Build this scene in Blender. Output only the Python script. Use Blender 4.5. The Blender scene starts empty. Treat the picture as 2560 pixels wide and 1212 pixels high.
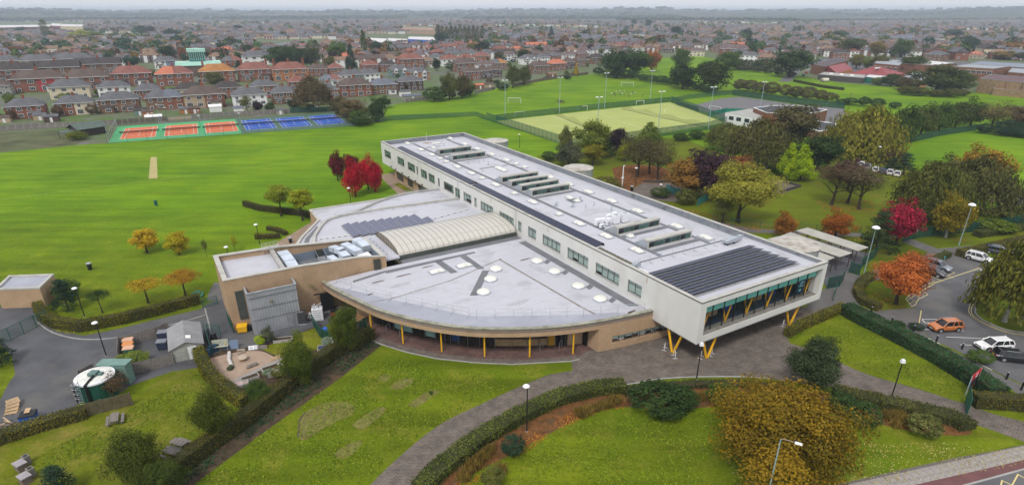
import bpy,math,random
import numpy as np
from mathutils import Vector,Matrix
R=random.Random(7)
NR=np.random.default_rng(11)
SC=bpy.context.scene
COL=SC.collection
rad=math.radians
# camera
FPX,CX,CYP,CAMH,PITCH=1479.8,1280.0,704.35,41.10,0.42831
cam=bpy.data.cameras.new('camera')
cam.sensor_width=36.0
cam.lens=36.0*FPX/2560.0
cam.shift_y=(CYP-606.0)/2560.0
cam.clip_start=0.5
cam.clip_end=60000
camo=bpy.data.objects.new('camera',cam)
COL.objects.link(camo)
camo.location=(0,0,CAMH)
camo.rotation_euler=(math.pi/2-PITCH,0,0)
SC.camera=camo
# world, sun, exposure
SUN_EL,SUN_AZ=rad(52),rad(200)      # azimuth measured clockwise from +Y
w=bpy.data.worlds.new('World')
SC.world=w
w.use_nodes=True
nt=w.node_tree
nt.nodes.clear()
wo=nt.nodes.new('ShaderNodeOutputWorld')
wb=nt.nodes.new('ShaderNodeBackground')
sk=nt.nodes.new('ShaderNodeTexSky')
sk.sky_type='NISHITA'
sk.sun_disc=False
sk.sun_elevation=SUN_EL
sk.sun_rotation=SUN_AZ
sk.air_density=1.0
sk.dust_density=3.0
sk.ozone_density=1.0
# overcast: the clear sky is veiled by an even sheet of pale cloud
mx=nt.nodes.new('ShaderNodeMix')
mx.data_type='RGBA'
mx.inputs['Factor'].default_value=0.86
nt.links.new(sk.outputs[0],mx.inputs['A'])
tc=nt.nodes.new('ShaderNodeTexCoord')
cn=nt.nodes.new('ShaderNodeTexNoise')
cn.inputs['Scale'].default_value=2.2
cn.inputs['Detail'].default_value=5
mp=nt.nodes.new('ShaderNodeMapping')
mp.inputs['Scale'].default_value=(1,1,3)
nt.links.new(tc.outputs['Generated'],mp.inputs[0])
nt.links.new(mp.outputs[0],cn.inputs['Vector'])
cr=nt.nodes.new('ShaderNodeValToRGB')
cr.color_ramp.elements[0].color=(6.5,6.5,6.75,1)
cr.color_ramp.elements[1].color=(6.9,6.9,7.1,1)
nt.links.new(cn.outputs['Fac'],cr.inputs[0])
nt.links.new(cr.outputs[0],mx.inputs['B'])
nt.links.new(mx.outputs['Result'],wb.inputs['Color'])
wb.inputs['Strength'].default_value=0.10
nt.links.new(wb.outputs[0],wo.inputs[0])
sl=bpy.data.lights.new('sun', 'SUN')
sl.energy=1.5
sl.angle=rad(12)
sl.color=(1.0,0.965,0.91)
so=bpy.data.objects.new('sun',sl)
COL.objects.link(so)
_d=Vector((math.sin(SUN_AZ)*math.cos(SUN_EL),math.cos(SUN_AZ)*math.cos(SUN_EL),math.sin(SUN_EL)))
so.rotation_euler=_d.to_track_quat('Z', 'Y').to_euler()
so.location=(0,-50,120)
SC.view_settings.view_transform='Standard'
SC.view_settings.look='None'
SC.view_settings.gamma=1.0
SC.view_settings.exposure=0.62
SC.view_settings.use_curve_mapping=False
SC.render.engine='CYCLES'
cy=SC.cycles
cy.use_denoising=True
cy.max_bounces=6
cy.diffuse_bounces=3
cy.glossy_bounces=3
cy.transmission_bounces=4
cy.transparent_max_bounces=16
cy.volume_bounces=0
cy.caustics_reflective=False
cy.caustics_refractive=False
# pixel <-> place
_cp,_sp=math.cos(PITCH),math.sin(PITCH)
def P(x,y,z=0.0):
 """ground (or height z) point under a photograph pixel"""
 u,v=(x-CX)/FPX,(y-CYP)/FPX
 dx,dy,dz=u,_cp-v*_sp,-_sp-v*_cp
 k=(z-CAMH)/dz
 return Vector((dx*k,dy*k,z))
def depth(p):
 return p[1]*_cp+(CAMH-p[2])*_sp
def mpp(p):
 """metres per photograph pixel at p"""
 return depth(p)/FPX
def top_z(p,ty):
 """height at which the vertical over p shows at photograph row ty"""
 v=(ty-CYP)/FPX
 return CAMH-p[1]*(_sp+v*_cp)/(_cp-v*_sp)
def PP(pts,z=0.0):
 return [P(a,b,z) for a,b in pts]
BX,BY,BTH=23.0053,64.0570,2.111161-math.pi/2
def loc2w(t,s,z=0.0):
 c,n=math.cos(BTH),math.sin(BTH)
 return Vector((BX+t*c-s*n,BY+t*n+s*c,z))
# scene objects
OFF={}
ROT={}
def tag(o,label=None,cat=None,group=None,kind=None):
 if label:o['label']=label
 if cat:o['category']=cat
 if group:o['group']=group
 if kind:o['kind']=kind
 return o
def thing(name,label,cat,loc=(0,0,0),rz=0.0,group=None,scale=None):
 o=bpy.data.objects.new(name,None)
 o.empty_display_size=0.3
 COL.objects.link(o)
 o.location=loc
 o.rotation_euler=(0,0,rz)
 if scale:o.scale=scale
 return tag(o,label,cat,group)
def put(name,mesh,parent=None,loc=(0,0,0),rz=0.0,scale=None,mats=None,rot=None):
 o=bpy.data.objects.new(name,mesh)
 COL.objects.link(o)
 if parent is not None:o.parent=parent
 o.location=loc
 o.rotation_euler=rot if rot else (0,0,rz)
 if scale is not None:o.scale=scale if not isinstance(scale,(int,float)) else (scale,)*3
 if mats:
  for i,m in enumerate(mats):
   o.material_slots[i].link='OBJECT'
   o.material_slots[i].material=m
 return o
def pb(name,mb,mats,parent):return put(name,mb.mesh(name,mats),parent)
class MB:
 def __init__(s):
  s.v,s.f,s.m=[],[],[]
 def poly(s,pts,m=0):
  n=len(s.v)
  s.v+=[tuple(p) for p in pts]
  s.f.append(tuple(range(n,n+len(pts))))
  s.m.append(m)
  return s
 def box(s,x0,y0,z0,x1,y1,z1,m=0):
  n=len(s.v)
  s.v+=[(x0,y0,z0),(x1,y0,z0),(x1,y1,z0),(x0,y1,z0),(x0,y0,z1),(x1,y0,z1),(x1,y1,z1),(x0,y1,z1)]
  for q in ((0,3,2,1),(4,5,6,7),(0,1,5,4),(1,2,6,5),(2,3,7,6),(3,0,4,7)):
   s.f.append(tuple(n+i for i in q))
   s.m.append(m)
  return s
 def hexa(s,b,t,m=0):
  """eight corners: four of the base (counter-clockwise), four of the top"""
  n=len(s.v)
  s.v+=[tuple(p) for p in b]+[tuple(p) for p in t]
  for q in ((0,3,2,1),(4,5,6,7),(0,1,5,4),(1,2,6,5),(2,3,7,6),(3,0,4,7)):
   s.f.append(tuple(n+i for i in q))
   s.m.append(m)
  return s
 def obox(s,c,sx,sy,sz,rz=0.0,m=0):
  """box standing on c, turned by rz"""
  ca,sa=math.cos(rz),math.sin(rz)
  b=[]
  for dx,dy in ((-1,-1),(1,-1),(1,1),(-1,1)):
   x,y=dx*sx/2,dy*sy/2
   b.append((c[0]+x*ca-y*sa,c[1]+x*sa+y*ca,c[2]))
  return s.hexa(b,[(p[0],p[1],p[2]+sz) for p in b],m)
 def prism(s,poly,z0,z1,m=0,mt=None,bottom=True):
  """vertical prism over a plan polygon; z1 may be a list"""
  a=sum(poly[i][0]*poly[(i+1) % len(poly)][1]-poly[(i+1) % len(poly)][0]*poly[i][1] for i in range(len(poly)))
  zs=list(z1) if isinstance(z1,(list,tuple)) else [z1]*len(poly)
  poly=[(p[0],p[1]) for p in poly]
  if a<0:
   poly=poly[::-1]
   zs=zs[::-1]
  n,k=len(s.v),len(poly)
  s.v+=[(x,y,z0) for x,y in poly]+[(x,y,z) for (x,y),z in zip(poly,zs)]
  for i in range(k):
   j=(i+1) % k
   s.f.append((n+i,n+j,n+k+j,n+k+i))
   s.m.append(m)
  s.f.append(tuple(n+k+i for i in range(k)))
  s.m.append(m if mt is None else mt)
  if bottom:
   s.f.append(tuple(n+k-1-i for i in range(k)))
   s.m.append(m)
  return s
 def tube(s,a,b,r0,r1=None,n=6,m=0,cap=True):
  a,b=Vector(a),Vector(b)
  r1=r0 if r1 is None else r1
  d=b-a
  if d.length<1e-6:return s
  d.normalize()
  x=d.orthogonal().normalized()
  y=d.cross(x)
  k=len(s.v)
  for c,r in ((a,r0),(b,r1)):
   for i in range(n):
    t=2*math.pi*i/n
    s.v.append(tuple(c+(x*math.cos(t)+y*math.sin(t))*r))
  for i in range(n):
   j=(i+1) % n
   s.f.append((k+i,k+j,k+n+j,k+n+i))
   s.m.append(m)
  if cap:
   s.f.append(tuple(k+n+i for i in range(n)))
   s.m.append(m)
   s.f.append(tuple(k+n-1-i for i in range(n)))
   s.m.append(m)
  return s
 def path(s,pts,r,n=6,m=0):
  for a,b in zip(pts,pts[1:]):s.tube(a,b,r,r,n,m)
  return s
 def lathe(s,c,prof,n=12,m=0,cap=True):
  """prof: list of (radius, z) upward"""
  k=len(s.v)
  for r,z in prof:
   for i in range(n):
    t=2*math.pi*i/n
    s.v.append((c[0]+r*math.cos(t),c[1]+r*math.sin(t),c[2]+z))
  for q in range(len(prof)-1):
   for i in range(n):
    j=(i+1) % n
    s.f.append((k+q*n+i,k+q*n+j,k+(q+1)*n+j,k+(q+1)*n+i))
    s.m.append(m)
  if cap:
   s.f.append(tuple(k+(len(prof)-1)*n+i for i in range(n)))
   s.m.append(m)
   s.f.append(tuple(k+n-1-i for i in range(n)))
   s.m.append(m)
  return s
 def ribbon(s,line,w0,w1,z0,z1,m=0,close=False):
  """upright band along a plan polyline, from w0 to w1 beside it (left positive), from z0 to z1"""
  k=len(line)
  pts=[Vector((p[0],p[1])) for p in line]
  A,B=[],[]
  for i in range(k):
   if close:
    a,b=pts[i-1],pts[(i+1) % k]
    d1,d2=(pts[i]-a).normalized(),(b-pts[i]).normalized()
   else:
    d1=(pts[i]-pts[i-1]).normalized() if i else (pts[1]-pts[0]).normalized()
    d2=(pts[i+1]-pts[i]).normalized() if i<k-1 else d1
   n1,n2=Vector((-d1.y,d1.x)),Vector((-d2.y,d2.x))
   q=n1+n2
   q=q/max(0.35,q.dot(n1)) if q.length>1e-6 else n1
   A.append(pts[i]+q*w0)
   B.append(pts[i]+q*w1)
  zz0=z0 if isinstance(z0,(list,tuple)) else [z0]*k
  zz1=z1 if isinstance(z1,(list,tuple)) else [z1]*k
  n=len(s.v)
  for i in range(k):
   s.v+=[(A[i].x,A[i].y,zz0[i]),(B[i].x,B[i].y,zz0[i]),(B[i].x,B[i].y,zz1[i]),(A[i].x,A[i].y,zz1[i])]
  for i in range(k if close else k-1):
   a,b=n+4*i,n+4*((i+1) % k)
   for q in range(4):
    r=(q+1) % 4
    s.f.append((a+q,a+r,b+r,b+q))
    s.m.append(m)
  if not close:
   s.f.append((n,n+1,n+2,n+3))
   s.m.append(m)
   e=n+4*(k-1)
   s.f.append((e+3,e+2,e+1,e))
   s.m.append(m)
  return s
 def mesh(s,name,mats):
  me=bpy.data.meshes.new(name)
  me.from_pydata(s.v,[],s.f)
  for x in (mats if isinstance(mats,(list,tuple)) else [mats]):me.materials.append(x)
  if any(s.m):me.polygons.foreach_set('material_index',s.m)
  me.update()
  return me
 def build(s,name,mats,parent=None,off=None,smooth=False):
  if off is not None:
   s.v=[(x-off[0],y-off[1],z-off[2]) for x,y,z in s.v]
  me=s.mesh(name,mats)
  if smooth:me.polygons.foreach_set('use_smooth',[True]*len(me.polygons))
  return put(name,me,parent)
def fix_normals(me):
 import bmesh
 b=bmesh.new()
 b.from_mesh(me)
 bmesh.ops.recalc_face_normals(b,faces=b.faces)
 b.to_mesh(me)
 b.free()
# materials
def L(r,g,b):
 f=lambda c:(c/255/12.92) if c<=10 else ((c/255+0.055)/1.055)**2.4
 return (f(r),f(g),f(b))
MATS={}
def nodes_of(name):
 m=bpy.data.materials.new(name)
 m.use_nodes=True
 t=m.node_tree
 t.nodes.clear()
 o=t.nodes.new('ShaderNodeOutputMaterial')
 b=t.nodes.new('ShaderNodeBsdfPrincipled')
 t.links.new(b.outputs[0],o.inputs[0])
 return m,t,b,o
def rgba(c):return (c[0],c[1],c[2],1)
def noise(t,vec,scale,detail=4,rough=0.55,stretch=None,rotz=0.0):
 n=t.nodes.new('ShaderNodeTexNoise')
 n.inputs['Scale'].default_value=scale
 n.inputs['Detail'].default_value=detail
 n.inputs['Roughness'].default_value=rough
 if stretch:
  mpn=t.nodes.new('ShaderNodeMapping')
  mpn.inputs['Scale'].default_value=stretch
  mpn.inputs['Rotation'].default_value=(0,0,rotz)
  t.links.new(vec,mpn.inputs[0])
  vec=mpn.outputs[0]
 t.links.new(vec,n.inputs['Vector'])
 return n.outputs['Fac']
def ramp(t,fac,lo,hi,a,b):
 r=t.nodes.new('ShaderNodeValToRGB')
 r.color_ramp.elements[0].position=lo
 r.color_ramp.elements[1].position=hi
 r.color_ramp.elements[0].color=a if len(a)==4 else rgba(a)
 r.color_ramp.elements[1].color=b if len(b)==4 else rgba(b)
 t.links.new(fac,r.inputs[0])
 return r.outputs[0]
def mixc(t,fac,a,b,mode='MIX'):
 n=t.nodes.new('ShaderNodeMix')
 n.data_type='RGBA'
 n.blend_type=mode
 for s_,v_ in (('Factor',fac),('A',a),('B',b)):
  i=n.inputs[s_]
  if isinstance(v_,(int,float)):i.default_value=v_
  elif isinstance(v_,tuple):i.default_value=rgba(v_)
  else:t.links.new(v_,i)
 return n.outputs['Result']
def coords(t):
 return t.nodes.new('ShaderNodeTexCoord').outputs['Object']
def bump(t,b,h,dist=0.02,strength=0.5):
 n=t.nodes.new('ShaderNodeBump')
 n.inputs['Strength'].default_value=strength
 n.inputs['Distance'].default_value=dist
 t.links.new(h,n.inputs['Height'])
 t.links.new(n.outputs[0],b.inputs['Normal'])
def plain(name,col,rough=0.7,var=0.18,scale=1.5,metal=0.0,fine=0.0,spec=0.35,dirt=None,dscale=0.4,bmp=0.0):
 """one paint or stuff with uneven tone; dirt: a second colour in patches"""
 if name in MATS:return MATS[name]
 m,t,b,o=nodes_of(name)
 v=coords(t)
 n1=noise(t,v,scale,5)
 c=ramp(t,n1,0.3,0.7,tuple(x*(1-var) for x in col),tuple(min(1,x*(1+var)) for x in col))
 if fine:
  n2=noise(t,v,14,3)
  c=mixc(t,1.0,c,ramp(t,n2,0.3,0.7,(1-fine,)*3,(1+fine,)*3), 'MULTIPLY')
 if dirt:
  n3=noise(t,v,dscale,6,0.65)
  c=mixc(t,ramp(t,n3,0.52,0.68,(0,0,0),(1,1,1)),c,dirt)
 t.links.new(c,b.inputs['Base Color'])
 b.inputs['Roughness'].default_value=rough
 b.inputs['Metallic'].default_value=metal
 b.inputs['Specular IOR Level'].default_value=spec
 if bmp:bump(t,b,n1,bmp)
 MATS[name]=m
 return m
def lawn(name,a,b_,dry,stripe=0.0,sang=0.0,dryat=(0.58,0.75),sscale=0.35,near=None):
 """mown grass: two greens in soft patches, drier patches, mower streaks"""
 m,t,b,o=nodes_of(name)
 v=coords(t)
 n0=noise(t,v,0.035,6,0.62)
 n1=noise(t,v,0.22,6,0.7)
 n2=noise(t,v,2.6,4,0.7)
 c=ramp(t,n0,0.36,0.64,a,b_)
 if near:
  sp=t.nodes.new('ShaderNodeSeparateXYZ')
  t.links.new(v,sp.inputs[0])
  ma=t.nodes.new('ShaderNodeMath')
  ma.operation='MULTIPLY_ADD'
  ma.inputs[1].default_value=60.0
  t.links.new(n0,ma.inputs[0])
  t.links.new(sp.outputs[1],ma.inputs[2])
  mr=t.nodes.new('ShaderNodeMapRange')
  mr.inputs['From Min'].default_value=112.0
  mr.inputs['From Max'].default_value=165.0
  t.links.new(ma.outputs[0],mr.inputs[0])
  c=mixc(t,mr.outputs[0],ramp(t,n1,0.36,0.64,near[0],near[1]),c)
 c=mixc(t,ramp(t,n1,dryat[0],dryat[1],(0,0,0),(0.75,0.75,0.75)),c,dry)
 if stripe:
  n3=noise(t,v,sscale,3,0.5,(0.12,1.0,1.0),sang)
  c=mixc(t,1.0,c,ramp(t,n3,0.34,0.66,(1-stripe,)*3,(1+stripe,)*3), 'MULTIPLY')
 c=mixc(t,1.0,c,ramp(t,n2,0.25,0.75,(0.66,0.70,0.66),(1.32,1.28,1.3)), 'MULTIPLY')
 t.links.new(c,b.inputs['Base Color'])
 b.inputs['Roughness'].default_value=0.95
 b.inputs['Specular IOR Level'].default_value=0.08
 bump(t,b,n2,0.05,0.6)
 MATS[name]=m
 return m
def brickm(name,c1,c2,mortar,bw=0.225,bh=0.075,ms=0.008,scale=1.0,flat=False,var=0.25):
 """brickwork; flat: laid on the ground (x, y), else on walls (along, z)"""
 m,t,b,o=nodes_of(name)
 tcn=t.nodes.new('ShaderNodeTexCoord')
 v=tcn.outputs['Object']
 if not flat:
  sp=t.nodes.new('ShaderNodeSeparateXYZ')
  t.links.new(v,sp.inputs[0])
  ad=t.nodes.new('ShaderNodeMath')
  ad.operation='ADD'
  t.links.new(sp.outputs[0],ad.inputs[0])
  t.links.new(sp.outputs[1],ad.inputs[1])
  cb=t.nodes.new('ShaderNodeCombineXYZ')
  t.links.new(ad.outputs[0],cb.inputs[0])
  t.links.new(sp.outputs[2],cb.inputs[1])
  vv=cb.outputs[0]
 else:
  vv=v
 bt=t.nodes.new('ShaderNodeTexBrick')
 bt.inputs['Scale'].default_value=scale
 bt.inputs['Brick Width'].default_value=bw
 bt.inputs['Row Height'].default_value=bh
 bt.inputs['Mortar Size'].default_value=ms
 bt.inputs['Color1'].default_value=rgba(c1)
 bt.inputs['Color2'].default_value=rgba(c2)
 bt.inputs['Mortar'].default_value=rgba(mortar)
 t.links.new(vv,bt.inputs['Vector'])
 n1=noise(t,v,0.6,5,0.6)
 c=mixc(t,1.0,bt.outputs['Color'],ramp(t,n1,0.3,0.7,(1-var,)*3,(1+var,)*3), 'MULTIPLY')
 n2=noise(t,v,9,3)
 c=mixc(t,1.0,c,ramp(t,n2,0.25,0.75,(0.82,)*3,(1.18,)*3), 'MULTIPLY')
 t.links.new(c,b.inputs['Base Color'])
 b.inputs['Roughness'].default_value=0.9
 b.inputs['Specular IOR Level'].default_value=0.2
 MATS[name]=m
 return m
def leafm(c1,c2,trans=0.32):
 """foliage: every leaf takes its own tone between c1 and c2"""
 c1,c2=tuple(min(0.5,x*1.6) for x in c1),tuple(min(0.6,x*1.85) for x in c2)
 key='foliage_%d_%d_%d_%d_%d_%d' % tuple(int(x*999) for x in c1+c2)
 if key in MATS:return MATS[key]
 m,t,b,o=nodes_of(key)
 at=t.nodes.new('ShaderNodeAttribute')
 at.attribute_name='tone'
 oi=t.nodes.new('ShaderNodeObjectInfo')
 c=ramp(t,at.outputs['Fac'],0.1,0.9,c1,c2)
 hv=t.nodes.new('ShaderNodeHueSaturation')
 mr=t.nodes.new('ShaderNodeMapRange')
 mr.inputs['To Min'].default_value=0.82
 mr.inputs['To Max'].default_value=1.18
 t.links.new(oi.outputs['Random'],mr.inputs[0])
 t.links.new(mr.outputs[0],hv.inputs['Value'])
 t.links.new(c,hv.inputs['Color'])
 t.links.new(hv.outputs[0],b.inputs['Base Color'])
 b.inputs['Roughness'].default_value=0.75
 b.inputs['Specular IOR Level'].default_value=0.15
 tr=t.nodes.new('ShaderNodeBsdfTranslucent')
 t.links.new(hv.outputs[0],tr.inputs[0])
 ms=t.nodes.new('ShaderNodeMixShader')
 ms.inputs[0].default_value=trans
 t.links.new(b.outputs[0],ms.inputs[1])
 t.links.new(tr.outputs[0],ms.inputs[2])
 t.links.new(ms.outputs[0],o.inputs[0])
 MATS[key]=m
 return m
def glassm(name,col,rough=0.06,spec=0.6):
 m,t,b,o=nodes_of(name)
 v=coords(t)
 c=ramp(t,noise(t,v,0.5,2),0.3,0.7,tuple(x*0.6 for x in col),tuple(x*1.5 for x in col))
 t.links.new(c,b.inputs['Base Color'])
 b.inputs['Roughness'].default_value=rough
 b.inputs['Specular IOR Level'].default_value=spec
 MATS[name]=m
 return m
def seethru(name,col,alpha,rough=0.2,metal=0.0):
 """clear or woven sheet: part of the light goes straight through"""
 m,t,b,o=nodes_of(name)
 b.inputs['Base Color'].default_value=rgba(col)
 b.inputs['Roughness'].default_value=rough
 b.inputs['Metallic'].default_value=metal
 tr=t.nodes.new('ShaderNodeBsdfTransparent')
 ms=t.nodes.new('ShaderNodeMixShader')
 ms.inputs[0].default_value=alpha
 t.links.new(tr.outputs[0],ms.inputs[1])
 t.links.new(b.outputs[0],ms.inputs[2])
 t.links.new(ms.outputs[0],o.inputs[0])
 MATS[name]=m
 return m
# palette
field=lawn('field_grass',(0.078,0.168,0.0035),(0.142,0.240,0.0045),(0.205,0.235,0.014),0.16,rad(-12),(0.56,0.80),near=((0.078,0.118,0.0045),(0.132,0.165,0.0065)))
lawn_m=lawn('lawn_grass',(0.078,0.118,0.0040),(0.140,0.172,0.0065),(0.215,0.188,0.028),0.22,rad(-28),(0.52,0.75))
lawn_d=lawn('worn_lawn_grass',(0.078,0.105,0.005),(0.132,0.152,0.008),(0.210,0.168,0.042),0.14,rad(20),(0.46,0.68))
park_m=lawn('park_grass',(0.062,0.088,0.0045),(0.125,0.158,0.0065),(0.150,0.100,0.022),0.08,rad(30),(0.50,0.72))
astro=plain('artificial_turf',(0.33,0.37,0.115),0.9,0.07,0.12,fine=0.06,spec=0.1)
town_m,t_,b_,o_=nodes_of('town_ground')
v_=coords(t_)
c_=ramp(t_,noise(t_,v_,0.05,5),0.4,0.6,(0.060,0.110,0.012),(0.095,0.100,0.060))
c_=mixc(t_,ramp(t_,noise(t_,v_,0.16,4),0.58,0.64,(0,0,0),(1,1,1)),c_,(0.13,0.125,0.12))
c_=mixc(t_,ramp(t_,noise(t_,v_,0.0016,4),0.50,0.56,(0,0,0),(0.7,0.7,0.7)),c_,(0.075,0.10,0.03))
t_.links.new(c_,b_.inputs['Base Color'])
b_.inputs['Roughness'].default_value=0.95
asphalt=plain('asphalt',(0.100,0.100,0.106),0.88,0.22,0.30,fine=0.20,spec=0.25,dirt=(0.135,0.128,0.118),dscale=0.14)
asphalt_d=plain('yard_asphalt',(0.082,0.084,0.092),0.85,0.25,0.25,fine=0.20,spec=0.25,dirt=(0.115,0.110,0.104),dscale=0.12)
pathm=plain('path_asphalt',(0.118,0.112,0.108),0.9,0.14,0.4,fine=0.22,spec=0.2)
tanpath=plain('tan_path',(0.27,0.20,0.145),0.9,0.12,0.5,fine=0.15,spec=0.15)
pave=brickm('block_paving',(0.132,0.104,0.086),(0.074,0.064,0.057),(0.185,0.162,0.138),0.40,0.20,0.022,flat=True,var=0.28)
pave_r=brickm('red_block_paving',(0.165,0.082,0.068),(0.095,0.055,0.050),(0.10,0.085,0.075),0.40,0.20,0.02,flat=True,var=0.28)
soil=plain('soil',(0.066,0.048,0.032),0.95,0.35,1.2,fine=0.35,spec=0.05,dirt=(0.10,0.066,0.035),dscale=0.5)
litter=plain('leaf_litter',(0.135,0.062,0.024),0.95,0.4,1.4,fine=0.4,spec=0.05,dirt=(0.085,0.060,0.032),dscale=0.6)
gravel=plain('gravel',(0.33,0.245,0.185),0.95,0.12,0.8,fine=0.30,spec=0.1)
mossy=plain('overgrown_court',(0.085,0.098,0.045),0.95,0.35,0.12,fine=0.2,spec=0.1,dirt=(0.13,0.115,0.075),dscale=0.08)
kerbm=plain('kerb_stone',(0.30,0.295,0.28),0.85,0.15,1.0,fine=0.12)
concm=plain('concrete',(0.36,0.35,0.33),0.85,0.16,0.8,fine=0.1,dirt=(0.25,0.235,0.21))
white_p=plain('white_paint',(0.72,0.72,0.70),0.6,0.08,2.0)
yellow_l=plain('yellow_line',(0.60,0.50,0.21),0.7,0.15,2.0)
redlane=plain('red_cycle_lane',(0.145,0.070,0.068),0.9,0.15,0.5,fine=0.2,spec=0.15)
slabm=plain('paving_slab',(0.270,0.245,0.225),0.88,0.14,0.9,fine=0.12)
green_c=plain('court_green',(0.070,0.33,0.135),0.85,0.07,0.15,spec=0.15)
red_c=plain('court_red',(0.58,0.135,0.055),0.85,0.07,0.2,spec=0.15)
blue_c=plain('court_blue',(0.018,0.085,0.42),0.85,0.10,0.2,spec=0.15)
dgreen_c=plain('court_dark_green',(0.065,0.125,0.092),0.85,0.14,0.15,spec=0.15)
wicket=plain('worn_wicket',(0.36,0.31,0.13),0.95,0.15,0.6,fine=0.1)
white_w=plain('white_render',(0.60,0.60,0.575),0.8,0.05,0.35,fine=0.03,spec=0.2,dirt=(0.535,0.53,0.505),dscale=0.22)
coping=plain('coping_metal',(0.43,0.42,0.385),0.6,0.12,0.5,dirt=(0.30,0.285,0.25))
darkline=plain('painted_dark_gap',(0.055,0.058,0.056),0.7,0.1)  # near-black colour standing in for dark gaps and the shadow under copings
membrane=plain('roof_membrane',(0.455,0.457,0.505),0.62,0.08,0.16,fine=0.05,spec=0.3,dirt=(0.365,0.370,0.395),dscale=0.16)
membrane2=plain('roof_membrane_wet',(0.300,0.310,0.365),0.45,0.12,0.2,fine=0.03,spec=0.4,dirt=(0.40,0.405,0.43),dscale=0.1)
upstand=plain('parapet_felt',(0.205,0.220,0.245),0.8,0.22,0.5,fine=0.15,dirt=(0.10,0.11,0.115),dscale=0.5)
walkway=plain('grey_walkway_felt',(0.150,0.155,0.170),0.85,0.14,0.5,fine=0.08)
stain=plain('rust_stain',(0.085,0.055,0.040),0.9,0.4,1.5)
buff=brickm('buff_brick',(0.430,0.285,0.165),(0.355,0.230,0.132),(0.36,0.28,0.20),0.225,0.075,0.01,var=0.10)
yellowp=plain('yellow_steel_paint',(0.74,0.40,0.010),0.4,0.08,1.0,spec=0.5)
louvre=plain('grey_cladding',(0.36,0.375,0.405),0.5,0.12,0.5,metal=0.2)
grille=plain('dark_grille',(0.060,0.068,0.060),0.7,0.2,1.2)
glass_d=glassm('dark_glass',(0.012,0.022,0.026))
glass_g=glassm('green_glass',(0.045,0.095,0.080))
blind=plain('window_blind',(0.47,0.60,0.55),0.7,0.10,0.7)
tealb=plain('teal_blind',(0.26,0.80,0.70),0.6,0.08,0.8)
framem=plain('window_frame_grey',(0.10,0.105,0.10),0.5,0.1)
opal=plain('opal_rooflight',(0.66,0.655,0.60),0.35,0.06,1.5,spec=0.5)
galv=plain('galvanised_steel',(0.40,0.435,0.475),0.42,0.14,1.2,metal=0.35)
pvm=glassm('solar_cells',(0.012,0.018,0.050),0.25,0.25)
pvf=plain('panel_frame',(0.45,0.46,0.48),0.4,0.06,metal=0.5)
polyc=seethru('cream_polycarbonate',(0.60,0.575,0.515),0.80,0.2)
clear=seethru('clear_glazing',(0.02,0.035,0.035),0.13,0.04)
fmesh=seethru('green_fence_mesh',(0.010,0.085,0.055),0.40,0.5)
dmesh=seethru('dark_green_mesh',(0.010,0.060,0.042),0.62,0.5)
gmesh=seethru('grey_fence_mesh',(0.16,0.18,0.18),0.10,0.5)
netm=seethru('white_net',(0.65,0.65,0.65),0.22,0.8)
dnet=seethru('black_net',(0.012,0.016,0.012),0.45,0.8)
greenp=plain('green_paint',(0.010,0.100,0.070),0.5,0.12)
tealp=plain('teal_green_paint',(0.012,0.175,0.120),0.5,0.12)
steelp=plain('grey_lamp_steel',(0.30,0.40,0.42),0.5,0.1,metal=0.2)
blackp=plain('black_paint',(0.012,0.013,0.014),0.45,0.2)
lampw=plain('lamp_white',(0.74,0.75,0.78),0.4,0.05)
woodg=plain('weathered_wood',(0.185,0.165,0.150),0.85,0.25,3.0,fine=0.2)
woodf=plain('fence_boards',(0.115,0.088,0.060),0.9,0.3,2.0,fine=0.2)
woodl=plain('pale_timber',(0.44,0.31,0.18),0.8,0.2,2.5,fine=0.1)
bark=plain('bark',(0.060,0.045,0.034),0.95,0.3,3.0,fine=0.25,spec=0.05)
birchb=plain('birch_bark',(0.36,0.35,0.32),0.9,0.3,3.0,fine=0.25,spec=0.05)
twig=plain('twigs',(0.072,0.055,0.042),0.95,0.2,2.0,spec=0.05)
# the ground and the far hills
mb=MB()
ring=[(14500*math.cos(a),14500*math.sin(a),0) for a in [2*math.pi*i/48 for i in range(48)]]
mb.poly(ring)
tag(mb.build('ground',town_m),kind='structure')
hill_m,t_,b_,o_=nodes_of('hill_land')
v_=coords(t_)
c_=ramp(t_,noise(t_,v_,0.0011,5,0.6),0.46,0.56,(0.105,0.088,0.055),(0.036,0.060,0.020))
c_=mixc(t_,ramp(t_,noise(t_,v_,0.0045,3,0.5,(1,3,1)),0.54,0.60,(0,0,0),(1,1,1)),c_,(0.022,0.040,0.016))
t_.links.new(c_,b_.inputs['Base Color'])
b_.inputs['Roughness'].default_value=1.0
b_.inputs['Specular IOR Level'].default_value=0.0
def hill_h(x,y):
 d=math.hypot(x,y)
 if d<3400:return-2.0
 a=math.atan2(x,y)
 k=min(1,(d-3400)/3200)
 base=60*k*k*(3-2*k)
 f=0.72+0.16*math.sin(a*5.1+0.7)+0.10*math.sin(a*13+d*0.0009)+0.09*math.sin(a*29+2.0)
 f+=0.20*math.exp(-((a+0.62)/0.16)**2)+0.30*math.exp(-((a-0.68)/0.10)**2)
 r=5.0*math.sin(d*0.0031+a*9)+4.0*math.sin(d*0.0075+a*21)
 wood=7.0 if math.sin(a*43+d*0.004)+math.sin(a*97-d*0.0023)>0.9 else 0.0
 return min(80.0,-2.0+base*f+k*(r*0.6+wood))-max(0,d-7500)*0.004
mb=MB()
NA,ND=260,34
for j in range(ND):
 d=3400+(10500-3400)*(j/(ND-1))**1.15
 for i in range(NA+1):
  a=rad(-62)+rad(124)*i/NA
  x,y=d*math.sin(a),d*math.cos(a)
  mb.v.append((x,y,hill_h(x,y)))
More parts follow.
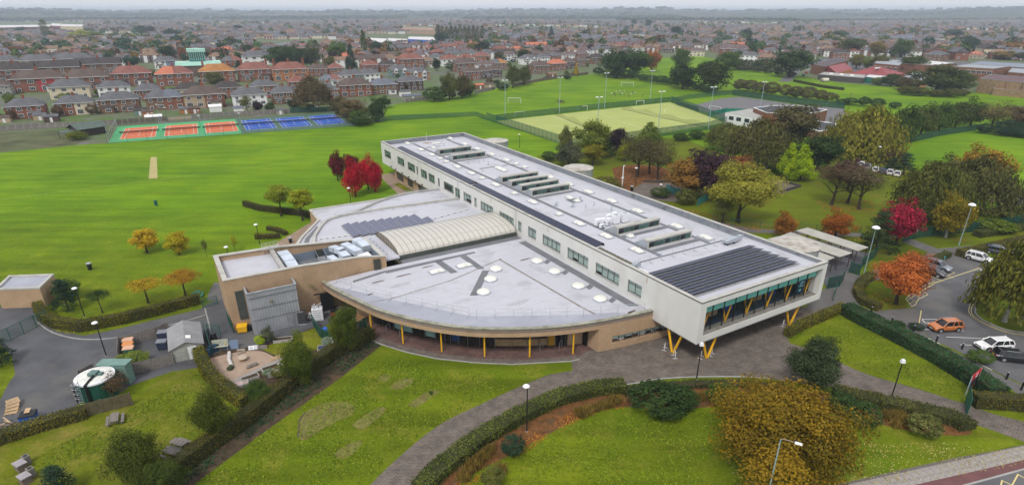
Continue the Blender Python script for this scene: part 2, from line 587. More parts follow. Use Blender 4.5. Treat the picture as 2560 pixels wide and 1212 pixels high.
for j in range(ND-1):
 for i in range(NA):
  q=j*(NA+1)+i
  mb.f.append((q,q+1,q+NA+2,q+NA+1))
  mb.m.append(0)
ho=mb.build('hills',hill_m,smooth=True)
tag(ho,kind='structure')
# sheets on the ground
LEVEL=lambda n:0.004*n+0.002
def sheet(name,pts,level,mat,world=False,kind='structure'):
 q=pts if world else PP(pts)
 mb=MB()
 z=LEVEL(level)
 a=sum(q[i][0]*q[(i+1) % len(q)][1]-q[(i+1) % len(q)][0]*q[i][1] for i in range(len(q)))
 if a<0:q=q[::-1]
 mb.poly([(p[0],p[1],z) for p in q])
 return tag(mb.build(name,mat),kind=kind)
def stripe(name,pts,wd,level,mat,world=False,close=False,label=None):
 """painted line, or anything of even width, along a ground polyline"""
 q=pts if world else PP(pts)
 if close:q=list(q)+[q[0]]
 mb=MB()
 mb.ribbon(q,-wd/2,wd/2,LEVEL(level),LEVEL(level)+0.0015)
 o=mb.build(name,mat)
 fix_normals(o.data)
 return tag(o,kind='structure')
def curve(pts,n=6):
 """smooth pixel polyline through pts"""
 out=[]
 k=len(pts)
 for i in range(k-1):
  p0,p1,p2,p3=pts[max(i-1,0)],pts[i],pts[i+1],pts[min(i+2,k-1)]
  for j in range(n):
   t=j/n
   out.append(tuple(0.5*((2*p1[c])+(-p0[c]+p2[c])*t+(2*p0[c]-5*p1[c]+4*p2[c]-p3[c])*t*t+(-p0[c]+3*p1[c]-3*p2[c]+p3[c])*t**3) for c in (0,1)))
 out.append(tuple(pts[-1][:2]))
 return out
sheet('playing_field',[(-500,450),(0,382),(205,362),(275,358),(605,334),(887,312),(962,302),(958,268),(1013,256),(1074,249),(1149,241),(1168,234),(1236,222),(1300,212),(1356,202),(1417,192),(1481,185),(1510,180),(1600,150),(1740,138),(1840,160),(1990,188),(2100,208),(2300,222),(2560,240),(3000,262),(3100,1500),(-700,1500)],1,field)
KERB_TS=[(-11.4,8.8),(-12.6,9.0),(-14.9,10.1),(-19.4,12.2),(-23.4,15.1),(-27.2,18.5),(-30.0,22.1),(-31.9,25.3),(-33.3,28.0),(-34.3,31.5)]
kerb_w=[loc2w(a,b) for a,b in KERB_TS]
path_l=curve([(1372,936),(1300,966),(1200,1011),(1100,1061),(1010,1131),(925,1212),(860,1290)])
path_r=curve([(1000,1290),(1070,1205),(1150,1138),(1240,1075),(1330,1022),(1420,985),(1500,968),(1570,961),(1640,949),(1720,943),(1850,942),(1925,947),(2000,957),(2079,966),(2227,996),(2334,1017),(2409,1037),(2429,1056),(2492,1079),(2557,1103),(2640,1140)])
path_u=curve([(2640,1085),(2560,1054),(2483,1034),(2412,1008),(2382,1000),(2305,975),(2171,936),(2091,902),(2030,876),(1975,858)])
lawn1=[kerb_w[i]+Vector((0,0,0)) for i in range(len(kerb_w))][::-1]
lawn1=[P(950,870)]+lawn1[2:]+[P(1432,925)]+PP(path_l)+PP([(400,1275),(484,1209),(590,1130),(700,1049),(785,990),(869,930)])
sheet('cycle_yard',[(1935,596),(1990,585),(2180,636),(2150,670),(2110,690),(2070,720),(2040,690)],3,asphalt_d)
sheet('front_lawn',lawn1,2,lawn_m,world=True)
sheet('yard_lawn',[(-120,1130),(0,1112),(200,1052),(330,1002),(420,932),(500,916),(520,950),(560,1000),(600,1050),(480,1140),(400,1212),(360,1290),(-150,1290)],2,lawn_d)
sheet('roadside_lawn',curve([(960,1320),(1060,1250),(1150,1190),(1230,1140),(1300,1090),(1400,1040),(1500,1012),(1600,1015),(1700,1015),(1800,1005),(1950,1005),(2100,1030),(2300,1062),(2430,1068),(2500,1088),(2546,1108)])+[(2483,1127),(2394,1142),(2245,1175),(2156,1196),(2079,1213),(1900,1260),(1750,1320)],2,lawn_m)
sheet('entrance_lawn',curve([(1975,858),(2040,815),(2100,788),(2150,805),(2250,852),(2350,905),(2420,950),(2450,980),(2412,1004),(2382,998),(2305,973),(2171,934),(2091,900),(2030,875),(1975,858)]),2,lawn_m)
sheet('park_lawn',[(1440,372),(1560,345),(1700,345),(1850,400),(1900,430),(2050,440),(2230,385),(2350,470),(2420,520),(2560,540),(2660,560),(2660,590),(2480,605),(2350,620),(2270,660),(2180,650),(2120,620),(1900,590),(1650,530),(1480,470),(1380,420),(1340,390)],2,park_m)
sheet('overgrown_court',[(-200,402),(0,381),(190,363),(250,326),(200,322),(0,334),(-200,350)],2,mossy)
sheet('ivy_bank',[(953,864),(869,931),(785,992),(700,1051),(590,1132),(484,1211),(400,1278),(320,1285),(440,1180),(540,1100),(640,1030),(720,965),(790,915),(850,878),(930,842)],3,soil)
sheet('leaf_bed',curve([(1010,1290),(1080,1210),(1160,1145),(1250,1080),(1340,1030),(1430,995),(1520,980),(1660,965),(1800,958),(1960,968),(2100,990),(2250,1020),(2400,1060),(2425,1085),(2330,1085),(2200,1060),(2080,1035),(1950,1015),(1800,1015),(1660,1025),(1560,1017),(1470,1035),(1370,1085),(1290,1130),(1190,1180),(1110,1240),(1060,1290)]),3,litter)
sheet('drive',[(-120,790),(-20,768),(90,762),(104,800),(140,826),(210,839),(300,821),(400,796),(500,773),(514,762),(547,744),(553,700),(600,735),(700,760),(830,735),(870,790),(830,808),(720,846),(640,870),(575,878),(545,884),(500,918),(430,928),(330,962),(292,987),(205,1005),(190,1015),(165,1042),(130,1060),(60,1078),(0,1098),(-60,1095),(-10,1020),(20,960),(38,935),(30,890),(0,860),(-120,855)],4,asphalt_d)
sheet('garden_plot',[(522,890),(560,874),(640,866),(720,842),(800,812),(862,850),(846,880),(790,902),(720,962),(690,992),(622,995),(583,960),(545,936)],5,soil)
sheet('garden_grass',[(650,872),(722,843),(800,815),(840,850),(800,872),(740,885),(700,892)],6,lawn_d)
sheet('gravel_circle',curve([(524,896),(567,885),(611,878),(654,878),(685,892),(698,900),(672,911),(630,932),(583,954),(543,932),(524,896)]),6,gravel)
plaza=[loc2w(-11.4,8.8),P(1428,905),P(1432,926)]+PP(path_l)[:]+PP(path_r)+PP(path_u)+PP([(1965,838),(1990,806),(2030,790),(2075,778),(2095,765)])+[loc2w(27,2),loc2w(27,13),loc2w(0,13),loc2w(-10,34),loc2w(-36,41)]+[loc2w(a,b) for a,b in KERB_TS[::-1][:-1]]
sheet('paved_plaza',plaza,5,pave,world=True)
sheet('canopy_paving',[loc2w(a,b) for a,b in [(-10.6,9.6),(-12.3,10.2),(-17.2,12.3),(-22.2,15.6),(-26.4,19.6),(-30.0,24.2),(-32.6,29.6),(-33.5,32),(-31,40),(-8,22),(-8,10)]],6,pave_r,world=True)
mb=MB()
mb.ribbon([(p.x,p.y) for p in kerb_w],-0.09,0.09,0.0,0.075)
ko=tag(mb.build('plaza_kerb',kerbm),kind='structure')
fix_normals(ko.data)
mb=MB()
mb.ribbon(PP(curve([(1500,968),(1570,961),(1640,949),(1720,943),(1850,942),(1925,947)])),-0.09,0.09,0.0,0.10)
ko=tag(mb.build('plaza_edge_kerb',kerbm),kind='structure')
fix_normals(ko.data)
sheet('footpath',[(2030,752),(2060,722),(2114,682),(2160,686),(2195,672),(2255,652),(2306,640),(2322,631),(2253,603),(2281,598),(2346,622),(2405,616),(2471,607),(2560,597),(2660,588),(2660,594),(2560,605),(2480,619),(2412,629),(2396,641),(2430,634),(2440,650),(2380,665),(2340,668),(2270,692),(2190,700),(2150,722),(2136,738),(2150,764),(2182,778),(2272,770),(2303,776),(2297,815),(2330,852),(2400,885),(2470,922),(2560,965),(2660,1015),(2660,1045),(2560,995),(2480,940),(2400,893),(2330,862),(2250,817),(2180,782),(2120,777),(2080,777),(2050,792),(2000,800),(1990,790)],4,pathm)
sheet('car_park',[(2303,777),(2274,767),(2266,745),(2290,718),(2340,680),(2395,648),(2440,632),(2480,645),(2560,618),(2680,590),(2680,1010),(2560,962),(2470,919),(2400,880),(2330,849),(2296,814)],6,asphalt)
sheet('car_park_island',curve([(2438,781),(2444,760),(2455,746),(2475,738),(2520,732),(2600,728),(2680,745),(2680,870),(2600,845),(2560,832),(2523,827),(2485,814),(2452,797),(2438,781)]),7,lawn_m)
mb=MB()
mb.ribbon(PP(curve([(2680,870),(2600,845),(2560,832),(2523,827),(2485,814),(2452,797),(2438,781),(2444,760),(2455,746),(2475,738),(2520,732)])),-0.10,0.10,0.0,0.13)
ko=tag(mb.build('island_kerb',kerbm),kind='structure')
fix_normals(ko.data)
for dd in (0.45,0.75):
 q=PP(curve([(2680,870),(2600,845),(2560,832),(2523,827),(2485,814),(2452,797),(2438,781),(2444,760),(2455,746),(2475,738),(2520,732)]))
 mb=MB()
 mb.ribbon([(p.x,p.y) for p in q],dd,dd+0.10,LEVEL(8),LEVEL(8)+0.0015)
 ko=tag(mb.build('double_yellow_line',yellow_l),kind='structure')
 fix_normals(ko.data)
sheet('back_path',[(1780,548),(1820,559),(1880,572),(1960,575),(2060,580),(2150,583),(2160,592),(2060,589),(1960,584),(1880,582),(1800,568)],4,pathm)
sheet('courtyard',[(1576,480),(1607,456),(1672,455),(1725,470),(1730,490),(1700,505),(1660,503),(1625,497)],4,pave)
sheet('picnic_patio',[(1895,470),(1925,452),(1958,453),(2003,467),(1964,482),(1916,490),(1880,485)],4,pave)
sheet('leafy_ground',curve([(1530,420),(1580,412),(1660,420),(1680,450),(1660,462),(1607,458),(1570,480),(1545,470),(1530,420)]),3,litter)
sheet('rear_footpath',curve([(690,618),(694,606),(737,580),(779,556),(800,560),(800,590),(760,612),(700,625),(690,618)]),4,tanpath)
sheet('side_footpath',[(948,438),(985,432),(1000,452),(1040,480),(1080,500),(1060,520),(1010,500),(990,480),(970,462)],4,tanpath)
sheet('side_grass_strip',[(984,461),(998,457),(1040,480),(1028,487)],5,lawn_d)
sheet('gate_path',[(518,752),(520,735),(536,706),(556,706),(556,748)],5,pathm)
sheet('artificial_pitch',[(1238,303),(1675,256),(1818,307),(1425,368)],2,astro)
sheet('hard_court',[(1690,262),(1740,262),(1800,247),(1850,242),(1990,262),(2110,272),(2130,300),(2060,322),(1900,300),(1830,275),(1815,300),(1770,283)],3,plain('court_asphalt',(0.135,0.13,0.135),0.9,0.12,0.2,fine=0.1))
sheet('red_green_court_surface',[(272,357.5),(294,317),(588,298),(605,334)],3,green_c)
sheet('blue_court_surface',[(606,334),(589,298),(841,281),(888,314.5)],3,dgreen_c)
sheet('wicket',[(376.5,393),(392,393),(394,446),(371.5,447)],2,wicket)
stripe('field_line',[(-40,504),(0,499),(374,452),(640,417),(813,395),(952,376)],0.10,2,plain('faded_line',(0.30,0.36,0.17),0.9,0.3,0.6))
sheet('car_park_far',[(2460,500),(2500,487),(2600,470),(2660,520),(2560,512),(2520,515)],3,asphalt)
mb=MB()
mb.ribbon(PP(curve([(95,806),(118,824),(150,838),(200,848),(260,848),(330,838),(420,815),(515,788)])),-0.08,0.08,0.0,0.12)
ko=tag(mb.build('drive_kerb',kerbm),kind='structure')
fix_normals(ko.data)
stripe('drive_seam',[(512,770),(520,800),(528,835)],0.15,6,kerbm)
# bare patches and old flower beds in the front lawn
for nm,pts in (('bare_patch',[(748,1050),(770,1025),(810,1008),(860,1003),(886,1015),(880,1035),(850,1050),(800,1075),(765,1098),(745,1092)]),
    ('bare_patch',[(880,1062),(910,1038),(950,1018),(965,1022),(945,1045),(905,1072)]),
    ('bare_patch',[(835,1135),(865,1112),(900,1100),(905,1108),(880,1135),(850,1148)]),
    ('bare_patch',[(1018,1012),(1040,995),(1075,975),(1098,978),(1075,995),(1040,1018)]),
    ('bare_patch',[(975,968),(1000,948),(1030,945),(1028,960),(1000,972)]),
    ('bare_patch',[(948,940),(962,934),(976,940),(966,952),(950,950)])):
 sheet(nm,curve(pts+[pts[0]],4),3,plain('thin_grass',(0.155,0.150,0.045),0.95,0.25,1.2,fine=0.3,spec=0.05,dirt=(0.14,0.10,0.05),dscale=0.9))
mb=MB()
mb.ribbon(PP([(745,1092),(748,1050),(762,1032)]),-0.05,0.05,0,0.12)
bo=tag(mb.build('bed_edging',woodf),kind='structure')
fix_normals(bo.data)
# the street at the lower right: slabbed pavement, white line, red lane, kerb, road
pv_u=[(2000,1236),(2079,1213),(2156,1196),(2245,1175),(2394,1142),(2483,1127),(2560,1111),(2700,1082)]
pv_l=[(2160,1236),(2240,1213),(2349,1188),(2453,1166),(2560,1144),(2700,1115)]
kb_l=[(2330,1236),(2409,1213),(2483,1193),(2560,1172),(2700,1138)]
pvo=sheet('pavement',pv_u+pv_l[::-1],3,plain('slab_joint',(0.12,0.105,0.095),0.95,0.2,1.0))
sheet('cycle_lane',pv_l+kb_l[::-1],3,redlane)
sheet('road',kb_l+[(2800,1180),(2800,1330),(2250,1330)],2,asphalt)
stripe('lane_line',pv_l,0.16,5,white_p)
mb=MB()
mb.ribbon(PP(kb_l),-0.10,0.10,0.0,0.035)
ko=tag(mb.build('road_kerb',kerbm),kind='structure')
fix_normals(ko.data)
a0,a1=P(2000,1236),P(2700,1082)
dv=(a1-a0).normalized()
nvv=Vector((dv.y,-dv.x,0))
ang=math.atan2(dv.y,dv.x)
wid=abs((P(2453,1166)-P(2440,1134)).dot(nvv))
sme=MB().box(-0.43,-0.43,0,0.43,0.43,0.012).mesh('paving_slab',slabm)
nrow=max(2,int(wid/0.9))
for i in range(int((a1-a0).length/0.9)):
 for j in range(nrow):
  c=a0+dv*(0.9*i+(0.45 if j % 2 else 0))+nvv*(0.47+j*wid/nrow*0.98)
  put('paving_slab',sme,pvo,(c.x,c.y,LEVEL(3)+0.001+0.004*R.random()),ang+R.uniform(-.01,.01))
zz=PP([(2500,1222),(2505,1200),(2530,1212),(2545,1185),(2580,1205),(2590,1180)])
stripe('zigzag_line',zz,0.12,4,yellow_l,world=True)
# car park markings
for q in ([(2303,776),(2297,812)],):
 stripe('bay_line',q,0.12,8,yellow_l)
stripe('bay_line',[(2290,736),(2340,706),(2450,670)],0.14,8,yellow_l)
for q in ([(2300,696),(2334,712)],[(2322,688),(2358,703)],[(2355,684),(2384,695)],[(2362,692),(2387,682),(2372,676)],[(2310,715),(2336,704),(2328,700)]):
 stripe('bay_line',q,0.10,8,yellow_l)
hat=[(2264,748),(2276,735),(2300,724),(2320,736),(2296,748),(2288,762),(2280,766)]
stripe('hatched_zone_line',hat+[hat[0]],0.10,8,yellow_l)
for q in ([(2270,740),(2284,752)],[(2282,732),(2300,745)],[(2292,728),(2310,738)],[(2266,752),(2284,742)],[(2280,742),(2302,730)],[(2272,760),(2290,752)]):
 stripe('hatched_zone_line',q,0.08,8,yellow_l)
for q in ([(2305,798),(2340,798),(2352,807),(2312,807),(2305,798)],[(2306,824),(2330,823)],[(2365,842),(2455,846)],[(2400,861),(2432,863)],[(2452,672),(2453,682)],[(2395,825),(2410,827)],[(2320,845),(2350,860)],[(2440,905),(2480,925)]):
 stripe('bay_line',q,0.10,8,white_p)
# tennis courts
CW,CL,CA=10.97,23.77,rad(26.65)
cen=[(-138.88,224.02),(-126.25,229.81),(-113.77,235.59),(-101.46,241.78),(-89.42,247.19),(-77.28,252.89)]
cdir,cnor=Vector((math.cos(CA),math.sin(CA),0)),Vector((-math.sin(CA),math.cos(CA),0))
def cpt(c,a,b):return Vector((c[0],c[1],0))+cdir*a+cnor*b
for i,c in enumerate(cen):
 surf,nm=(red_c, 'red_tennis_court') if i<3 else (blue_c, 'blue_tennis_court')
 sheet(nm,[cpt(c,a,b) for a,b in ((-CW/2,-CL/2),(CW/2,-CL/2),(CW/2,CL/2),(-CW/2,CL/2))],4,surf,world=True)
 mb=MB()
 z=LEVEL(5)
 def ln(a0,b0,a1,b1,wd=0.11):
  p,q=cpt(c,a0,b0),cpt(c,a1,b1)
  d=(q-p).normalized()
  n=Vector((-d.y,d.x,0))*wd/2
  mb.poly([(v.x,v.y,z) for v in (p-n,q-n,q+n,p+n)])
 h,k=CW/2,CL/2
 for s_ in (-1,1):
  ln(s_*h,-k,s_*h,k)
  ln(s_*4.115,-k,s_*4.115,k)
  ln(-h,s_*k,h,s_*k,0.14)
  ln(-4.115,s_*6.4,4.115,s_*6.4)
 ln(0,-6.4,0,6.4)
 o=mb.build('court_line',white_p)
 tag(o,kind='structure')
 fix_normals(o.data)
 if i>2:
  mb=MB()
  for s_ in (-1,1):ln(s_*3.0,-6.0,s_*3.0,5.4,0.10)
  o=mb.build('mini_court_line',plain('pink_line',(0.55,0.20,0.26),0.8,0.1))
  tag(o,kind='structure')
  fix_normals(o.data)
 which=['first', 'second', 'third', 'fourth', 'fifth', 'sixth'][i]
 n=thing('tennis_net', 'tennis net across the %s court from the left, on %s' % (which, 'red' if i<3 else 'blue'), 'net',(c[0],c[1],0),CA, 'tennis nets')
 for s_ in (-1,1):
  pb('post',MB().tube((s_*6.4,0,0),(s_*6.4,0,1.07),0.05,n=6),greenp,n)
 pb('mesh',MB().box(-6.35,-0.01,0.05,6.35,0.01,0.98),dnet,n)
 pb('tape',MB().box(-6.35,-0.025,0.98,6.35,0.025,1.06),white_p,n)
# school building; x = across the long block, y = along it
SB=thing('school_building', 'large flat roofed school with white upper block on yellow props and curved brick front', 'school',(BX,BY,0),BTH)
BL,BW,ZT,ZB=113.9,25.15,9.03,3.3
def sb(mb,name,mats,parent=None,smooth=False,fix=True):
 me=mb.mesh(name,mats)
 if fix:fix_normals(me)
 if smooth:me.polygons.foreach_set('use_smooth',[True]*len(me.polygons))
 return put(name,me,parent or SB)
# left wall with its window openings (y0, y1, z0, z1)
WIN=[(10.35,13.2,5.33,7.1),(15.0,20.4,5.33,7.1),(22.2,27.6,5.35,7.12),(29.5,34.75,5.35,7.12),(36.7,39.3,5.36,7.15),(41.45,42.65,5.36,7.15),(44.1,49.3,5.4,7.15),(51.7,56.8,5.42,7.2),(58.45,59.5,5.42,7.2),(60.75,64.35,5.4,7.2),(66.0,68.3,5.2,7.22),(69.0,74.0,5.45,7.25),(76.1,77.1,5.38,7.25),(78.8,82.3,5.38,7.28),(83.2,86.8,5.38,7.3),(88.5,89.45,5.4,7.33),(90.3,95.1,5.4,7.35),(97.35,102.15,5.44,7.35),(106.8,111.75,5.48,7.35)]
TH=0.35
mb=MB()
ys=[TH]+[v for a in WIN for v in a[:2]]+[BL]
for i in range(0,len(ys),2):mb.box(0,ys[i],ZB,TH,ys[i+1],ZT)
for a in WIN:
 mb.box(0,a[0],ZB,TH,a[1],a[2])
 mb.box(0,a[0],a[3],TH,a[1],ZT)
sb(mb, 'wall',white_w)
GIN=0.75
OX0,OX1,OZ0,OZ1=1.0,24.3,4.15,8.2
mb=MB()
mb.box(0,0,ZB,OX0,TH,ZT)
mb.box(OX1,0,ZB,BW,TH,ZT)
mb.box(OX0,0,ZB,OX1,TH,OZ0)
mb.box(OX0,0,OZ1,OX1,TH,ZT)
sb(mb, 'wall',white_w)
sb(MB().box(BW-TH,TH,ZB,BW,BL-TH,ZT), 'wall',white_w)
sb(MB().box(TH,BL-TH,ZB,BW,BL,ZT), 'wall',white_w)
mb=MB()
mb.box(0.01,0.01,ZB-0.12,BW-0.01,BL-0.01,ZB-0.003)
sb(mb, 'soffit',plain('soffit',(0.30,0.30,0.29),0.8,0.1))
# deep reveal of the end window
mb=MB()
mb.box(OX0-0.2,TH+0.003,OZ0-0.25,OX1+0.2,1.5,OZ0-0.003)
sb(mb, 'window_ledge',plain('ledge_stone',(0.19,0.18,0.155),0.9,0.25,1.2,fine=0.15))
sb(MB().box(OX0,0.10,OZ0+0.002,OX1,GIN,OZ0+0.012), 'window_ledge',MATS['ledge_stone'])
sb(MB().box(OX1+0.003,TH+0.003,OZ0,OX1+0.25,1.5,OZ1), 'reveal',white_w)
sb(MB().box(OX0-0.25,TH+0.003,OZ0,OX0-0.003,1.5,OZ1), 'reveal',white_w)
GI=GIN
wend=thing('window',None,None)
wend.parent=SB
n=11
pw=(OX1-OX0)/n
for i in range(n):
 x0=OX0+i*pw
 pb('pane',MB().box(x0+0.05,GI,OZ0+0.06,x0+pw-0.05,GI+0.02,OZ1-0.05),clear,wend)
 pb('mullion',MB().box(x0-0.04,GI-0.04,OZ0,x0+0.04,GI+0.08,OZ1),blackp,wend)
 pb('blind',MB().box(x0+0.07,GI+0.06,6.82-0.03*(i % 3),x0+pw-0.07,GI+0.08,OZ1-0.1),tealb,wend)
# the room behind it: floor, ceiling, back wall, braces, desks
mb=MB()
mb.box(TH+0.01,GI+0.15,OZ0-0.22,BW-TH-0.01,9.5,OZ0-0.02)
sb(mb, 'room_floor',plain('blue_carpet',(0.014,0.030,0.065),0.95,0.2))
sb(MB().box(TH+0.01,9.5,OZ0-0.2,BW-TH-0.01,9.7,8.0), 'room_wall',plain('room_wall',(0.16,0.17,0.17),0.9,0.2))
for i in range(6):
 xa=1.9+i*4.15
 for dx in (-1.25,1.25):
  sb(MB().tube((xa+0.4,1.25,OZ0),(xa+0.4+dx,1.25,8.0),0.11,n=8), 'brace',yellowp,fix=False)
for i in range(7):
 pb('desk',MB().box(2.6+i*3.0,3.2,OZ0,4.2+i*3.0,4.2,OZ0+0.75),[blackp,woodl,plain('blue_chair',(0.02,0.06,0.35),0.6)][i % 3],SB)
sb(MB().poly([(20.1,GI-0.012,5.0),(21.9,GI-0.012,5.0),(21.9,GI-0.012,6.9),(20.1,GI-0.012,6.9)]), 'window_graphic',seethru('navy_film',(0.015,0.045,0.075),0.7),fix=False)
def text3(body,size,parent,loc,rot,mat,name='lettering',extrude=0.004,align='CENTER'):
 c=bpy.data.curves.new(name, 'FONT')
 c.body=body
 c.size=size
 c.align_x=align
 c.extrude=extrude
 tmp=bpy.data.objects.new(name,c)
 COL.objects.link(tmp)
 dg=bpy.context.evaluated_depsgraph_get()
 me=bpy.data.meshes.new_from_object(tmp.evaluated_get(dg))
 bpy.data.objects.remove(tmp)
 me.materials.clear()
 me.materials.append(mat)
 return put(name,me,parent,loc,rot=rot)
palet=plain('pale_teal_print',(0.22,0.50,0.55),0.6)
text3('create',0.42,SB,(21.0,GI-0.03,5.95),(math.pi/2,0,0),palet, 'window_lettering')
mb=MB()
for k in range(3):
 a=0.5+k*0.55
 mb.box(20.7+k*0.12,GI-0.035,6.35+0.1*k,20.95+0.3*k,GI-0.02,6.42+0.1*k)
for k in range(3):mb.box(20.7,GI-0.035,5.2+0.14*k,21.1+0.1*(k % 2),GI-0.02,5.25+0.14*k)
sb(mb, 'window_logo',palet)
# side windows: frame, panes, blinds
for (y0,y1,z0,z1) in WIN:
 wo_=thing('window',None,None)
 wo_.parent=SB
 ln_=y1-y0
 nb=1 if ln_<1.4 else (2 if ln_<3 else (3 if ln_<4 else 4))
 f=MB()
 fx=0.14
 f.box(fx,y0,z0,fx+0.07,y1,z0+0.08)
 f.box(fx,y0,z1-0.08,fx+0.07,y1,z1)
 for i in range(nb+1):
  yy=y0+ln_*i/nb
  a,b=max(y0,yy-0.045),min(y1,yy+0.045)
  f.box(fx-0.01,a,z0+0.08,fx+0.08,b,z1-0.08)
 f.box(fx-0.005,y0,z1-0.52,fx+0.065,y1,z1-0.45)
 put('frame',f.mesh('frame',framem),wo_)
 pb('sill',MB().box(-0.05,y0,z0-0.05,fx,y1,z0-0.002),framem,wo_)
 for i in range(nb):
  a,b=y0+ln_*i/nb+0.05,y0+ln_*(i+1)/nb-0.05
  pb('pane',MB().box(fx+0.02,a,z0+0.08,fx+0.035,b,z1-0.08),clear,wo_)
  dn=R.choice([0.08,0.08,0.1,0.7,0.1,0.4,0.08])
  if y0>60:dn=R.choice([0.2,0.6,1.1,0.1])
  pb('blind',MB().box(fx+0.075,a,z0+0.05+dn,fx+0.09,b,z1-0.05),blind if y0<62 else plain('green_blind',(0.19,0.33,0.22),0.7,0.2),wo_)
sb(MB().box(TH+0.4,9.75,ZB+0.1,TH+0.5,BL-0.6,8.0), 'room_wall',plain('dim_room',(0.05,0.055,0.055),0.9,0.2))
# coping and parapet lining
mb=MB()
rg=[(0,0),(BW,0),(BW,BL),(0,BL)]
mb.ribbon(rg,-0.04,0.50,ZT+0.003,ZT+0.07,close=True)
sb(mb, 'coping',coping)
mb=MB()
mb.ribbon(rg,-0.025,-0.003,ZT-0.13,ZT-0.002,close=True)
sb(mb, 'painted_coping_shadow',darkline)  # dark strip on the wall face, painting in the shadow gap below the coping
mb=MB()
mb.ribbon(rg,TH+0.003,TH+0.10,7.9,ZT-0.002,close=True)
sb(mb, 'parapet_lining',upstand)
STEP,DK,DK2=14.4,8.0,8.5
roof=sb(MB().box(TH+0.1,STEP,DK-0.25,BW-TH-0.1,BL-TH-0.1,DK), 'roof',membrane)
roof2=sb(MB().box(TH+0.1,TH+0.1,DK2-0.25,BW-TH-0.1,STEP-0.02,DK2), 'roof',membrane)
sb(MB().box(2.4,STEP-0.015,DK+0.005,BW-0.5,STEP+0.14,DK2+0.05), 'roof_step_dark_gap',darkline)  # dark strip over the deck step, drawn in place of its dark gap
# felt walkways on the deck
mb=MB()
for x0 in (7.95,18.3):
 mb.box(x0,STEP+1.2,DK+0.002,x0+0.85,BL-2.0,DK+0.008)
MON=[94.9,87.3,63.3,59.4,55.5,51.6,25.8,18.7]
for y in (94.9,87.3,51.6,25.8,18.7):
 mb.box(8.85,y-1.6,DK+0.002,18.25,y-0.5,DK+0.008)
for (x0,y0,x1,y1) in ((9.2,104.2,13.5,105.0),(10.5,76.4,18,77.1),(13.0,44.0,15.6,46.4),(0.9,14.8,2.2,22.0)):
 mb.box(x0,y0,DK+0.009,x1,y1,DK+0.013)
sb(mb, 'roof_walkway',walkway,roof)
mb=MB()
for y in [20+7.3*k for k in range(13)]:
 mb.box(0.6,y,DK+0.0015,BW-0.6,y+0.05,DK+0.003)
sb(mb, 'roof_seam',plain('membrane_seam',(0.36,0.365,0.39),0.7,0.1),roof)
# clerestory monitors
for k,y in enumerate(MON):
 m_=MB()
 x0,x1,hh=8.6,17.75,1.35
 m_.v+=[(x,yy,zz) for x in (x0,x1) for yy,zz in ((y,DK),(y,DK+hh),(y+0.9,DK+hh+0.02),(y+3.3,DK))]
 for q in ((0,1,2,3),(7,6,5,4),(1,5,6,2),(2,6,7,3),(0,4,5,1)):
  m_.f.append(q)
  m_.m.append(0)
 mo=sb(m_, 'roof_monitor',galv if k % 3 else plain('monitor_cladding',(0.36,0.38,0.41),0.5,0.15,0.8,metal=0.2))
 pb('monitor_frame',MB().box(x0-0.08,y-0.07,DK+hh-0.22,x1+0.08,y+0.95,DK+hh+0.05).box(x0-0.08,y-0.07,DK+0.02,x0+0.14,y-0.005,DK+hh-0.225).box(x1-0.14,y-0.07,DK+0.02,x1+0.08,y-0.005,DK+hh-0.225).box(x0+0.142,y-0.07,DK+0.02,x1-0.142,y-0.005,DK+0.22),coping,mo)
 for i in range(8):
  a=x0+0.18+(x1-x0-0.36)*i/8
  b=x0+0.18+(x1-x0-0.36)*(i+1)/8
  pb('pane',MB().box(a+0.05,y-0.04,DK+0.24,b-0.05,y-0.008,DK+hh-0.24),glass_g if i % 3 else glass_d,mo)
  pb('mullion',MB().box(b-0.045,y-0.06,DK+0.225,b+0.045,y-0.006,DK+hh-0.23),framem,mo)
def rooflight_mesh(w_,l_,h_=0.28,name='rooflight'):
 m_=MB()
 m_.box(-w_/2-0.12,-l_/2-0.12,0,w_/2+0.12,l_/2+0.12,0.16,1)
 nx,ny=4,6
 g=[]
 for j in range(ny+1):
  for i in range(nx+1):
   u,v=-1+2*i/nx,-1+2*j/ny
   z=0.17+h_*(1-u**4)*(1-v**6)
   m_.v.append((u*w_/2,v*l_/2,z))
 for j in range(ny):
  for i in range(nx):
   q=8+j*(nx+1)+i
   m_.f.append((q,q+1,q+nx+2,q+nx+1))
   m_.m.append(0)
 m_.box(-w_/2,-0.04,0.17,w_/2,0.04,0.18+h_,0)
 return m_.mesh(name,[opal,galv])
rl1=rooflight_mesh(1.1,2.3)
rl2=rooflight_mesh(1.1,1.1)
rl3=rooflight_mesh(1.0,1.6)
for x,y,l_ in [(6.9,112.0,1),(6.9,102.6,1),(6.9,95.6,1),(6.9,90.5,2),(6.85,86.8,2),(6.8,80.8,1),(6.8,73.7,1),(6.8,68.6,2),(6.75,62.5,1),(6.75,55.0,2),(6.7,48.2,1),(6.7,39.5,2),(6.7,33.6,1),(6.7,26.3,1),(6.7,19.0,1),
    (20,112.3,1),(20,103.1,1),(20,95.9,1),(20,88.2,1),(20,80.7,1),(20,76.1,2),(20,72.3,2),(20,62.0,1),(20,55.0,1),(20,48.2,1),(20,41.0,1),(20,33.7,1),(20,24.0,1),(20,17.6,1),
    (10.6,102.9,3),(14.3,74.6,1),(14.3,72.6,1),(14.3,46.8,3),(14.35,44.4,2),(10.0,24.2,2)]:
 put('rooflight',(rl1,rl2,rl3)[l_-1],roof,(x,y,DK+0.003))
put('rooflight',rl1,roof,(13.7,107.9,DK+0.003),math.pi/2)
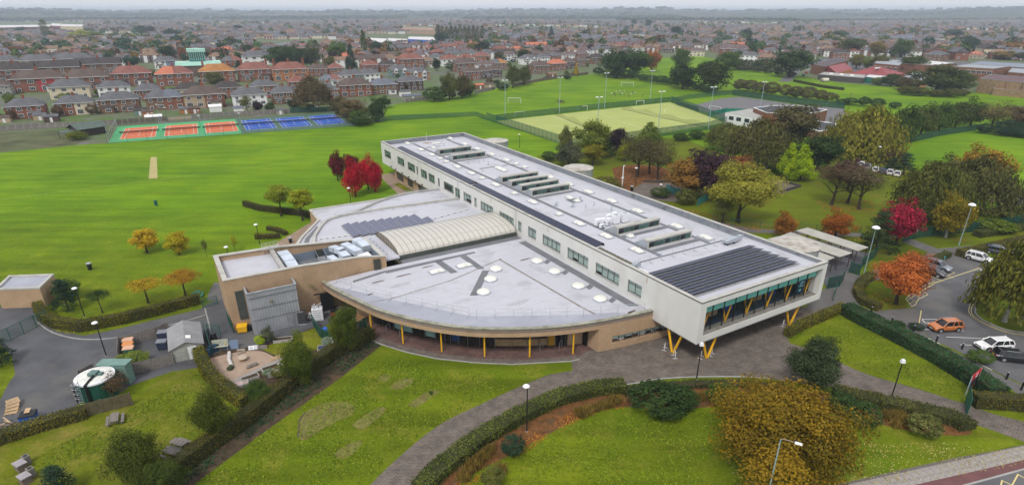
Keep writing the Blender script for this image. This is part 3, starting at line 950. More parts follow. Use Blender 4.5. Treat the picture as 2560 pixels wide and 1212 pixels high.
# ground floor under the long block
mb=MB()
GW=[(95.0,98.6),(101.4,106.2),(87.5,91.5),(80.5,84.0)]
gy=sorted(GW)
edges=[11.0]+[v for a in gy for v in a]+[107.8]
for i in range(0,len(edges),2):mb.box(1.0,edges[i],0,1.4,edges[i+1],ZB-0.13)
for a in gy:
 mb.box(1.0,a[0],0,1.4,a[1],0.3)
 mb.box(1.0,a[0],2.35,1.4,a[1],ZB-0.13)
mb.box(1.4,107.4,0,24,107.8,ZB-0.13)
mb.box(23.6,11.0,0,24,107.4,ZB-0.13)
mb.box(1.4,11.0,0,23.6,11.4,ZB-0.13)
sb(mb, 'ground_floor_wall',buff)
for a in gy:
 wo_=thing('ground_floor_window',None,None)
 wo_.parent=SB
 f=MB()
 f.box(1.12,a[0],0.3,1.2,a[1],0.38).box(1.12,a[0],2.27,1.2,a[1],2.35)
 for i in range(6):
  yy=a[0]+(a[1]-a[0])*i/5
  f.box(1.11,max(a[0],yy-0.05),0.38,1.21,min(a[1],yy+0.05),2.27)
 put('frame',f.mesh('frame',framem),wo_)
 for i in range(5):
  y0=a[0]+(a[1]-a[0])*i/5+0.05
  pb('pane',MB().box(1.15,y0,0.38,1.17,y0+(a[1]-a[0])/5-0.1,2.27),glass_d,wo_)
for y in (86,90,94.3,98.8,103.5,106.8):
 sb(MB().box(-0.28,y,3.5,-0.02,y+0.3,3.72), 'wall_light',blackp)
for y in (9.5,52.4,33.1):sb(MB().box(-0.012,y,7.9,-0.004,y+0.12,8.75), 'rust_streak',plain('rust_streak',(0.36,0.23,0.12),0.9,0.2))
for y in (43.3,66.8):sb(MB().tube((-0.06,y,4.4),(-0.06,y,8.8),0.05), 'downpipe',galv,fix=False)
# yellow V props
for (fx_,fy_),tops in (((0.35,3.9),((0.35,5.15),(0.35,2.65))),((3.2,0.6),((1.9,0.6),(4.5,0.6))),((20.2,0.7),((18.5,0.6),(21.5,0.6))),((24.6,3.9),((24.6,5.2),(24.6,2.6)))):
 for t_ in tops:
  sb(MB().tube((fx_+(t_[0]-fx_)*0.1,fy_+(t_[1]-fy_)*0.1,0),(t_[0],t_[1],ZB-0.02),0.16,n=10), 'prop',yellowp,fix=False)
# ---- fan shaped front wing
ARC=[(-35.54,41.0),(-34.95,37.9),(-33.75,34.0),(-32.8,31.2),(-31.4,27.5),(-28.9,23.25),(-25.9,19.4),(-22.6,16.3),(-18.96,13.95),(-15.24,12.0),(-11.67,10.65),(-7.64,9.6),(-3.6,8.85),(0.0,8.4)]
FZ,FD=4.5,4.33
def lf(t,s,dz=0.38):
 # the same sight line, dz higher
 k=dz/(CAMH-4.1)
 return (t+(-52.7-t)*k,s+(-43.1-s)*k)
ARC=[lf(*p) for p in ARC[:-1]]+[(0.0,7.8)]
arc=curve(ARC,4)
fan=arc+[(-0.01,41.0),(-25.4,41.0)]
mb=MB().prism(fan,FD-0.35,FD)
froof=sb(mb, 'roof',membrane)
# damp outer band of the roof
def inset(line,d):
 out=[]
 for i,p in enumerate(line):
  a,b=Vector(line[max(0,i-1)]),Vector(line[min(len(line)-1,i+1)])
  t_=(b-a).normalized()
  out.append((p[0]+t_.y*-d*-1*-1,p[1]+t_.x*d))
 return out
def offl(line,d):
 """polyline moved d to its left"""
 out=[]
 for i,p in enumerate(line):
  a,b=Vector(line[max(0,i-1)][:2]),Vector(line[min(len(line)-1,i+1)][:2])
  t_=(b-a).normalized()
  out.append((p[0]-t_.y*d,p[1]+t_.x*d))
 return out
RAIL=[(-33.6,40.0),(-30.95,34.0),(-28.6,30.4),(-25.6,26.3),(-22.8,22.3),(-21.4,20.3),(-20.6,19.65),(-16.3,17.2),(-12.0,14.8),(-8.0,12.7),(-3.6,10.84),(-0.2,9.3)]
RAIL=[lf(*p) for p in RAIL]
wet=offl(arc,0.5)[2:-2]
mb=MB().poly([(p[0],p[1],FD+0.003) for p in wet]+[(p[0],p[1],FD+0.003) for p in RAIL[::-1][1:-1]])
sb(mb, 'damp_roof_band',membrane2,froof)
mb=MB()
for k in range(14):
 y=14+2.0*k
 xs=[p[0] for p in arc if p[1]>y]
 x0=max(p[0] for p in arc if p[1]>y) if xs else-1
 if y<40:mb.box(x0+1.2,y,FD+0.0035,-1.0,y+0.06,FD+0.0045)
for (xa,ya,xb,yb) in ((-7.2,15.0,-30.0,36.0),(-7.4,22.0,-0.5,18.0),(-2.0,34.0,-12.0,22.0)):
 mb.ribbon([(xa,ya),(xb,yb)],-0.03,0.03,FD+0.0048,FD+0.0058)
sb(mb, 'roof_seam',plain('membrane_seam2',(0.385,0.39,0.415),0.7,0.1),froof)
mb=MB()
mb.ribbon(arc,0.0,0.38,3.4,FZ)
sb(mb, 'fascia',buff)
mb=MB()
mb.ribbon(arc,-0.05,0.52,FZ+0.003,FZ+0.13)
sb(mb, 'coping',plain('mossy_coping',(0.275,0.270,0.215),0.85,0.3,1.2,fine=0.25,dirt=(0.155,0.16,0.10),dscale=0.9))
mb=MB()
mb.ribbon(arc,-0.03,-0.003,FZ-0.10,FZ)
sb(mb, 'painted_coping_shadow',darkline)  # shadow line below the curved coping, put in as a dark band
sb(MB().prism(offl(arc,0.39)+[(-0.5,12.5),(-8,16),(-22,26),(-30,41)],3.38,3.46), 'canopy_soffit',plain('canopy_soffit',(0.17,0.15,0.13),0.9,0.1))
# shop-like glazed front under the canopy
gl=[(-30.9,31.9),(-30.1,30.7),(-28.5,27.3),(-25.3,22.9),(-24.0,20.9),(-21.1,18.0),(-15.7,14.6),(-12.25,13.0),(-10.6,12.5)]
gl=curve(gl,3)
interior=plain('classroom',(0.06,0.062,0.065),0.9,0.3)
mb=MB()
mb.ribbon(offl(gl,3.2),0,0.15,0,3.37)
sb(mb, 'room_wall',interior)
gw=thing('glazed_front',None,None)
gw.parent=SB
for i in range(len(gl)-1):
 a,b=gl[i],gl[i+1]
 pb('pane',MB().ribbon([a,b],0,0.02,0.12,3.37),clear,gw)
 pb('mullion',MB().obox((a[0],a[1],0.0),0.09,0.12,3.37,math.atan2(b[1]-a[1],b[0]-a[0])),framem,gw)
 mx_,my_=(a[0]+b[0])/2,(a[1]+b[1])/2
 if i in (5,6,8):pb('blind',MB().ribbon(offl([a,b],0.15),0,0.02,0.3,2.9),plain('pale_teal_board',(0.40,0.68,0.64),0.7,0.1),gw)
 if i in (16,17,18,19):
  pb('counter',MB().ribbon(offl([a,b],0.5),0,0.4,0.12,1.1),plain('buff_counter',(0.55,0.38,0.20),0.8,0.1),gw)
  pb('display',MB().ribbon(offl([a,b],0.7),0,0.05,1.5,2.1),white_p,gw)
 if i==12:pb('display',MB().ribbon(offl([a,b],0.5),0,0.05,0.3,1.7),plain('blue_board',(0.03,0.10,0.35),0.7),gw)
 if i==20:pb('cupboard',MB().ribbon(offl([a,b],0.3),0,0.5,0.12,1.9),yellowp,gw)
# brick piers and end walls under the canopy
for q,zt in (([(-32.6,34.5),(-31.2,32.2),(-30.3,32.6),(-31.6,35)],3.37),([(-10.6,12.5),(-7.2,11.4),(-7.0,11.9),(-10.4,13.0)],3.37)):
 sb(MB().prism(q,0,zt), 'pier',buff)
mb=MB()
endw=[p for p in offl(arc,-0.03) if p[0]>-8.2]+curve([(0.3,7.7),(3.0,7.55),(6.5,7.8),(9.5,8.4)],4)
mb.ribbon(endw,0,0.35,0,0.95)
mb.ribbon([p for p in endw if p[0]<0.1],0,0.35,1.95,3.42)
mb.ribbon([p for p in endw if p[0]>-0.6],0,0.35,1.95,3.1)
for k in (0,1):mb.ribbon(endw[k:k+2],0,0.35,0.95,1.95)
sb(mb, 'end_wall',buff)
sb(MB().ribbon([endw[0],(endw[0][0]-0.2,11.6)],-0.35,0,0,3.37), 'end_wall',buff)
sb(MB().box(-8.6,11.0,0,-8.4,11.9,2.4), 'door',blackp)
w_=thing('strip_window',None,None)
w_.parent=SB
for i in range(2,len(endw)-1):
 a,b=endw[i],endw[i+1]
 pb('pane',MB().ribbon([a,b],0.08,0.10,0.98,1.92),clear,w_)
 pb('mullion',MB().obox((a[0],a[1]+0.09,0.95),0.08,0.09,1.0),framem,w_)
 pb('blind',MB().ribbon([a,b],0.2,0.22,1.45+0.1*(i % 2),1.92),blind,w_)
 pb('shelf_goods',MB().ribbon([a,b],0.4,0.8,1.0,1.3+0.1*(i % 3)),[white_p,blackp,redlane][i % 3],w_)
for x,y in ((-32.1,29.6),(-29.45,24.4),(-25.85,19.75),(-21.55,15.75),(-16.55,12.65),(-11.2,10.4)):
 sb(MB().tube((x,y,0),(x,y,3.4),0.11,n=10), 'column',yellowp,fix=False)
# roof furniture of the fan
dome=MB()
dome.lathe((0,0,0),[(1.02,0),(1.02,0.16),(0.98,0.2)],20,1,cap=False)
dome.lathe((0,0,0),[(0.98,0.2),(0.9,0.32),(0.72,0.44),(0.45,0.52),(0.15,0.56),(0.01,0.565)],20,0,cap=False)
dme=dome.mesh('dome_rooflight',[opal,galv])
dme.polygons.foreach_set('use_smooth',[True]*len(dme.polygons))
for x,y in ((-10.7,31.8),(-13.3,28.85),(-16.4,25.4),(-3.3,31.2),(-3.3,26.2),(-3.35,20.0),(-3.3,14.95)):
 x,y=lf(x,y,0.3)
 put('dome_rooflight',dme,froof,(x,y,FD+0.003))
for x,y in (lf(-19.1,35.5,0.2),lf(-14.45,35.4,0.2)):put('rooflight',rl1,froof,(x,y,FD+0.003),math.pi/2)
mb=MB()
z=FD+0.0065
for q in ([(-18.5,25.7),(-17.5,25.2),(-11.7,32.2),(-12.6,32.8)],[(-17.6,39.8),(-16.4,39.8),(-16.2,34.2),(-17.4,34.3)],[(-13.1,39.8),(-11.9,39.8),(-11.9,33.2),(-13.0,33.5)],[(-1.7,39.6),(-0.3,39.6),(-0.3,10.2),(-1.7,10.8)],[(-26,39.4),(-26,40.6),(-10,40.6),(-10,39.9)],[(-31.5,38.7),(-31.3,39.5),(-26,40.6),(-26,39.9)],[(-2.5,29.6),(-2.5,30.6),(-1.75,30.6),(-1.75,29.6)],[(-2.5,24.6),(-2.5,25.6),(-1.75,25.6),(-1.75,24.6)],[(-2.5,18.4),(-2.5,19.4),(-1.75,19.4),(-1.75,18.4)],[(-2.5,13.3),(-2.5,14.2),(-1.75,14.2),(-1.75,13.3)]):
 mb.poly([(*lf(p[0],p[1]),z) if p[0]<-1.8 else (p[0],p[1],z) for p in q])
sb(mb, 'roof_walkway',walkway,froof)
mb=MB()
for q,wd in ((([-8.0,35.4],[-7.4,24.0],[-6.9,14.5],[-6.6,11.9]),0.35),(([-7.6,35.5],[-18.5,31.9],[-28.0,30.6],[-31.6,31.0]),0.22)):
 mb.ribbon([lf(*p) for p in q],-wd/2,wd/2,z+0.002,z+0.005)
sb(mb, 'roof_gutter',plain('gutter_dirt',(0.225,0.205,0.185),0.9,0.35,1.5,fine=0.3),froof)
mb=MB()
for x,y,w1,w2 in ((-28.2,37.1,2.2,0.35),(-24.0,37.4,2.8,0.4),(-19.4,38.6,2.2,0.35),(-30.6,33.5,1.0,0.4),(-4.4,33.2,2.2,0.4),(-1.9,9.9,1.6,0.5)):
 x,y=lf(x,y)
 mb.poly([(x-w1/2,y-w2*0.3,z+0.006),(x-w1*0.2,y-w2/2,z+0.006),(x+w1/2,y-w2*0.1,z+0.006),(x+w1*0.4,y+w2/2,z+0.006),(x-w1*0.3,y+w2*0.4,z+0.006)])
sb(mb, 'rust_patch',stain,froof)
def puddles(spots,z,parent,seed):
 q=random.Random(seed)
 for k,(x,y,a,b) in enumerate(spots):
  m_=MB().poly([(x+a*math.cos(t)*q.uniform(0.6,1.15),y+b*math.sin(t)*q.uniform(0.6,1.15),z+0.0004*k) for t in [math.pi*2*i/14 for i in range(14)]])
  sb(m_, 'damp_patch',plain('damp_patch',(0.375,0.380,0.415),0.4,0.12,0.6,spec=0.4),parent)
puddles([(-14,19.5,2.2,0.6),(-20,24,2.0,0.7),(-24,30,2.6,0.9),(-5.2,28,0.8,2.4),(-10,24.5,1.6,1.0),(-26,33.5,2.2,0.6),(-9.5,37.6,2.4,0.6)],FD+0.0105,froof,1)
puddles([(12,84,2.4,1.0),(15.5,78,1.6,1.8),(5.0,70,0.7,3.0),(22.5,66,0.7,5.0),(13,38,2.6,1.6),(4.9,42,0.6,3.4),(22.3,36,0.8,4.6),(12.5,69,2.0,0.9),(5.2,97,0.6,3.0),(22.6,98,0.7,4.0),(12,22.5,2.2,0.8)],DK+0.0145,roof,2)
puddles([(14,12.2,3.0,0.6),(5,1.2,2.4,0.4),(23.4,6.5,0.5,2.6)],DK2+0.003,roof2,3)
sb(MB().box(2.3,15.2,DK+0.02,2.9,23.0,DK+0.05), 'gutter_debris',plain('gutter_debris',(0.11,0.10,0.075),0.95,0.5,3.0),roof)
# ---- brick west wing with the sunken plant yard
NW=[(-48.7,39.75),(-38.4,39.6),(-29.5,41.2),(-25.4,40.8)]
FW=[(-25.6,50.4),(-39.6,49.6),(-48.75,50.4)]
NZ,FZW=[7.8,7.75,6.7,6.2],[6.3,7.8,7.8]
poly=NW+FW
mb=MB()
rz_=NZ+FZW
ring=[(p[0],p[1]) for p in poly]
mb.ribbon(ring,0.0,0.4,[0.0]*7,rz_,close=True)
sb(mb, 'west_wing_wall',buff)
mb=MB()
mb.ribbon(ring,-0.06,0.62,[z+0.003 for z in rz_],[z+0.12 for z in rz_],close=True)
sb(mb, 'coping',coping)
WD=7.0
wroof=sb(MB().prism([(-48.35,40.1),(-40.8,40.05),(-40.8,49.2),(-48.35,50.0)],WD-0.3,WD), 'roof',membrane)
sb(MB().box(-48.3,40.2,WD+0.002,-47.9,49.8,WD+0.006), 'damp_strip',stain,wroof)
sb(MB().ribbon([(-40.7,40.0),(-40.7,49.3)],-0.3,0.3,4.2,7.72), 'parapet',concm)
PF=4.9
bluew=plain('plant_wall_blue_grey',(0.165,0.205,0.255),0.7,0.12,0.6)
sb(MB().prism([(-40.3,40.1),(-29.5,41.7),(-26,41.4),(-26,50.0),(-39.6,49.1),(-40.3,49.2)],PF-0.3,PF), 'plant_yard_floor',plain('plant_floor',(0.15,0.16,0.175),0.8,0.25,0.7))
sb(MB().ribbon([(-26.1,49.9),(-39.5,49.15)],0.003,0.2,PF,6.15), 'plant_wall',bluew)
sb(MB().ribbon([(-39.4,40.2),(-29.6,41.65)],0.003,0.1,PF,6.5), 'plant_wall',bluew)
sb(MB().ribbon([(-26.1,41.3),(-26.1,49.8)],0.003,0.1,PF,6.2), 'plant_wall',bluew)
sb(MB().box(-34.3,48.95,PF,-33.1,49.2,PF+1.35), 'door',plain('dark_door',(0.05,0.05,0.045),0.6))
sb(MB().box(-27.4,40.6,FD+0.02,-26.4,41.0,6.05), 'door',plain('dark_door2',(0.045,0.05,0.04),0.6))
sb(MB().box(-47.6,39.66,1.6,-46.5,39.8,6.0), 'louvre_panel',grille)
for k in range(3):sb(MB().box(-47.6,39.64,1.58+1.48*k,-46.5,39.66,1.62+1.48*k), 'louvre_rail',framem)
sb(MB().box(-36.4,39.4,0,-34.7,39.9,2.9), 'door',blackp)
for x,z in ((-37.6,4.4),(-44.5,3.6)):sb(MB().box(x,39.35,z,x+0.4,39.62,z+0.3), 'wall_light',plain('lamp_housing',(0.2,0.16,0.08),0.6))
sb(MB().box(-37.3,39.5,2.9,-36.5,39.58,3.1), 'wall_vent',blackp)
# corrugated screen box against the wing
mb=MB()
x0,x1,y0,y1,zt=-46.3,-39.95,37.2,39.6,6.3
nc=34
for i in range(nc):
 a,b=x0+(x1-x0)*i/nc,x0+(x1-x0)*(i+1)/nc
 mb.box(a,y0-(0.06 if i % 2 else 0.0),0,b-0.003,y0+0.06,zt)
for i in range(14):
 a,b=y0+0.07+(y1-y0-0.07)*i/14,y0+0.07+(y1-y0-0.07)*(i+1)/14
 for xs,sg in ((x0,-1),(x1,1)):
  mb.box(xs-0.03+sg*(0.05 if i % 2 else 0),a,0,xs+0.03+sg*(0.05 if i % 2 else 0),b-0.003,zt)
scr=sb(mb, 'plant_screen',louvre)
pb('screen_rail',MB().ribbon([(x0,39.6),(x0,y0),(x1,y0),(x1,39.6)],-0.12,0.08,zt+0.003,zt+0.14),galv,scr)
pb('screen_band',MB().box(x0,y0-0.15,5.55,x1,y0-0.125,5.62).box(x0,y0-0.15,3.9,x1,y0-0.125,3.96).box(x0,y0-0.15,2.2,x1,y0-0.125,2.25),framem,scr)
pb('screen_door',MB().box(-41.8,y0-0.17,0.05,-40.9,y0-0.13,2.1),plain('screen_door',(0.22,0.23,0.25),0.5),scr)
pb('wall_light',MB().box(-43.6,y0-0.3,4.5,-43.3,y0-0.11,4.75),plain('lamp_housing',(0.2,0.16,0.08),0.6),scr)
# ---- barrel vaulted atrium
VX0,VX1,VY0,VY1,VZ,VR=-22.6,-0.3,42.9,54.0,5.0,1.5
nseg,nbay=14,22
def vp(x,a):
 t_=math.pi*a
 return (x,(VY0+VY1)/2-(VY1-VY0)/2*math.cos(t_),VZ+VR*math.sin(t_)**0.85)
for i in range(nbay):
 xa,xb=VX0+(VX1-VX0)*i/nbay,VX0+(VX1-VX0)*(i+1)/nbay
 m_=MB()
 for j in range(nseg):
  m_.poly([vp(xa+0.03,j/nseg),vp(xb-0.03,j/nseg),vp(xb-0.03,(j+1)/nseg),vp(xa+0.03,(j+1)/nseg)])
 me=m_.mesh('vault_panel',polyc)
 put('vault_panel',me,SB)
ribm=MB()
for i in range(nbay+1):
 xa=VX0+(VX1-VX0)*i/nbay
 ribm=MB()
 for j in range(nseg):ribm.tube(vp(xa,j/nseg),vp(xa,(j+1)/nseg),0.03,n=4,cap=False)
 put('vault_rib',ribm.mesh('vault_rib',framem),SB)
mb=MB()
for a in (0.25,0.5,0.75):mb.tube(vp(VX0,a),vp(VX1,a),0.025,n=4)
sb(mb, 'vault_rail',coping,fix=False)
m_=MB()
for j in range(nseg):m_.poly([(VX0+0.02,vp(0,j/nseg)[1],VZ-0.4),(VX0+0.02,vp(0,(j+1)/nseg)[1],VZ-0.4),vp(VX0+0.02,(j+1)/nseg),vp(VX0+0.02,j/nseg)])
sb(m_, 'vault_end_glazing',seethru('end_glazing',(0.30,0.25,0.19),0.75,0.3),fix=False)
for j in range(1,nseg):
 p=vp(VX0-0.02,j/nseg)
 sb(MB().tube((p[0],p[1],VZ-0.4),p,0.035,n=4), 'vault_end_bar',framem,fix=False)
sb(MB().box(VX0,VY0-0.35,FD,VX1,VY0-0.02,VZ+0.02), 'atrium_wall',grille)
sb(MB().box(VX0,VY1+0.02,FD,VX1,VY1+0.3,VZ+0.02), 'atrium_wall',concm)
sb(MB().box(VX0,41.05,FD,VX1,VY0-0.36,FD+0.02), 'gutter_roof',walkway)
sb(MB().box(VX0+0.1,VY0,3.0,VX1,VY1,3.6), 'atrium_floor',plain('atrium_floor',(0.50,0.44,0.35),0.8,0.1))
sb(MB().box(-25.9,42.0,PF,VX0-0.1,54.0,PF+0.3), 'link_roof',membrane)
# ---- roofs behind the atrium
PVZ=4.95
arc2=curve([(0.0,66.6),(-8.5,67.6),(-17.4,68.3),(-26.7,67.3),(-31.1,60.9),(-32.7,56.5),(-34.2,50.2)],5)
mid=arc2+[(-26,50.5),(-25.9,54.3),(0.0,54.3)]
mroof=sb(MB().prism(mid,0,PVZ-0.05,0,1), 'middle_wing',[buff,membrane])
mb=MB()
mb.ribbon(arc2,-0.25,0.25,PVZ-0.1,PVZ+0.35)
sb(mb, 'coping',coping)
arc3=curve([(0.0,76.6),(-7,77.2),(-14.4,74.6),(-22.2,69.3),(-26.6,67.8),(-28.6,66.6)],5)
sb(MB().prism(arc3+arc2[::-1][6:] if False else arc3+[(-27.3,67.0),(-17.4,68.6),(-8.5,67.9),(0.0,66.9)],0,4.5,0,1), 'crescent_wing',[buff,membrane])
mb=MB()
mb.ribbon(arc3,-0.5,0.0,4.3,4.85)
sb(mb, 'coping',concm)
outer=[(0.0,79.5),(-9.9,79.0),(-14.4,78.8),(-28.2,79.0),(-28.4,71.5),(-33.6,63.2),(-35.6,58.9),(-37.2,50.3),(-34.0,50.3),(-32.5,57),(-30.9,61.2),(-26.6,67.6),(-22,69.6),(-14.4,75),(-7,77.6),(0,77.0)]
oroof=sb(MB().prism(outer,0,3.7,0,1), 'outer_wing',[buff,membrane])
mb=MB()
mb.ribbon(outer[:8],-0.06,0.42,3.703,3.95)
sb(mb, 'coping',coping)
mb=MB()
mb.ribbon([(-29.6,68.2),(-33.0,62.6),(-35.0,57),(-36.0,51)],0.1,0.9,3.72,3.73)
sb(mb, 'roof_walkway',walkway,oroof)
# stair drums on the far side
corr=plain('fluted_cladding',(0.33,0.345,0.345),0.7,0.15,0.9,fine=0.1)
for i,(x,y) in enumerate(((31.1,105.5),(31.9,67.4),(31.0,9.0))):
 m_=MB()
 n=36
 for k in range(n):
  a,b=2*math.pi*k/n,2*math.pi*(k+0.88)/n
  r=3.45
  m_.poly([(x+r*math.cos(a),y+r*math.sin(a),0),(x+r*math.cos(b),y+r*math.sin(b),0),(x+r*math.cos(b),y+r*math.sin(b),7.5),(x+r*math.cos(a),y+r*math.sin(a),7.5)])
 m_.lathe((x,y,0),[(3.39,0),(3.39,7.5)],36)
 dr=sb(m_, 'stair_drum',corr,fix=False)
 pb('drum_roof',MB().lathe((x,y,7.5),[(3.55,0.003),(3.55,0.14),(0.05,0.45)],36),plain('weathered_roof',(0.42,0.40,0.36),0.85,0.2,0.5,fine=0.15,dirt=(0.24,0.20,0.16),dscale=0.35),dr)
# things on the roofs (x across, y along the long block)
def W(t,s,z=0.0):return loc2w(t,s,z)
pvme={}
def panel_mesh(w_,l_,nx,ny):
 k=(w_,l_)
 if k not in pvme:
  m_=MB().box(-w_/2,-l_/2,0,w_/2,l_/2,0.035,1)
  for i in range(nx):
   for j in range(ny):
    a,b=-w_/2+0.03+(w_-0.06)*i/nx,-l_/2+0.03+(l_-0.06)*j/ny
    m_.poly([(a+0.008,b+0.008,0.037),(a+(w_-0.06)/nx-0.008,b+0.008,0.037),(a+(w_-0.06)/nx-0.008,b+(l_-0.06)/ny-0.008,0.037),(a+0.008,b+(l_-0.06)/ny-0.008,0.037)])
  pvme[k]=m_.mesh('panel',[pvm,plain('dark_panel_frame',(0.035,0.038,0.055),0.4,0.1)])
 return pvme[k]
A1=thing('solar_array', 'six rows of dark solar panels on the roof end above the big window', 'solar panels',W(12,6,DK2),BTH, 'rooftop solar arrays')
pm=panel_mesh(1.62,1.2,6,4)
for r in range(6):
 y=2.75+1.42*r-6
 x0=1.4+0.0*r
 for c in range(13):
  put('panel',pm,A1,(x0+c*1.645-12,y+0.35,0.24),rot=(rad(-11),0,0))
 pb('rail',MB().box(x0-0.9-12,y-0.34,0.10,x0+20.7-12,y-0.28,0.20),pvf,A1)
 pb('rail',MB().box(x0-0.9-12,y-0.50,0.08,x0+20.7-12,y-0.45,0.16),pvf,A1)
 for c in range(11):
  pb('ballast',MB().box(x0-0.7+c*2.0-12,y-0.42,0.0,x0-0.5+c*2.0-12,y-0.31,0.12),blackp,A1)
A2=thing('solar_array', 'long single strip of solar panels along the roof edge of the long block', 'solar panels',W(2.6,66,DK),BTH, 'rooftop solar arrays')
pm2=panel_mesh(1.6,0.98,6,4)
for c in range(82):
 y=23.9+c*1.03
 if abs(y-65.4)<0.5:continue
 put('panel',pm2,A2,(0.25,y-66,0.30),rot=(0,rad(-10),0))
pb('rail',MB().box(-0.75,23.2-66,0.05,-0.68,108.3-66,0.14).box(1.12,23.2-66,0.05,1.19,108.3-66,0.40),blackp,A2)
A3=thing('solar_array', 'block of tilted blue grey solar panels on the low roof beside the vault', 'solar panels',W(-18,59,PVZ),BTH, 'rooftop solar arrays')
pm3=panel_mesh(1.5,1.0,6,4)
bluepv=glassm('blue_solar_cells',(0.055,0.062,0.125),0.3,0.4)
pm3.materials[0]=bluepv
pm3.materials[1]=pvf
for r in range(10):
 x=-25.6+1.56*r
 for c in range(7 if r<9 else 3):
  put('panel',pm3,A3,(x+18,55.6+(1.6 if r==9 else 0.0)+0.06*r+c*1.02-59-0.25*r,0.30),rot=(0,rad(-13),0))
 pb('rail',MB().box(x+18-0.80,55.0-59-0.2*r,0.02,x+18-0.76,62.2-59-0.2*r,0.12),pvf,A3)
for lab,pts in (('thin cable tray crossing the low roof right of the blue panels',[(-9.6,57.4),(-1.0,59.5)]),('thin cable tray crossing the low roof left of the blue panels',[(-26.2,56.5),(-31.8,57.4)])):
 t_=thing('cable_tray',lab, 'cable tray',W(pts[0][0],pts[0][1],PVZ),BTH, 'rooftop cable trays')
 d=(pts[1][0]-pts[0][0],pts[1][1]-pts[0][1])
 pb('tray',MB().tube((0,0,0.1),(d[0],d[1],0.1),0.06,n=4),white_p,t_)
 for k in range(6):pb('foot',MB().box(d[0]*k/5.5-0.15,d[1]*k/5.5-0.1,0,d[0]*k/5.5+0.15,d[1]*k/5.5+0.1,0.06),blackp,t_)
t_=thing('cable_tray', 'white cable tray along the roof edge in front of the panel strip', 'cable tray',W(1.2,10.5,DK),BTH, 'rooftop cable trays')
pb('tray',MB().box(0.2,0.2,0.55,0.4,3.9,0.65).box(0.2,3.95,0.1,0.4,13,0.2),white_p,t_)
for k in range(5):pb('foot',MB().box(0.1,4.5+1.9*k,0,0.5,4.7+1.9*k,0.09),blackp,t_)
acl=['leftmost', 'second', 'third', 'fourth', 'fifth', 'sixth', 'seventh', 'rightmost']
for i,(x,y,two) in enumerate(sorted([(8.8,31.2,1),(9.8,31.0,1),(10.5,30.5,1),(12.2,30.6,2),(14.0,30.4,2),(8.7,29.9,0),(11.9,32.1,1),(13.5,32.4,1)])):
 h=(0.7,1.25,1.6)[two]
 wd=(0.9,0.95,1.25)[two]
 a=thing('air_conditioner', '%s of the white air conditioning units clustered on the long roof' % acl[i] if i else 'leftmost of the white air conditioning units clustered on the long roof', 'air conditioner',W(x,y,DK+0.008),BTH, 'rooftop air conditioners')
 pb('casing',MB().box(-wd/2,-0.22-0.12*two,0.12,wd/2,0.22+0.12*two,h),lampw,a)
 pb('foot',MB().box(-wd/2,-0.3,0,wd/2,-0.18,0.118).box(-wd/2,0.18,0,wd/2,0.3,0.118),blackp,a)
 if two==2:
  pb('fan_grille',MB().lathe((0,0,h),[(0.42,0.002),(0.42,0.12),(0.36,0.13)],14),galv,a)
  pb('side_grille',MB().box(wd/2+0.003,-0.3,0.2,wd/2+0.02,0.3,h-0.2),blackp,a)
 else:
  for k in range(max(1,two+0)):
   zc=h*(0.5 if two<1 else 0.32+0.36*k)+0.05
   pb('fan_grille',MB().tube((0.0,-0.345-0.12*(two-1) if two else-0.225,zc),(0.0,-0.36 if two else-0.24,zc),0.3,n=14),galv,a)
  pb('side_grille',MB().box(wd/2+0.003,-0.15,0.2,wd/2+0.02,0.15,h-0.1),blackp,a)
# small roof vents
for i,(x,y,h,nm) in enumerate([(12.2,106,0.8, 'beside the front rooflight at the far end'),(14.4,104.4,0.5, 'right of the far end rooflight'),(10.3,82.0,0.55, 'left in the open middle of the long roof'),(13.0,81.8,0.6, 'in the open middle of the long roof'),(15.2,83.5,0.55, 'furthest back of the open roof middle'),(17.6,82.4,0.55, 'rightmost in the open roof middle'),(14.0,79.0,0.8, 'tallest in the open roof middle'),(10.0,74.5,0.6, 'bent one left of the double rooflight'),(13.2,40.2,0.5, 'thin one in front of the four monitors'),(15.6,40.8,0.5, 'thin one right in front of the four monitors'),(16.2,36.5,0.9, 'grey one behind the air conditioners')]):
 v=thing('vent_pipe', 'short grey vent pipe %s' % nm, 'vent',W(x,y,DK),BTH, 'roof vent pipes')
 pb('pipe',MB().tube((0,0,0),(0,0,h),0.07,n=8),galv,v)
 pb('cowl',MB().lathe((0,0,h),[(0.12,0.002),(0.12,0.12),(0.03,0.2)],8),galv,v)
 pb('flange',MB().lathe((0,0,0),[(0.2,0.003),(0.2,0.03)],8),galv,v)
for i,(x,y,nm) in enumerate([(9.3,44.2, 'left of the pair near the four monitors'),(11.5,42.0, 'right of the pair near the four monitors'),(15.2,44.8, 'beside the square rooflight in mid roof')]):
 v=thing('roof_cowl', 'bent grey roof extract cowl, %s' % nm, 'vent',W(x,y,DK),BTH, 'roof extract cowls')
 pb('base',MB().box(-0.3,-0.3,0.002,0.3,0.3,0.2),galv,v)
 pb('elbow',MB().path([(0,0,0.2),(0,0,0.5),(0.15,-0.1,0.65),(0.4,-0.25,0.65)],0.13,8),galv,v)
v=thing('roof_antenna', 'thin white antenna mast on a wooden cross base at the far roof end', 'antenna',W(11.8,110.0,DK),BTH)
pb('mast',MB().tube((0,0,0.1),(0,0,2.9),0.05,0.02),white_p,v)
pb('foot',MB().box(-1.2,-0.08,0.003,1.2,0.08,0.12).box(-0.08,-1.0,0.121,0.08,1.0,0.2),plain('orange_base',(0.38,0.22,0.10),0.8),v)
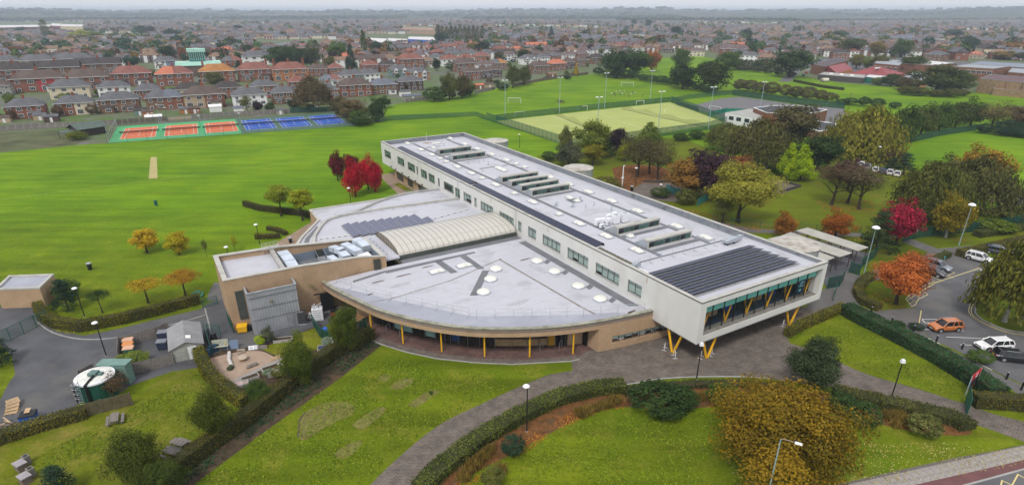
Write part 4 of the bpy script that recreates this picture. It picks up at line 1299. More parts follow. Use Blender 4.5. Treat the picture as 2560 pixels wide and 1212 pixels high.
for (x,y,lab) in ((20.5,13.0, 'grey curved air duct on the roof near the far parapet'),):
 v=thing('roof_duct',lab, 'air duct',W(x,y,DK2),BTH)
 pb('duct',MB().hexa([(-1.6,-0.5,0.35),(0.5,-0.5,0.35),(0.5,0.5,0.35),(-1.6,0.5,0.35)],[(-1.6,-0.5,0.75),(0.5,-0.5,0.95),(0.5,0.5,0.95),(-1.6,0.5,0.75)]),galv,v)
 pb('elbow',MB().hexa([(0.503,-0.5,0.35),(1.5,-0.3,0.3),(1.5,0.5,0.3),(0.503,0.5,0.35)],[(0.503,-0.5,0.95),(1.5,-0.3,0.8),(1.5,0.5,0.8),(0.503,0.5,0.95)]),galv,v)
 pb('mouth',MB().box(1.6,-0.1,0.35,2.4,0.5,0.9),galv,v)
 pb('leg',MB().box(-1.2,-0.4,0,-1.1,0.4,0.349).box(0.2,-0.4,0,0.3,0.4,0.349),blackp,v)
v=thing('extract_fan', 'round grey extract fan on the roof edge beside the corner', 'fan',W(1.3,13.2,DK2),BTH)
pb('drum',MB().tube((0.1,-0.4,0.55),(0.1,0.4,0.55),0.42,n=16),galv,v)
pb('outlet',MB().box(-0.7,-0.3,0.1,-0.35,0.3,0.7),galv,v)
pb('base',MB().box(-0.6,-0.6,0,0.8,0.6,0.12),galv,v)
# free standing guard rails
def guard_rail(pts,zb,lab,foot=0.7,every=1,side=1):
 c=Vector((sum(p[0] for p in pts)/len(pts),sum(p[1] for p in pts)/len(pts),0))
 g=thing('guard_rail',lab, 'guard rail',W(c.x,c.y,zb),BTH, 'roof guard rails')
 q=[(p[0]-c.x,p[1]-c.y) for p in pts]
 for h in (0.55,1.05):pb('rail',MB().path([(a,b,h) for a,b in q],0.022,5),galv,g)
 for i,(a,b) in enumerate(q):
  if i % every:continue
  d=Vector(q[min(i+1,len(q)-1)])-Vector(q[max(i-1,0)])
  d.normalize()
  nx,ny=-d.y*side,d.x*side
  pb('post',MB().tube((a,b,0.02),(a,b,1.07),0.025,n=5),galv,g)
  pb('foot',MB().obox((a-nx*foot*0.45,b-ny*foot*0.45,0.008),foot,0.12,0.05,math.atan2(ny,nx)),galv,g)
fr=[]
for a,b in zip(RAIL,RAIL[1:]):
 n=max(1,int(math.hypot(b[0]-a[0],b[1]-a[1])/2.2))
 fr+=[(a[0]+(b[0]-a[0])*i/n,a[1]+(b[1]-a[1])*i/n) for i in range(n)]
fr.append(RAIL[-1])
guard_rail(fr,FD+0.0, 'thin galvanised guard rail along the curved front roof edge',side=1)
guard_rail([(2.2+2.2*i,STEP-0.6) for i in range(11)],DK2, 'straight galvanised guard rail beside the roof step behind the dark panels')
guard_rail([(p[0],p[1]) for p in offl(arc3,0.6)[::3]],4.5, 'galvanised guard rail around the curved low roof behind the vault')
guard_rail([(-0.6-2.3*i,66.3+0.12*i) for i in range(12)],PVZ, 'galvanised guard rail along the straight edge of the middle low roof')
guard_rail([(-24.6,42.5+1.6*i) for i in range(7)],PF+0.3, 'short guard rail beside the left end of the vault')
# plant yard machines
ductm=plain('duct_steel',(0.52,0.58,0.66),0.45,0.12,1.0,metal=0.1)
def duct(pts,w_,h_,lab):
 w_,h_=w_*1.2,h_*1.15
 c=pts[0]
 d=thing('air_duct',lab, 'air duct',W(c[0],c[1],PF),BTH, 'air ducts in the plant yard')
 for i,(a,b) in enumerate(zip(pts,pts[1:])):
  p,q=Vector(a)-Vector((c[0],c[1],0)),Vector(b)-Vector((c[0],c[1],0))
  t_=(q-p)
  t_.z=0
  n_=Vector((-t_.y,t_.x,0)).normalized()*w_/2 if t_.length>0.01 else Vector((w_/2,0,0))
  pb('duct_section',MB().hexa([p-n_,q-n_,q+n_,p+n_],[(v.x,v.y,v.z+h_) for v in (p-n_,q-n_,q+n_,p+n_)]),ductm,d)
  pb('duct_joint',MB().hexa([q-n_*1.08-t_*0.02+Vector((0,0,-0.03)),q-n_*1.08+t_*0.02+Vector((0,0,-0.03)),q+n_*1.08+t_*0.02+Vector((0,0,-0.03)),q+n_*1.08-t_*0.02+Vector((0,0,-0.03))],[(v.x,v.y,v.z+h_+0.03) for v in (q-n_*1.08-t_*0.02,q-n_*1.08+t_*0.02,q+n_*1.08+t_*0.02,q+n_*1.08-t_*0.02)]),galv,d)
duct([(-39.3,48.6,1.6),(-39.2,46.5,1.7),(-39.1,44.0,1.6),(-38.9,42.3,0.9),(-38.8,41.5,0.2)],1.3,0.75, 'long curved air duct down the left side of the plant yard')
duct([(-31.6,48.8,0.9),(-31.3,47.2,1.1),(-30.7,46.0,1.1)],1.0,0.7, 'kinked air duct left of the middle in the plant yard')
duct([(-30.9,45.6,0.9),(-30.8,43.2,0.9)],1.1,0.7, 'straight air duct in the middle front of the plant yard')
duct([(-29.6,48.8,1.0),(-29.2,47.4,1.0),(-28.6,44.2,1.0)],1.1,0.7, 'middle air duct leading to the white plant units')
duct([(-27.6,49.0,1.1),(-27.2,47.8,1.1),(-26.9,45.5,0.8)],1.2,0.9, 'rightmost bulky air duct in the plant yard')
duct([(-32.9,45.3,0.8),(-32.6,43.2,0.8)],0.9,0.6, 'short air duct nearest the plant yard door')
for i,(x,y,w_,l_,h_,nm) in enumerate([(-36.2,43.6,1.6,1.4,0.9, 'leftmost, with a sloped hood'),(-34.7,43.3,1.3,1.2,0.75, 'low one right of the sloped hood'),(-31.9,44.5,1.5,1.6,0.8, 'under the ducts left of centre'),(-29.9,44.0,1.4,1.3,0.75, 'under the ducts right of centre'),(-28.0,43.6,1.9,1.8,1.2, 'largest, at the right end of the yard')]):
 u_=thing('plant_unit', 'white plant unit in the sunken roof yard, %s' % nm, 'plant unit',W(x,y,PF),BTH, 'plant units in the roof yard')
 pb('casing',MB().hexa([(-w_/2,-l_/2,0.1),(w_/2,-l_/2,0.1),(w_/2,l_/2,0.1),(-w_/2,l_/2,0.1)],[(-w_/2,-l_/2,h_),(w_/2,-l_/2,h_),(w_/2,l_/2,h_*(1.25 if i==0 else 1)),(-w_/2,l_/2,h_*(1.25 if i==0 else 1))]),lampw,u_)
 pb('base',MB().box(-w_/2-0.1,-l_/2-0.1,0.0,w_/2+0.1,l_/2+0.1,0.098),blackp,u_)
 pb('grille',MB().box(-w_*0.35,-l_/2-0.02,0.3,w_*0.35,-l_/2-0.003,h_-0.12),framem,u_)
v=thing('access_steps', 'grey steel steps with handrails below the plant yard door', 'steps',W(-33.7,48.2,PF),BTH)
for k in range(4):pb('tread',MB().box(-0.6,-1.4+0.35*k,0.12+0.1*k,0.6,-1.1+0.35*k,0.17+0.1*k),louvre,v)
for s_ in (-1,1):pb('handrail',MB().path([(s_*0.65,-1.5,0),(s_*0.65,-1.5,1.0),(s_*0.65,0.5,1.4)],0.03,5),galv,v)
v=thing('roof_ladder', 'pale step-over ladder with handrails on the brick wing parapet', 'ladder',W(-40.8,49.5,WD),BTH)
pb('platform',MB().box(-1.2,-0.5,0.8,1.4,0.7,0.9),coping,v)
for k in range(5):pb('handrail',MB().path([(-1.2+0.6*k,-0.5,0),(-1.2+0.6*k,-0.5,1.9)],0.03,5),coping,v)
for h in (1.2,1.55,1.9):pb('handrail',MB().tube((-1.2,-0.5,h),(1.2,-0.5,h),0.03,n=5),coping,v)
# foliage library
def leaf_mesh(name,cen,nor,size,tone,aspect=0.75,up=None):
 """many small four-cornered leaves: centres, facing, sizes, tones"""
 n=len(cen)
 nor=nor/np.maximum(1e-6,np.linalg.norm(nor,axis=1))[:,None]
 if up is None:
  rv=NR.normal(size=(n,3))
 else:
  rv=up+NR.normal(size=(n,3))*0.25
 a=np.cross(nor,rv)
 a/=np.maximum(1e-6,np.linalg.norm(a,axis=1))[:,None]
 b=np.cross(nor,a)
 sa,sb_=(size*aspect)[:,None]*a*0.5,size[:,None]*b*0.5
 v=np.empty((n,4,3))
 v[:,0]=cen-sb_
 v[:,1]=cen+sa*0.9+nor*(size*0.10)[:,None]
 v[:,2]=cen+sb_
 v[:,3]=cen-sa*0.9+nor*(size*0.10)[:,None]
 me=bpy.data.meshes.new(name)
 me.vertices.add(n*4)
 me.loops.add(n*4)
 me.polygons.add(n)
 me.vertices.foreach_set('co',v.reshape(-1).astype(np.float32))
 me.loops.foreach_set('vertex_index',np.arange(n*4,dtype=np.int32))
 me.polygons.foreach_set('loop_start',np.arange(0,n*4,4,dtype=np.int32))
 at=me.attributes.new('tone', 'FLOAT', 'FACE')
 at.data.foreach_set('value',np.clip(tone,0,1).astype(np.float32))
 me.update()
 me.validate()
 return me
def unit(n):
 d=NR.normal(size=(n,3))
 return d/np.linalg.norm(d,axis=1)[:,None]
def crown(name,kind,n,K,leaf,seed):
 """crown in a unit box: x, y within -1..1, z from 0 to 2"""
 global NR
 NR=np.random.default_rng(seed)
 d=unit(K)
 r=NR.random(K)**0.42
 c=d*r[:,None]
 cr_=NR.uniform(0.13,0.40,K)*NR.uniform(0.8,1.0,K)
 if kind in ('round', 'sparse', 'oval'):
  lump=0.82+0.22*np.sin(d[:,0]*3.7+seed)*np.cos(d[:,1]*3.1+seed*1.3)+0.14*np.sin(d[:,2]*5+d[:,0]*3+seed)
  c*=lump[:,None]*0.86
  c[:,2]=np.where(c[:,2]<0,c[:,2]*0.92,c[:,2])
  if kind=='sparse':cr_*=0.8
 elif kind=='cone':
  z=NR.random(K)**0.8*1.9
  rr=(1-z/2.05)**0.85*NR.random(K)**0.35
  th=NR.uniform(0,2*np.pi,K)
  c=np.stack([rr*np.cos(th)*0.9,rr*np.sin(th)*0.9,z-1],1)
  cr_=0.10+0.20*(1-z/2)
 elif kind=='column':
  z=NR.random(K)*1.9
  rr=np.sin(np.clip(0.12+z/2.1,0,1)*np.pi)**0.5*NR.random(K)**0.4
  th=NR.uniform(0,2*np.pi,K)
  c=np.stack([rr*np.cos(th)*0.75,rr*np.sin(th)*0.75,z-1],1)
  cr_=NR.uniform(0.14,0.26,K)
 elif kind=='flat':
  d[:,2]=np.abs(d[:,2])*0.9-0.2
  c=d*(NR.random(K)**0.3)[:,None]*np.array([0.9,0.9,0.75])
  c[:,2]-=0.15
 elif kind=='pine':
  lay=NR.integers(0,6,K)
  z=lay/5.0*1.75+NR.normal(size=K)*0.05
  rr=(1.02-z/2.2)*NR.random(K)**0.4
  th=NR.uniform(0,2*np.pi,K)
  c=np.stack([rr*np.cos(th)*0.85,rr*np.sin(th)*0.85,z-0.95],1)
  cr_=NR.uniform(0.16,0.3,K)
 elif kind=='bush':
  d[:,2]=d[:,2]*0.9
  c=d*(0.80+0.12*NR.random(K))[:,None]*0.86
  cr_=NR.uniform(0.16,0.27,K)
 if kind=='willow':
  d[:,2]=np.abs(d[:,2])
  c=d*(0.55+0.4*NR.random(K))[:,None]
  cr_=NR.uniform(0.16,0.26,K)
 pick=NR.choice(K,n,p=cr_**2/np.sum(cr_**2))
 e=unit(n)
 sh=NR.random(n)**0.33
 pos=c[pick]+e*(cr_[pick]*sh)[:,None]*np.array([1,1,0.8 if kind!='pine' else 0.35])
 nor=e*0.5+c[pick]*0.55+NR.normal(size=(n,3))*0.38+np.array([0,0,0.22])
 ct=NR.random(K)
 tone=ct[pick]*0.5+NR.random(n)*0.36+0.14*np.sin(c[pick][:,0]*2.2+seed)+0.07
 tone=np.where(NR.random(n)<0.06,1.0,tone)
 upv=None
 asp=0.75
 if kind=='willow':
  drop=NR.random(n)**0.8*1.35*np.clip(np.linalg.norm(c[pick][:,:2],axis=1)*1.25,0.15,1)
  pos[:,2]-=drop
  pos[:,:2]*=(1+0.10*drop)[:,None]
  nor[:,2]*=0.25
  upv=np.tile(np.array([0,0,1.0]),(n,1))
  asp=0.36
 pos[:,2]+=1.0
 pos[:,2]=np.maximum(pos[:,2],0.0)
 s_=leaf*NR.uniform(0.6,1.35,n)
 if kind=='willow':
  me=leaf_mesh(name,pos,nor,s_*1.5,tone,asp,upv)
 else:
  me=leaf_mesh(name,pos,nor,s_,tone)
 me.materials.append(bark)
 return me
CR={}
for kd,n,K,lf in (('round',7000,90,0.090),('oval',7000,90,0.090),('sparse',3200,150,0.066),('cone',6000,120,0.085),('column',3800,110,0.085),('flat',3000,90,0.075),('pine',4200,90,0.075),('bush',2600,110,0.110),('willow',9000,120,0.095)):
 CR[kd]=[crown('crown_'+kd,kd,n,K,lf,100+17*i+len(kd)*3) for i in range(3 if kd in ('round', 'bush', 'sparse') else 2)]
CR['fine']=[crown('crown_fine', 'round',24000,170,0.056,900+i) for i in range(2)]
CR['ultra']=[crown('crown_ultra', 'round',52000,120,0.038,950)]
CR['far']=[crown('crown_far', 'round',750,45,0.20,700+i) for i in range(5)]
CR['farcone']=[crown('crown_farcone', 'cone',600,40,0.18,720+i) for i in range(2)]
def trunk_mesh(name,H_,c0,wd,r,mat,seed,limbs=7,twigs=False):
 """tapered trunk to the crown's upper part with limbs; H_ total, c0 crown base, wd crown width"""
 q=random.Random(seed)
 m_=MB()
 x=y=0.0
 pts=[Vector((0,0,0))]
 n=5
 ztop=c0+(H_-c0)*0.72
 for i in range(1,n+1):
  x+=q.uniform(-0.015,0.015)*H_
  y+=q.uniform(-0.015,0.015)*H_
  pts.append(Vector((x,y,ztop*i/n)))
 for i in range(n):
  ra,rb=r*(1-0.8*i/n),r*(1-0.8*(i+1)/n)
  m_.tube(pts[i],pts[i+1],ra*(1.35 if i==0 else 1),rb,8,cap=False)
 for k in range(limbs):
  f=q.uniform(0.0,0.75)
  z=c0*0.9+(ztop-c0*0.9)*f
  b=pts[min(n-1,int(z/ztop*n))].lerp(pts[min(n,int(z/ztop*n)+1)],(z/ztop*n) % 1)
  a=2*math.pi*(k/limbs)+q.uniform(-0.3,0.3)
  ln_=wd*0.5*q.uniform(0.55,0.85)*(1-0.45*f)
  e=b+Vector((math.cos(a)*ln_,math.sin(a)*ln_,ln_*q.uniform(0.35,0.9)))
  mid_=b.lerp(e,0.5)+Vector((0,0,ln_*0.08))
  m_.tube(b,mid_,r*0.42*(1-f*0.5),r*0.25,5,cap=False)
  m_.tube(mid_,e,r*0.25,r*0.07,5,cap=False)
  if twigs:
   for _ in range(6):
    s0=b.lerp(e,q.uniform(0.35,1))
    e2=s0+Vector((q.uniform(-1,1),q.uniform(-1,1),q.uniform(0.1,1))).normalized()*wd*q.uniform(0.12,0.24)
    m_.tube(s0,e2,r*0.09,r*0.03,4,cap=False)
 return m_.mesh(name,mat)
TR={}
def trunk_for(kind,bm,twigs=False):
 k=(kind,bm.name,twigs)
 if k not in TR:
  c0={'round':0.14, 'fine':0.14, 'ultra':0.1, 'oval':0.12, 'sparse':0.24, 'cone':0.12, 'column':0.1, 'flat':0.45, 'pine':0.2, 'willow':0.3, 'bush':0.08, 'far':0.2, 'farcone':0.1}[kind]
  TR[k]=(trunk_mesh('trunk_'+kind,1.0,c0,0.8,0.026 if kind not in ('column', 'bush') else 0.02,bm,len(TR)*7+3,9 if twigs else 7,twigs),c0)
 return TR[k]
def tree(bx,by,ty,wpx,kind,c1,c2,label,cat='tree',group=None,name='tree',bm=None,twigs=False,c0=None,var=None,dpx=None,minh=0.4):
 """tree standing at pixel (bx, by) whose top shows at row ty and whose crown is wpx pixels wide"""
 g=P(bx,by)
 wd=wpx*mpp(g)
 h=max(minh,top_z(g,ty))
 return tree_at(g,wd,h,kind,c1,c2,label,cat,group,name,bm,twigs,c0,var)
def tree_at(g,wd,h,kind,c1,c2,label,cat='tree',group=None,name='tree',bm=None,twigs=False,c0=None,var=None,parts=True):
 # seen from above, part of the crown's depth adds to its apparent height
 rz=R.uniform(0,6.28)
 t_=thing(name,label,cat,(g[0],g[1],0),rz,group)
 tm,cd=trunk_for(kind,bm or bark,twigs)
 cb=h*(cd if c0 is None else c0)
 if cat not in ('shrub', 'plant'):
  put('trunk',tm,t_,(0,0,0),0,(wd/0.8,wd/0.8,h))
 me=CR[kind][(R.randrange(99) if var is None else var) % len(CR[kind])]
 ch=h-cb
 k=1.0 if kind in ('cone', 'pine', 'willow', 'column') else 1.12
 put('crown',me,t_,(0,0,max(0.0,cb-0.10*ch)),0,(wd*0.57,wd*0.57,(ch+min(cb,0.10*ch))/2*(1.03 if k>1 else 1)),[leafm(c1,c2)])
 return t_
# colours of foliage (darker tone, lighter tone)
DG=((0.010,0.026,0.006),(0.034,0.062,0.014))       # dark green
MG=((0.018,0.042,0.006),(0.058,0.090,0.016))       # mid green
LG=((0.045,0.075,0.008),(0.120,0.150,0.022))       # light green
OL=((0.034,0.044,0.008),(0.098,0.102,0.022))       # olive
YG=((0.100,0.125,0.005),(0.230,0.230,0.012))       # yellow green
LIME=((0.085,0.150,0.002),(0.240,0.300,0.006))
YO=((0.200,0.120,0.006),(0.420,0.240,0.012))       # yellow orange
OR=((0.150,0.045,0.006),(0.340,0.110,0.014))       # orange
RU=((0.080,0.030,0.010),(0.190,0.070,0.018))       # rust
RED=((0.120,0.002,0.006),(0.360,0.008,0.020))      # crimson
DRED=((0.040,0.004,0.006),(0.130,0.012,0.016))
PUR=((0.010,0.006,0.009),(0.038,0.018,0.024))
BR=((0.038,0.026,0.014),(0.095,0.065,0.032))       # thin brown
BRG=((0.034,0.034,0.012),(0.090,0.078,0.030))
BG=((0.008,0.024,0.012),(0.026,0.052,0.026))       # blue green
AU=((0.040,0.042,0.004),(0.190,0.118,0.007))       # golden, mixed with green
def hedge(pts,wd,h,col,label,group='hedges',name='hedge',dens=60,world=False,leaf=0.17,seed=1,kind=None):
 """clipped hedge along ground pixels: leafy skin over a twiggy core"""
 global NR
 NR=np.random.default_rng(seed+50)
 q=pts if world else PP(pts)
 o=thing(name,label, 'hedge',(q[0][0],q[0][1],0),0,group)
 loc=[(p[0]-q[0][0],p[1]-q[0][1]) for p in q]
 m_=MB().ribbon(loc,-wd/2+0.12,wd/2-0.12,0,h-0.12)
 me=m_.mesh('core',plain('hedge_core',(0.034,0.038,0.012),0.95,0.3,2.0))
 fix_normals(me)
 put('core',me,o)
 C,N=[],[]
 for a,b in zip(loc,loc[1:]):
  a,b=np.array(a),np.array(b)
  l_=np.linalg.norm(b-a)
  if l_<0.01:continue
  t_=(b-a)/l_
  nn=np.array([-t_[1],t_[0]])
  for (w0,z0,fx,fz,area) in ((1,0,1,0,l_*h),(-1,0,-1,0,l_*h),(0,h,0,1,l_*wd)):
   k=int(area*dens)
   if k<1:continue
   s=NR.random(k)*(l_+0.2)-0.1
   if fz:
    off=NR.uniform(-wd/2,wd/2,k)
    z=h+NR.normal(size=k)*0.06-0.05+0.06*np.sin(s*1.7+a[0])
   else:
    off=w0*(wd/2)+NR.normal(size=k)*0.07
    z=NR.random(k)*h
   p=a[None]+t_[None]*s[:,None]+nn[None]*off[:,None]
   C.append(np.column_stack([p,z]))
   N.append(np.tile(np.array([nn[0]*fx,nn[1]*fx,fz]),(k,1))+NR.normal(size=(k,3))*0.45)
 for e,s_ in ((loc[0],-1),(loc[-1],1)):
  k=int(wd*h*dens)
  a,b=np.array(loc[0]),np.array(loc[1])
  if s_>0:a,b=np.array(loc[-2]),np.array(loc[-1])
  t_=(b-a)/np.linalg.norm(b-a)
  nn=np.array([-t_[1],t_[0]])
  p=np.array(e)[None]+nn[None]*NR.uniform(-wd/2,wd/2,k)[:,None]+t_[None]*(s_*0.0)
  C.append(np.column_stack([p,NR.random(k)*h]))
  N.append(np.tile(np.array([t_[0]*s_,t_[1]*s_,0]),(k,1))+NR.normal(size=(k,3))*0.4)
 C,N=np.concatenate(C),np.concatenate(N)
 tone=0.45+0.25*np.sin(C[:,0]*0.9+np.sin(C[:,1]*0.7))*np.cos(C[:,1]*1.1)+NR.normal(size=len(C))*0.2
 me=leaf_mesh('leaves',C,N,leaf*NR.uniform(0.6,1.4,len(C)),tone)
 me.materials.append(leafm(*col))
 put('leaves',me,o)
 return o
# trees of the school grounds: (x, y of the foot, top row, crown width, kind, tones, label, extras)
TREES=[
 (368,632,566,68, 'round',YO, 'larger orange yellow tree of the pair on the left field',{}),
 (449,637,572,56, 'round',((0.26,0.16,0.006),(0.50,0.31,0.012)), 'smaller bright yellow tree of the pair on the left field',{}),
 (371,757,688,78, 'flat',YO, 'umbrella shaped yellow tree behind the yard hedge',dict(twigs=True)),
 (465,740,668,80, 'flat',((0.16,0.07,0.008),(0.36,0.17,0.012)), 'rusty orange umbrella shaped tree near the green picnic table',dict(twigs=True)),
 (257,782,716,52, 'flat',DG, 'small dark leaning pine inside the yard hedge',{}),
 (172,777,698,72, 'pine',BG, 'blue green pine beside the flat roofed brick garage',{}),
 (517,642,592,16, 'sparse',OL, 'thin bare sapling right of the yellow field trees',{}),
 (588,628,582,20, 'sparse',YG, 'thin yellowish sapling beside the left field lamp post',{}),
 (704,541,456,70, 'round',((0.065,0.10,0.006),(0.17,0.19,0.014)), 'light green tree on the left behind the low hedge',dict(c0=0.42)),
 (757,552,468,70, 'round',((0.10,0.135,0.005),(0.24,0.25,0.012)), 'yellower green tree on the right behind the low hedge',dict(c0=0.40)),
 (845,452,376,44, 'oval',DRED, 'dark maroon tree at the left of the red group',dict(c0=0.12)),
 (882,452,378,42, 'oval',DRED, 'dark maroon tree at the back of the red group',dict(c0=0.12)),
 (889,492,394,56, 'oval',RED, 'bright crimson tree at the front of the red group',dict(c0=0.12)),
 (921,474,386,46, 'oval',RED, 'crimson tree second from right in the red group',dict(c0=0.12)),
 (939,480,396,50, 'oval',((0.17,0.002,0.010),(0.42,0.008,0.026)), 'brightest crimson tree at the right of the red group',dict(c0=0.12)),
 (1412,384,314,36, 'oval',OL, 'slim olive birch beside the sports pitch corner',{}),
 (1422,416,350,62, 'oval',((0.030,0.038,0.020),(0.085,0.088,0.050)), 'grey green oval tree behind the far roof parapet',dict(c0=0.08)),
 (1478,398,290,84, 'round',((0.035,0.058,0.006),(0.105,0.125,0.016)), 'tall light green tree in front of the sports pitch',dict(c0=0.15)),
 (1482,413,356,52, 'round',((0.070,0.080,0.005),(0.19,0.165,0.012)), 'small golden green tree on a short trunk behind the roof',dict(c0=0.25)),
 (1517,390,345,40, 'pine',BG, 'dark blue green conifer between the golden and purple trees',{}),
 (1541,386,313,50, 'oval',PUR, 'narrow dark purple tree in front of the sports pitch',dict(c0=0.12)),
 (1622,358,304,62, 'cone',LG, 'light green pointed tree behind the brown trees',{}),
 (1562,402,350,38, 'oval',YG, 'yellow green bush tree left of the brown trees',dict(c0=0.1)),
 (1592,442,325,92, 'sparse',BRG, 'large thin brown tree on the leafy ground, left',dict(twigs=True)),
 (1624,434,338,70, 'sparse',BR, 'thin brown tree in the middle of the leafy ground',dict(twigs=True)),
 (1645,449,342,76, 'sparse',BRG, 'nearly bare tree at the right of the leafy ground',dict(twigs=True)),
 (1716,494,384,98, 'round',((0.055,0.040,0.008),(0.17,0.085,0.016)), 'orange tinged green tree above the small courtyard',dict(c0=0.18)),
 (1840,452,382,70, 'round',RU, 'rust coloured tree behind the dark purple one',{}),
 (1768,496,360,118, 'round',PUR, 'big dark purple tree in the park behind the roof',dict(c0=0.12)),
 (1845,556,408,138, 'fine',((0.110,0.115,0.012),(0.245,0.225,0.030)), 'large yellow tree behind the long roof',dict(c0=0.25)),
 (1804,558,486,62, 'sparse',OL, 'thin small tree in front of the large yellow one',dict(twigs=True)),
 (1814,375,306,80, 'willow',OL, 'olive birch left of the white sports hall',dict(bm=birchb)),
 (1886,420,296,112, 'willow',((0.042,0.048,0.012),(0.115,0.105,0.030)), 'big olive birch in front of the white sports hall',dict(bm=birchb)),
 (1912,424,332,88, 'willow',OL, 'drooping olive birch in the middle of the park clump',dict(bm=birchb)),
 (1908,372,284,52, 'round',RU, 'orange topped tree in the clump by the white sports hall',{}),
 (1970,372,246,118, 'round',BRG, 'tall pale olive tree rising above the sports hall roof',{}),
 (1966,446,356,52, 'cone',LIME, 'left one of the two bright lime conifers',dict(c0=0.15)),
 (1998,452,359,62, 'cone',LIME, 'right, nearer one of the two bright lime conifers',dict(c0=0.13)),
 (2042,425,328,98, 'round',DG, 'dark green tree right of the lime conifers',{}),
 (2150,392,262,138, 'willow',((0.085,0.088,0.010),(0.215,0.200,0.026)), 'large golden weeping willow at the field corner',dict(var=0,c0=0.1)),
 (2252,352,262,72, 'oval',MG, 'first green tree right of the willow along the field fence',dict(c0=0.1)),
 (2300,338,256,64, 'oval',((0.026,0.044,0.008),(0.075,0.088,0.020)), 'second green tree right of the willow along the field fence',dict(c0=0.1)),
 (2345,328,254,62, 'oval',MG, 'third green tree right of the willow along the field fence',dict(c0=0.1)),
 (2386,320,246,58, 'oval',((0.026,0.044,0.008),(0.075,0.088,0.020)), 'fourth green tree right of the willow along the field fence',dict(c0=0.1)),
 (2426,314,244,58, 'oval',MG, 'fifth green tree right of the willow along the field fence',dict(c0=0.1)),
 (2478,324,243,80, 'sparse',((0.045,0.040,0.016),(0.12,0.095,0.036)), 'round thin brown tree at the end of the field fence row',dict(c0=0.1)),
 (2553,318,256,76, 'round',BR, 'brown tree cut by the right edge by the far field',{}),
 (2520,336,300,66, 'bush',BG, 'dark thicket tree right of the brown round tree',dict(c0=0.05)),
 (2078,513,398,100, 'sparse',BR, 'left one of three brown umbrella trees in the park',dict(twigs=True,c0=0.42)),
 (2118,508,404,86, 'sparse',BR, 'middle one of three brown umbrella trees in the park',dict(twigs=True,c0=0.42)),
 (2147,523,408,96, 'sparse',((0.034,0.028,0.014),(0.085,0.068,0.034)), 'right one of three brown umbrella trees in the park',dict(twigs=True,c0=0.42)),
 (2118,474,392,66, 'round',((0.028,0.010,0.016),(0.085,0.026,0.040)), 'plum coloured tree behind the brown umbrella trees',{}),
 (2206,412,372,34, 'sparse',BR, 'left bare little tree beside the park lamp post',dict(twigs=True)),
 (2236,407,368,40, 'sparse',BR, 'right bare little tree beside the park lamp post',dict(twigs=True)),
 (2226,432,394,40, 'pine',BG, 'smaller dark pine by the parked cars strip',{}),
 (2258,438,382,50, 'pine',BG, 'larger dark pine by the parked cars strip',{}),
 (2430,488,355,108, 'round',((0.10,0.065,0.008),(0.27,0.155,0.016)), 'golden topped tree above the birch clump',{}),
 (2352,500,382,100, 'round',((0.030,0.036,0.010),(0.085,0.085,0.024)), 'red tipped olive tree at the back of the birch clump',{}),
 (2310,545,404,118, 'willow',((0.034,0.042,0.008),(0.105,0.105,0.020)), 'left birch of the dark clump by the car park',dict(bm=birchb)),
 (2345,566,420,104, 'willow',OL, 'middle birch of the dark clump by the car park',dict(bm=birchb)),
 (2424,540,392,130, 'willow',((0.034,0.040,0.010),(0.098,0.092,0.026)), 'right birch of the dark clump by the car park',dict(bm=birchb)),
 (2363,594,472,86, 'oval',((0.075,0.075,0.006),(0.24,0.165,0.010)), 'yellowing birch in front of the dark clump',dict(bm=birchb)),
 (2553,536,466,78, 'flat',((0.05,0.045,0.014),(0.13,0.10,0.03)), 'bare spreading tree at the far car park corner',dict(twigs=True)),
 (1956,594,524,54, 'oval',((0.085,0.040,0.006),(0.26,0.105,0.012)), 'orange oval bush tree by the narrow back path',dict(c0=0.04)),
 (2087,594,522,76, 'oval',OR, 'orange tree behind the cycle shelters',dict(c0=0.12)),
 (2238,612,492,104, 'round',((0.10,0.006,0.016),(0.30,0.014,0.038)), 'crimson tree behind the dark pine',dict(c0=0.12)),
 (2190,626,524,92, 'pine',((0.012,0.026,0.010),(0.040,0.060,0.020)), 'dark bushy pine beside the cycle shelters',dict(c0=0.05)),
 (2240,760,634,136, 'fine',((0.110,0.036,0.008),(0.33,0.095,0.022)), 'orange red maple ringed by a hedge at the car park',dict(c0=0.22)),
 (2510,804,596,150, 'willow',((0.040,0.050,0.006),(0.125,0.120,0.016)), 'weeping birch on the car park island',dict(bm=birchb,c0=0.25)),
 (2025,968,852,136, 'round',((0.012,0.024,0.010),(0.040,0.056,0.022)), 'dark evergreen tree at the edge of the paved plaza',dict(c0=0.04)),
 (545,1104,962,98, 'oval',((0.020,0.036,0.004),(0.072,0.088,0.010)), 'dark green tree in the garden hedge, beside the wooden tables',dict(c0=0.06)),
 (352,1204,1070,128, 'round',((0.016,0.030,0.004),(0.060,0.074,0.009)), 'dark green tree at the lower left beside the picnic tables',dict(c0=0.05)),
 (420,1236,1150,110, 'round',((0.016,0.030,0.004),(0.055,0.070,0.009)), 'dark green tree at the bottom edge, left of the lawn',dict(c0=0.05)),
 (756,965,830,84, 'oval',((0.018,0.036,0.004),(0.072,0.092,0.010)), 'dark green tree by the raised garden beds',dict(c0=0.08)),
 (868,884,762,72, 'oval',((0.022,0.042,0.004),(0.082,0.100,0.012)), 'green tree in front of the curved roof left end',dict(c0=0.12)),
 (650,1010,950,58, 'round',MG, 'small green tree below the gravel garden',dict(c0=0.05)),
 (2,908,842,84, 'pine',BG, 'pine cut by the left edge beside the drive',{}),
 (150,1236,1166,96, 'pine',BG, 'dark pine at the bottom left corner',{}),
]
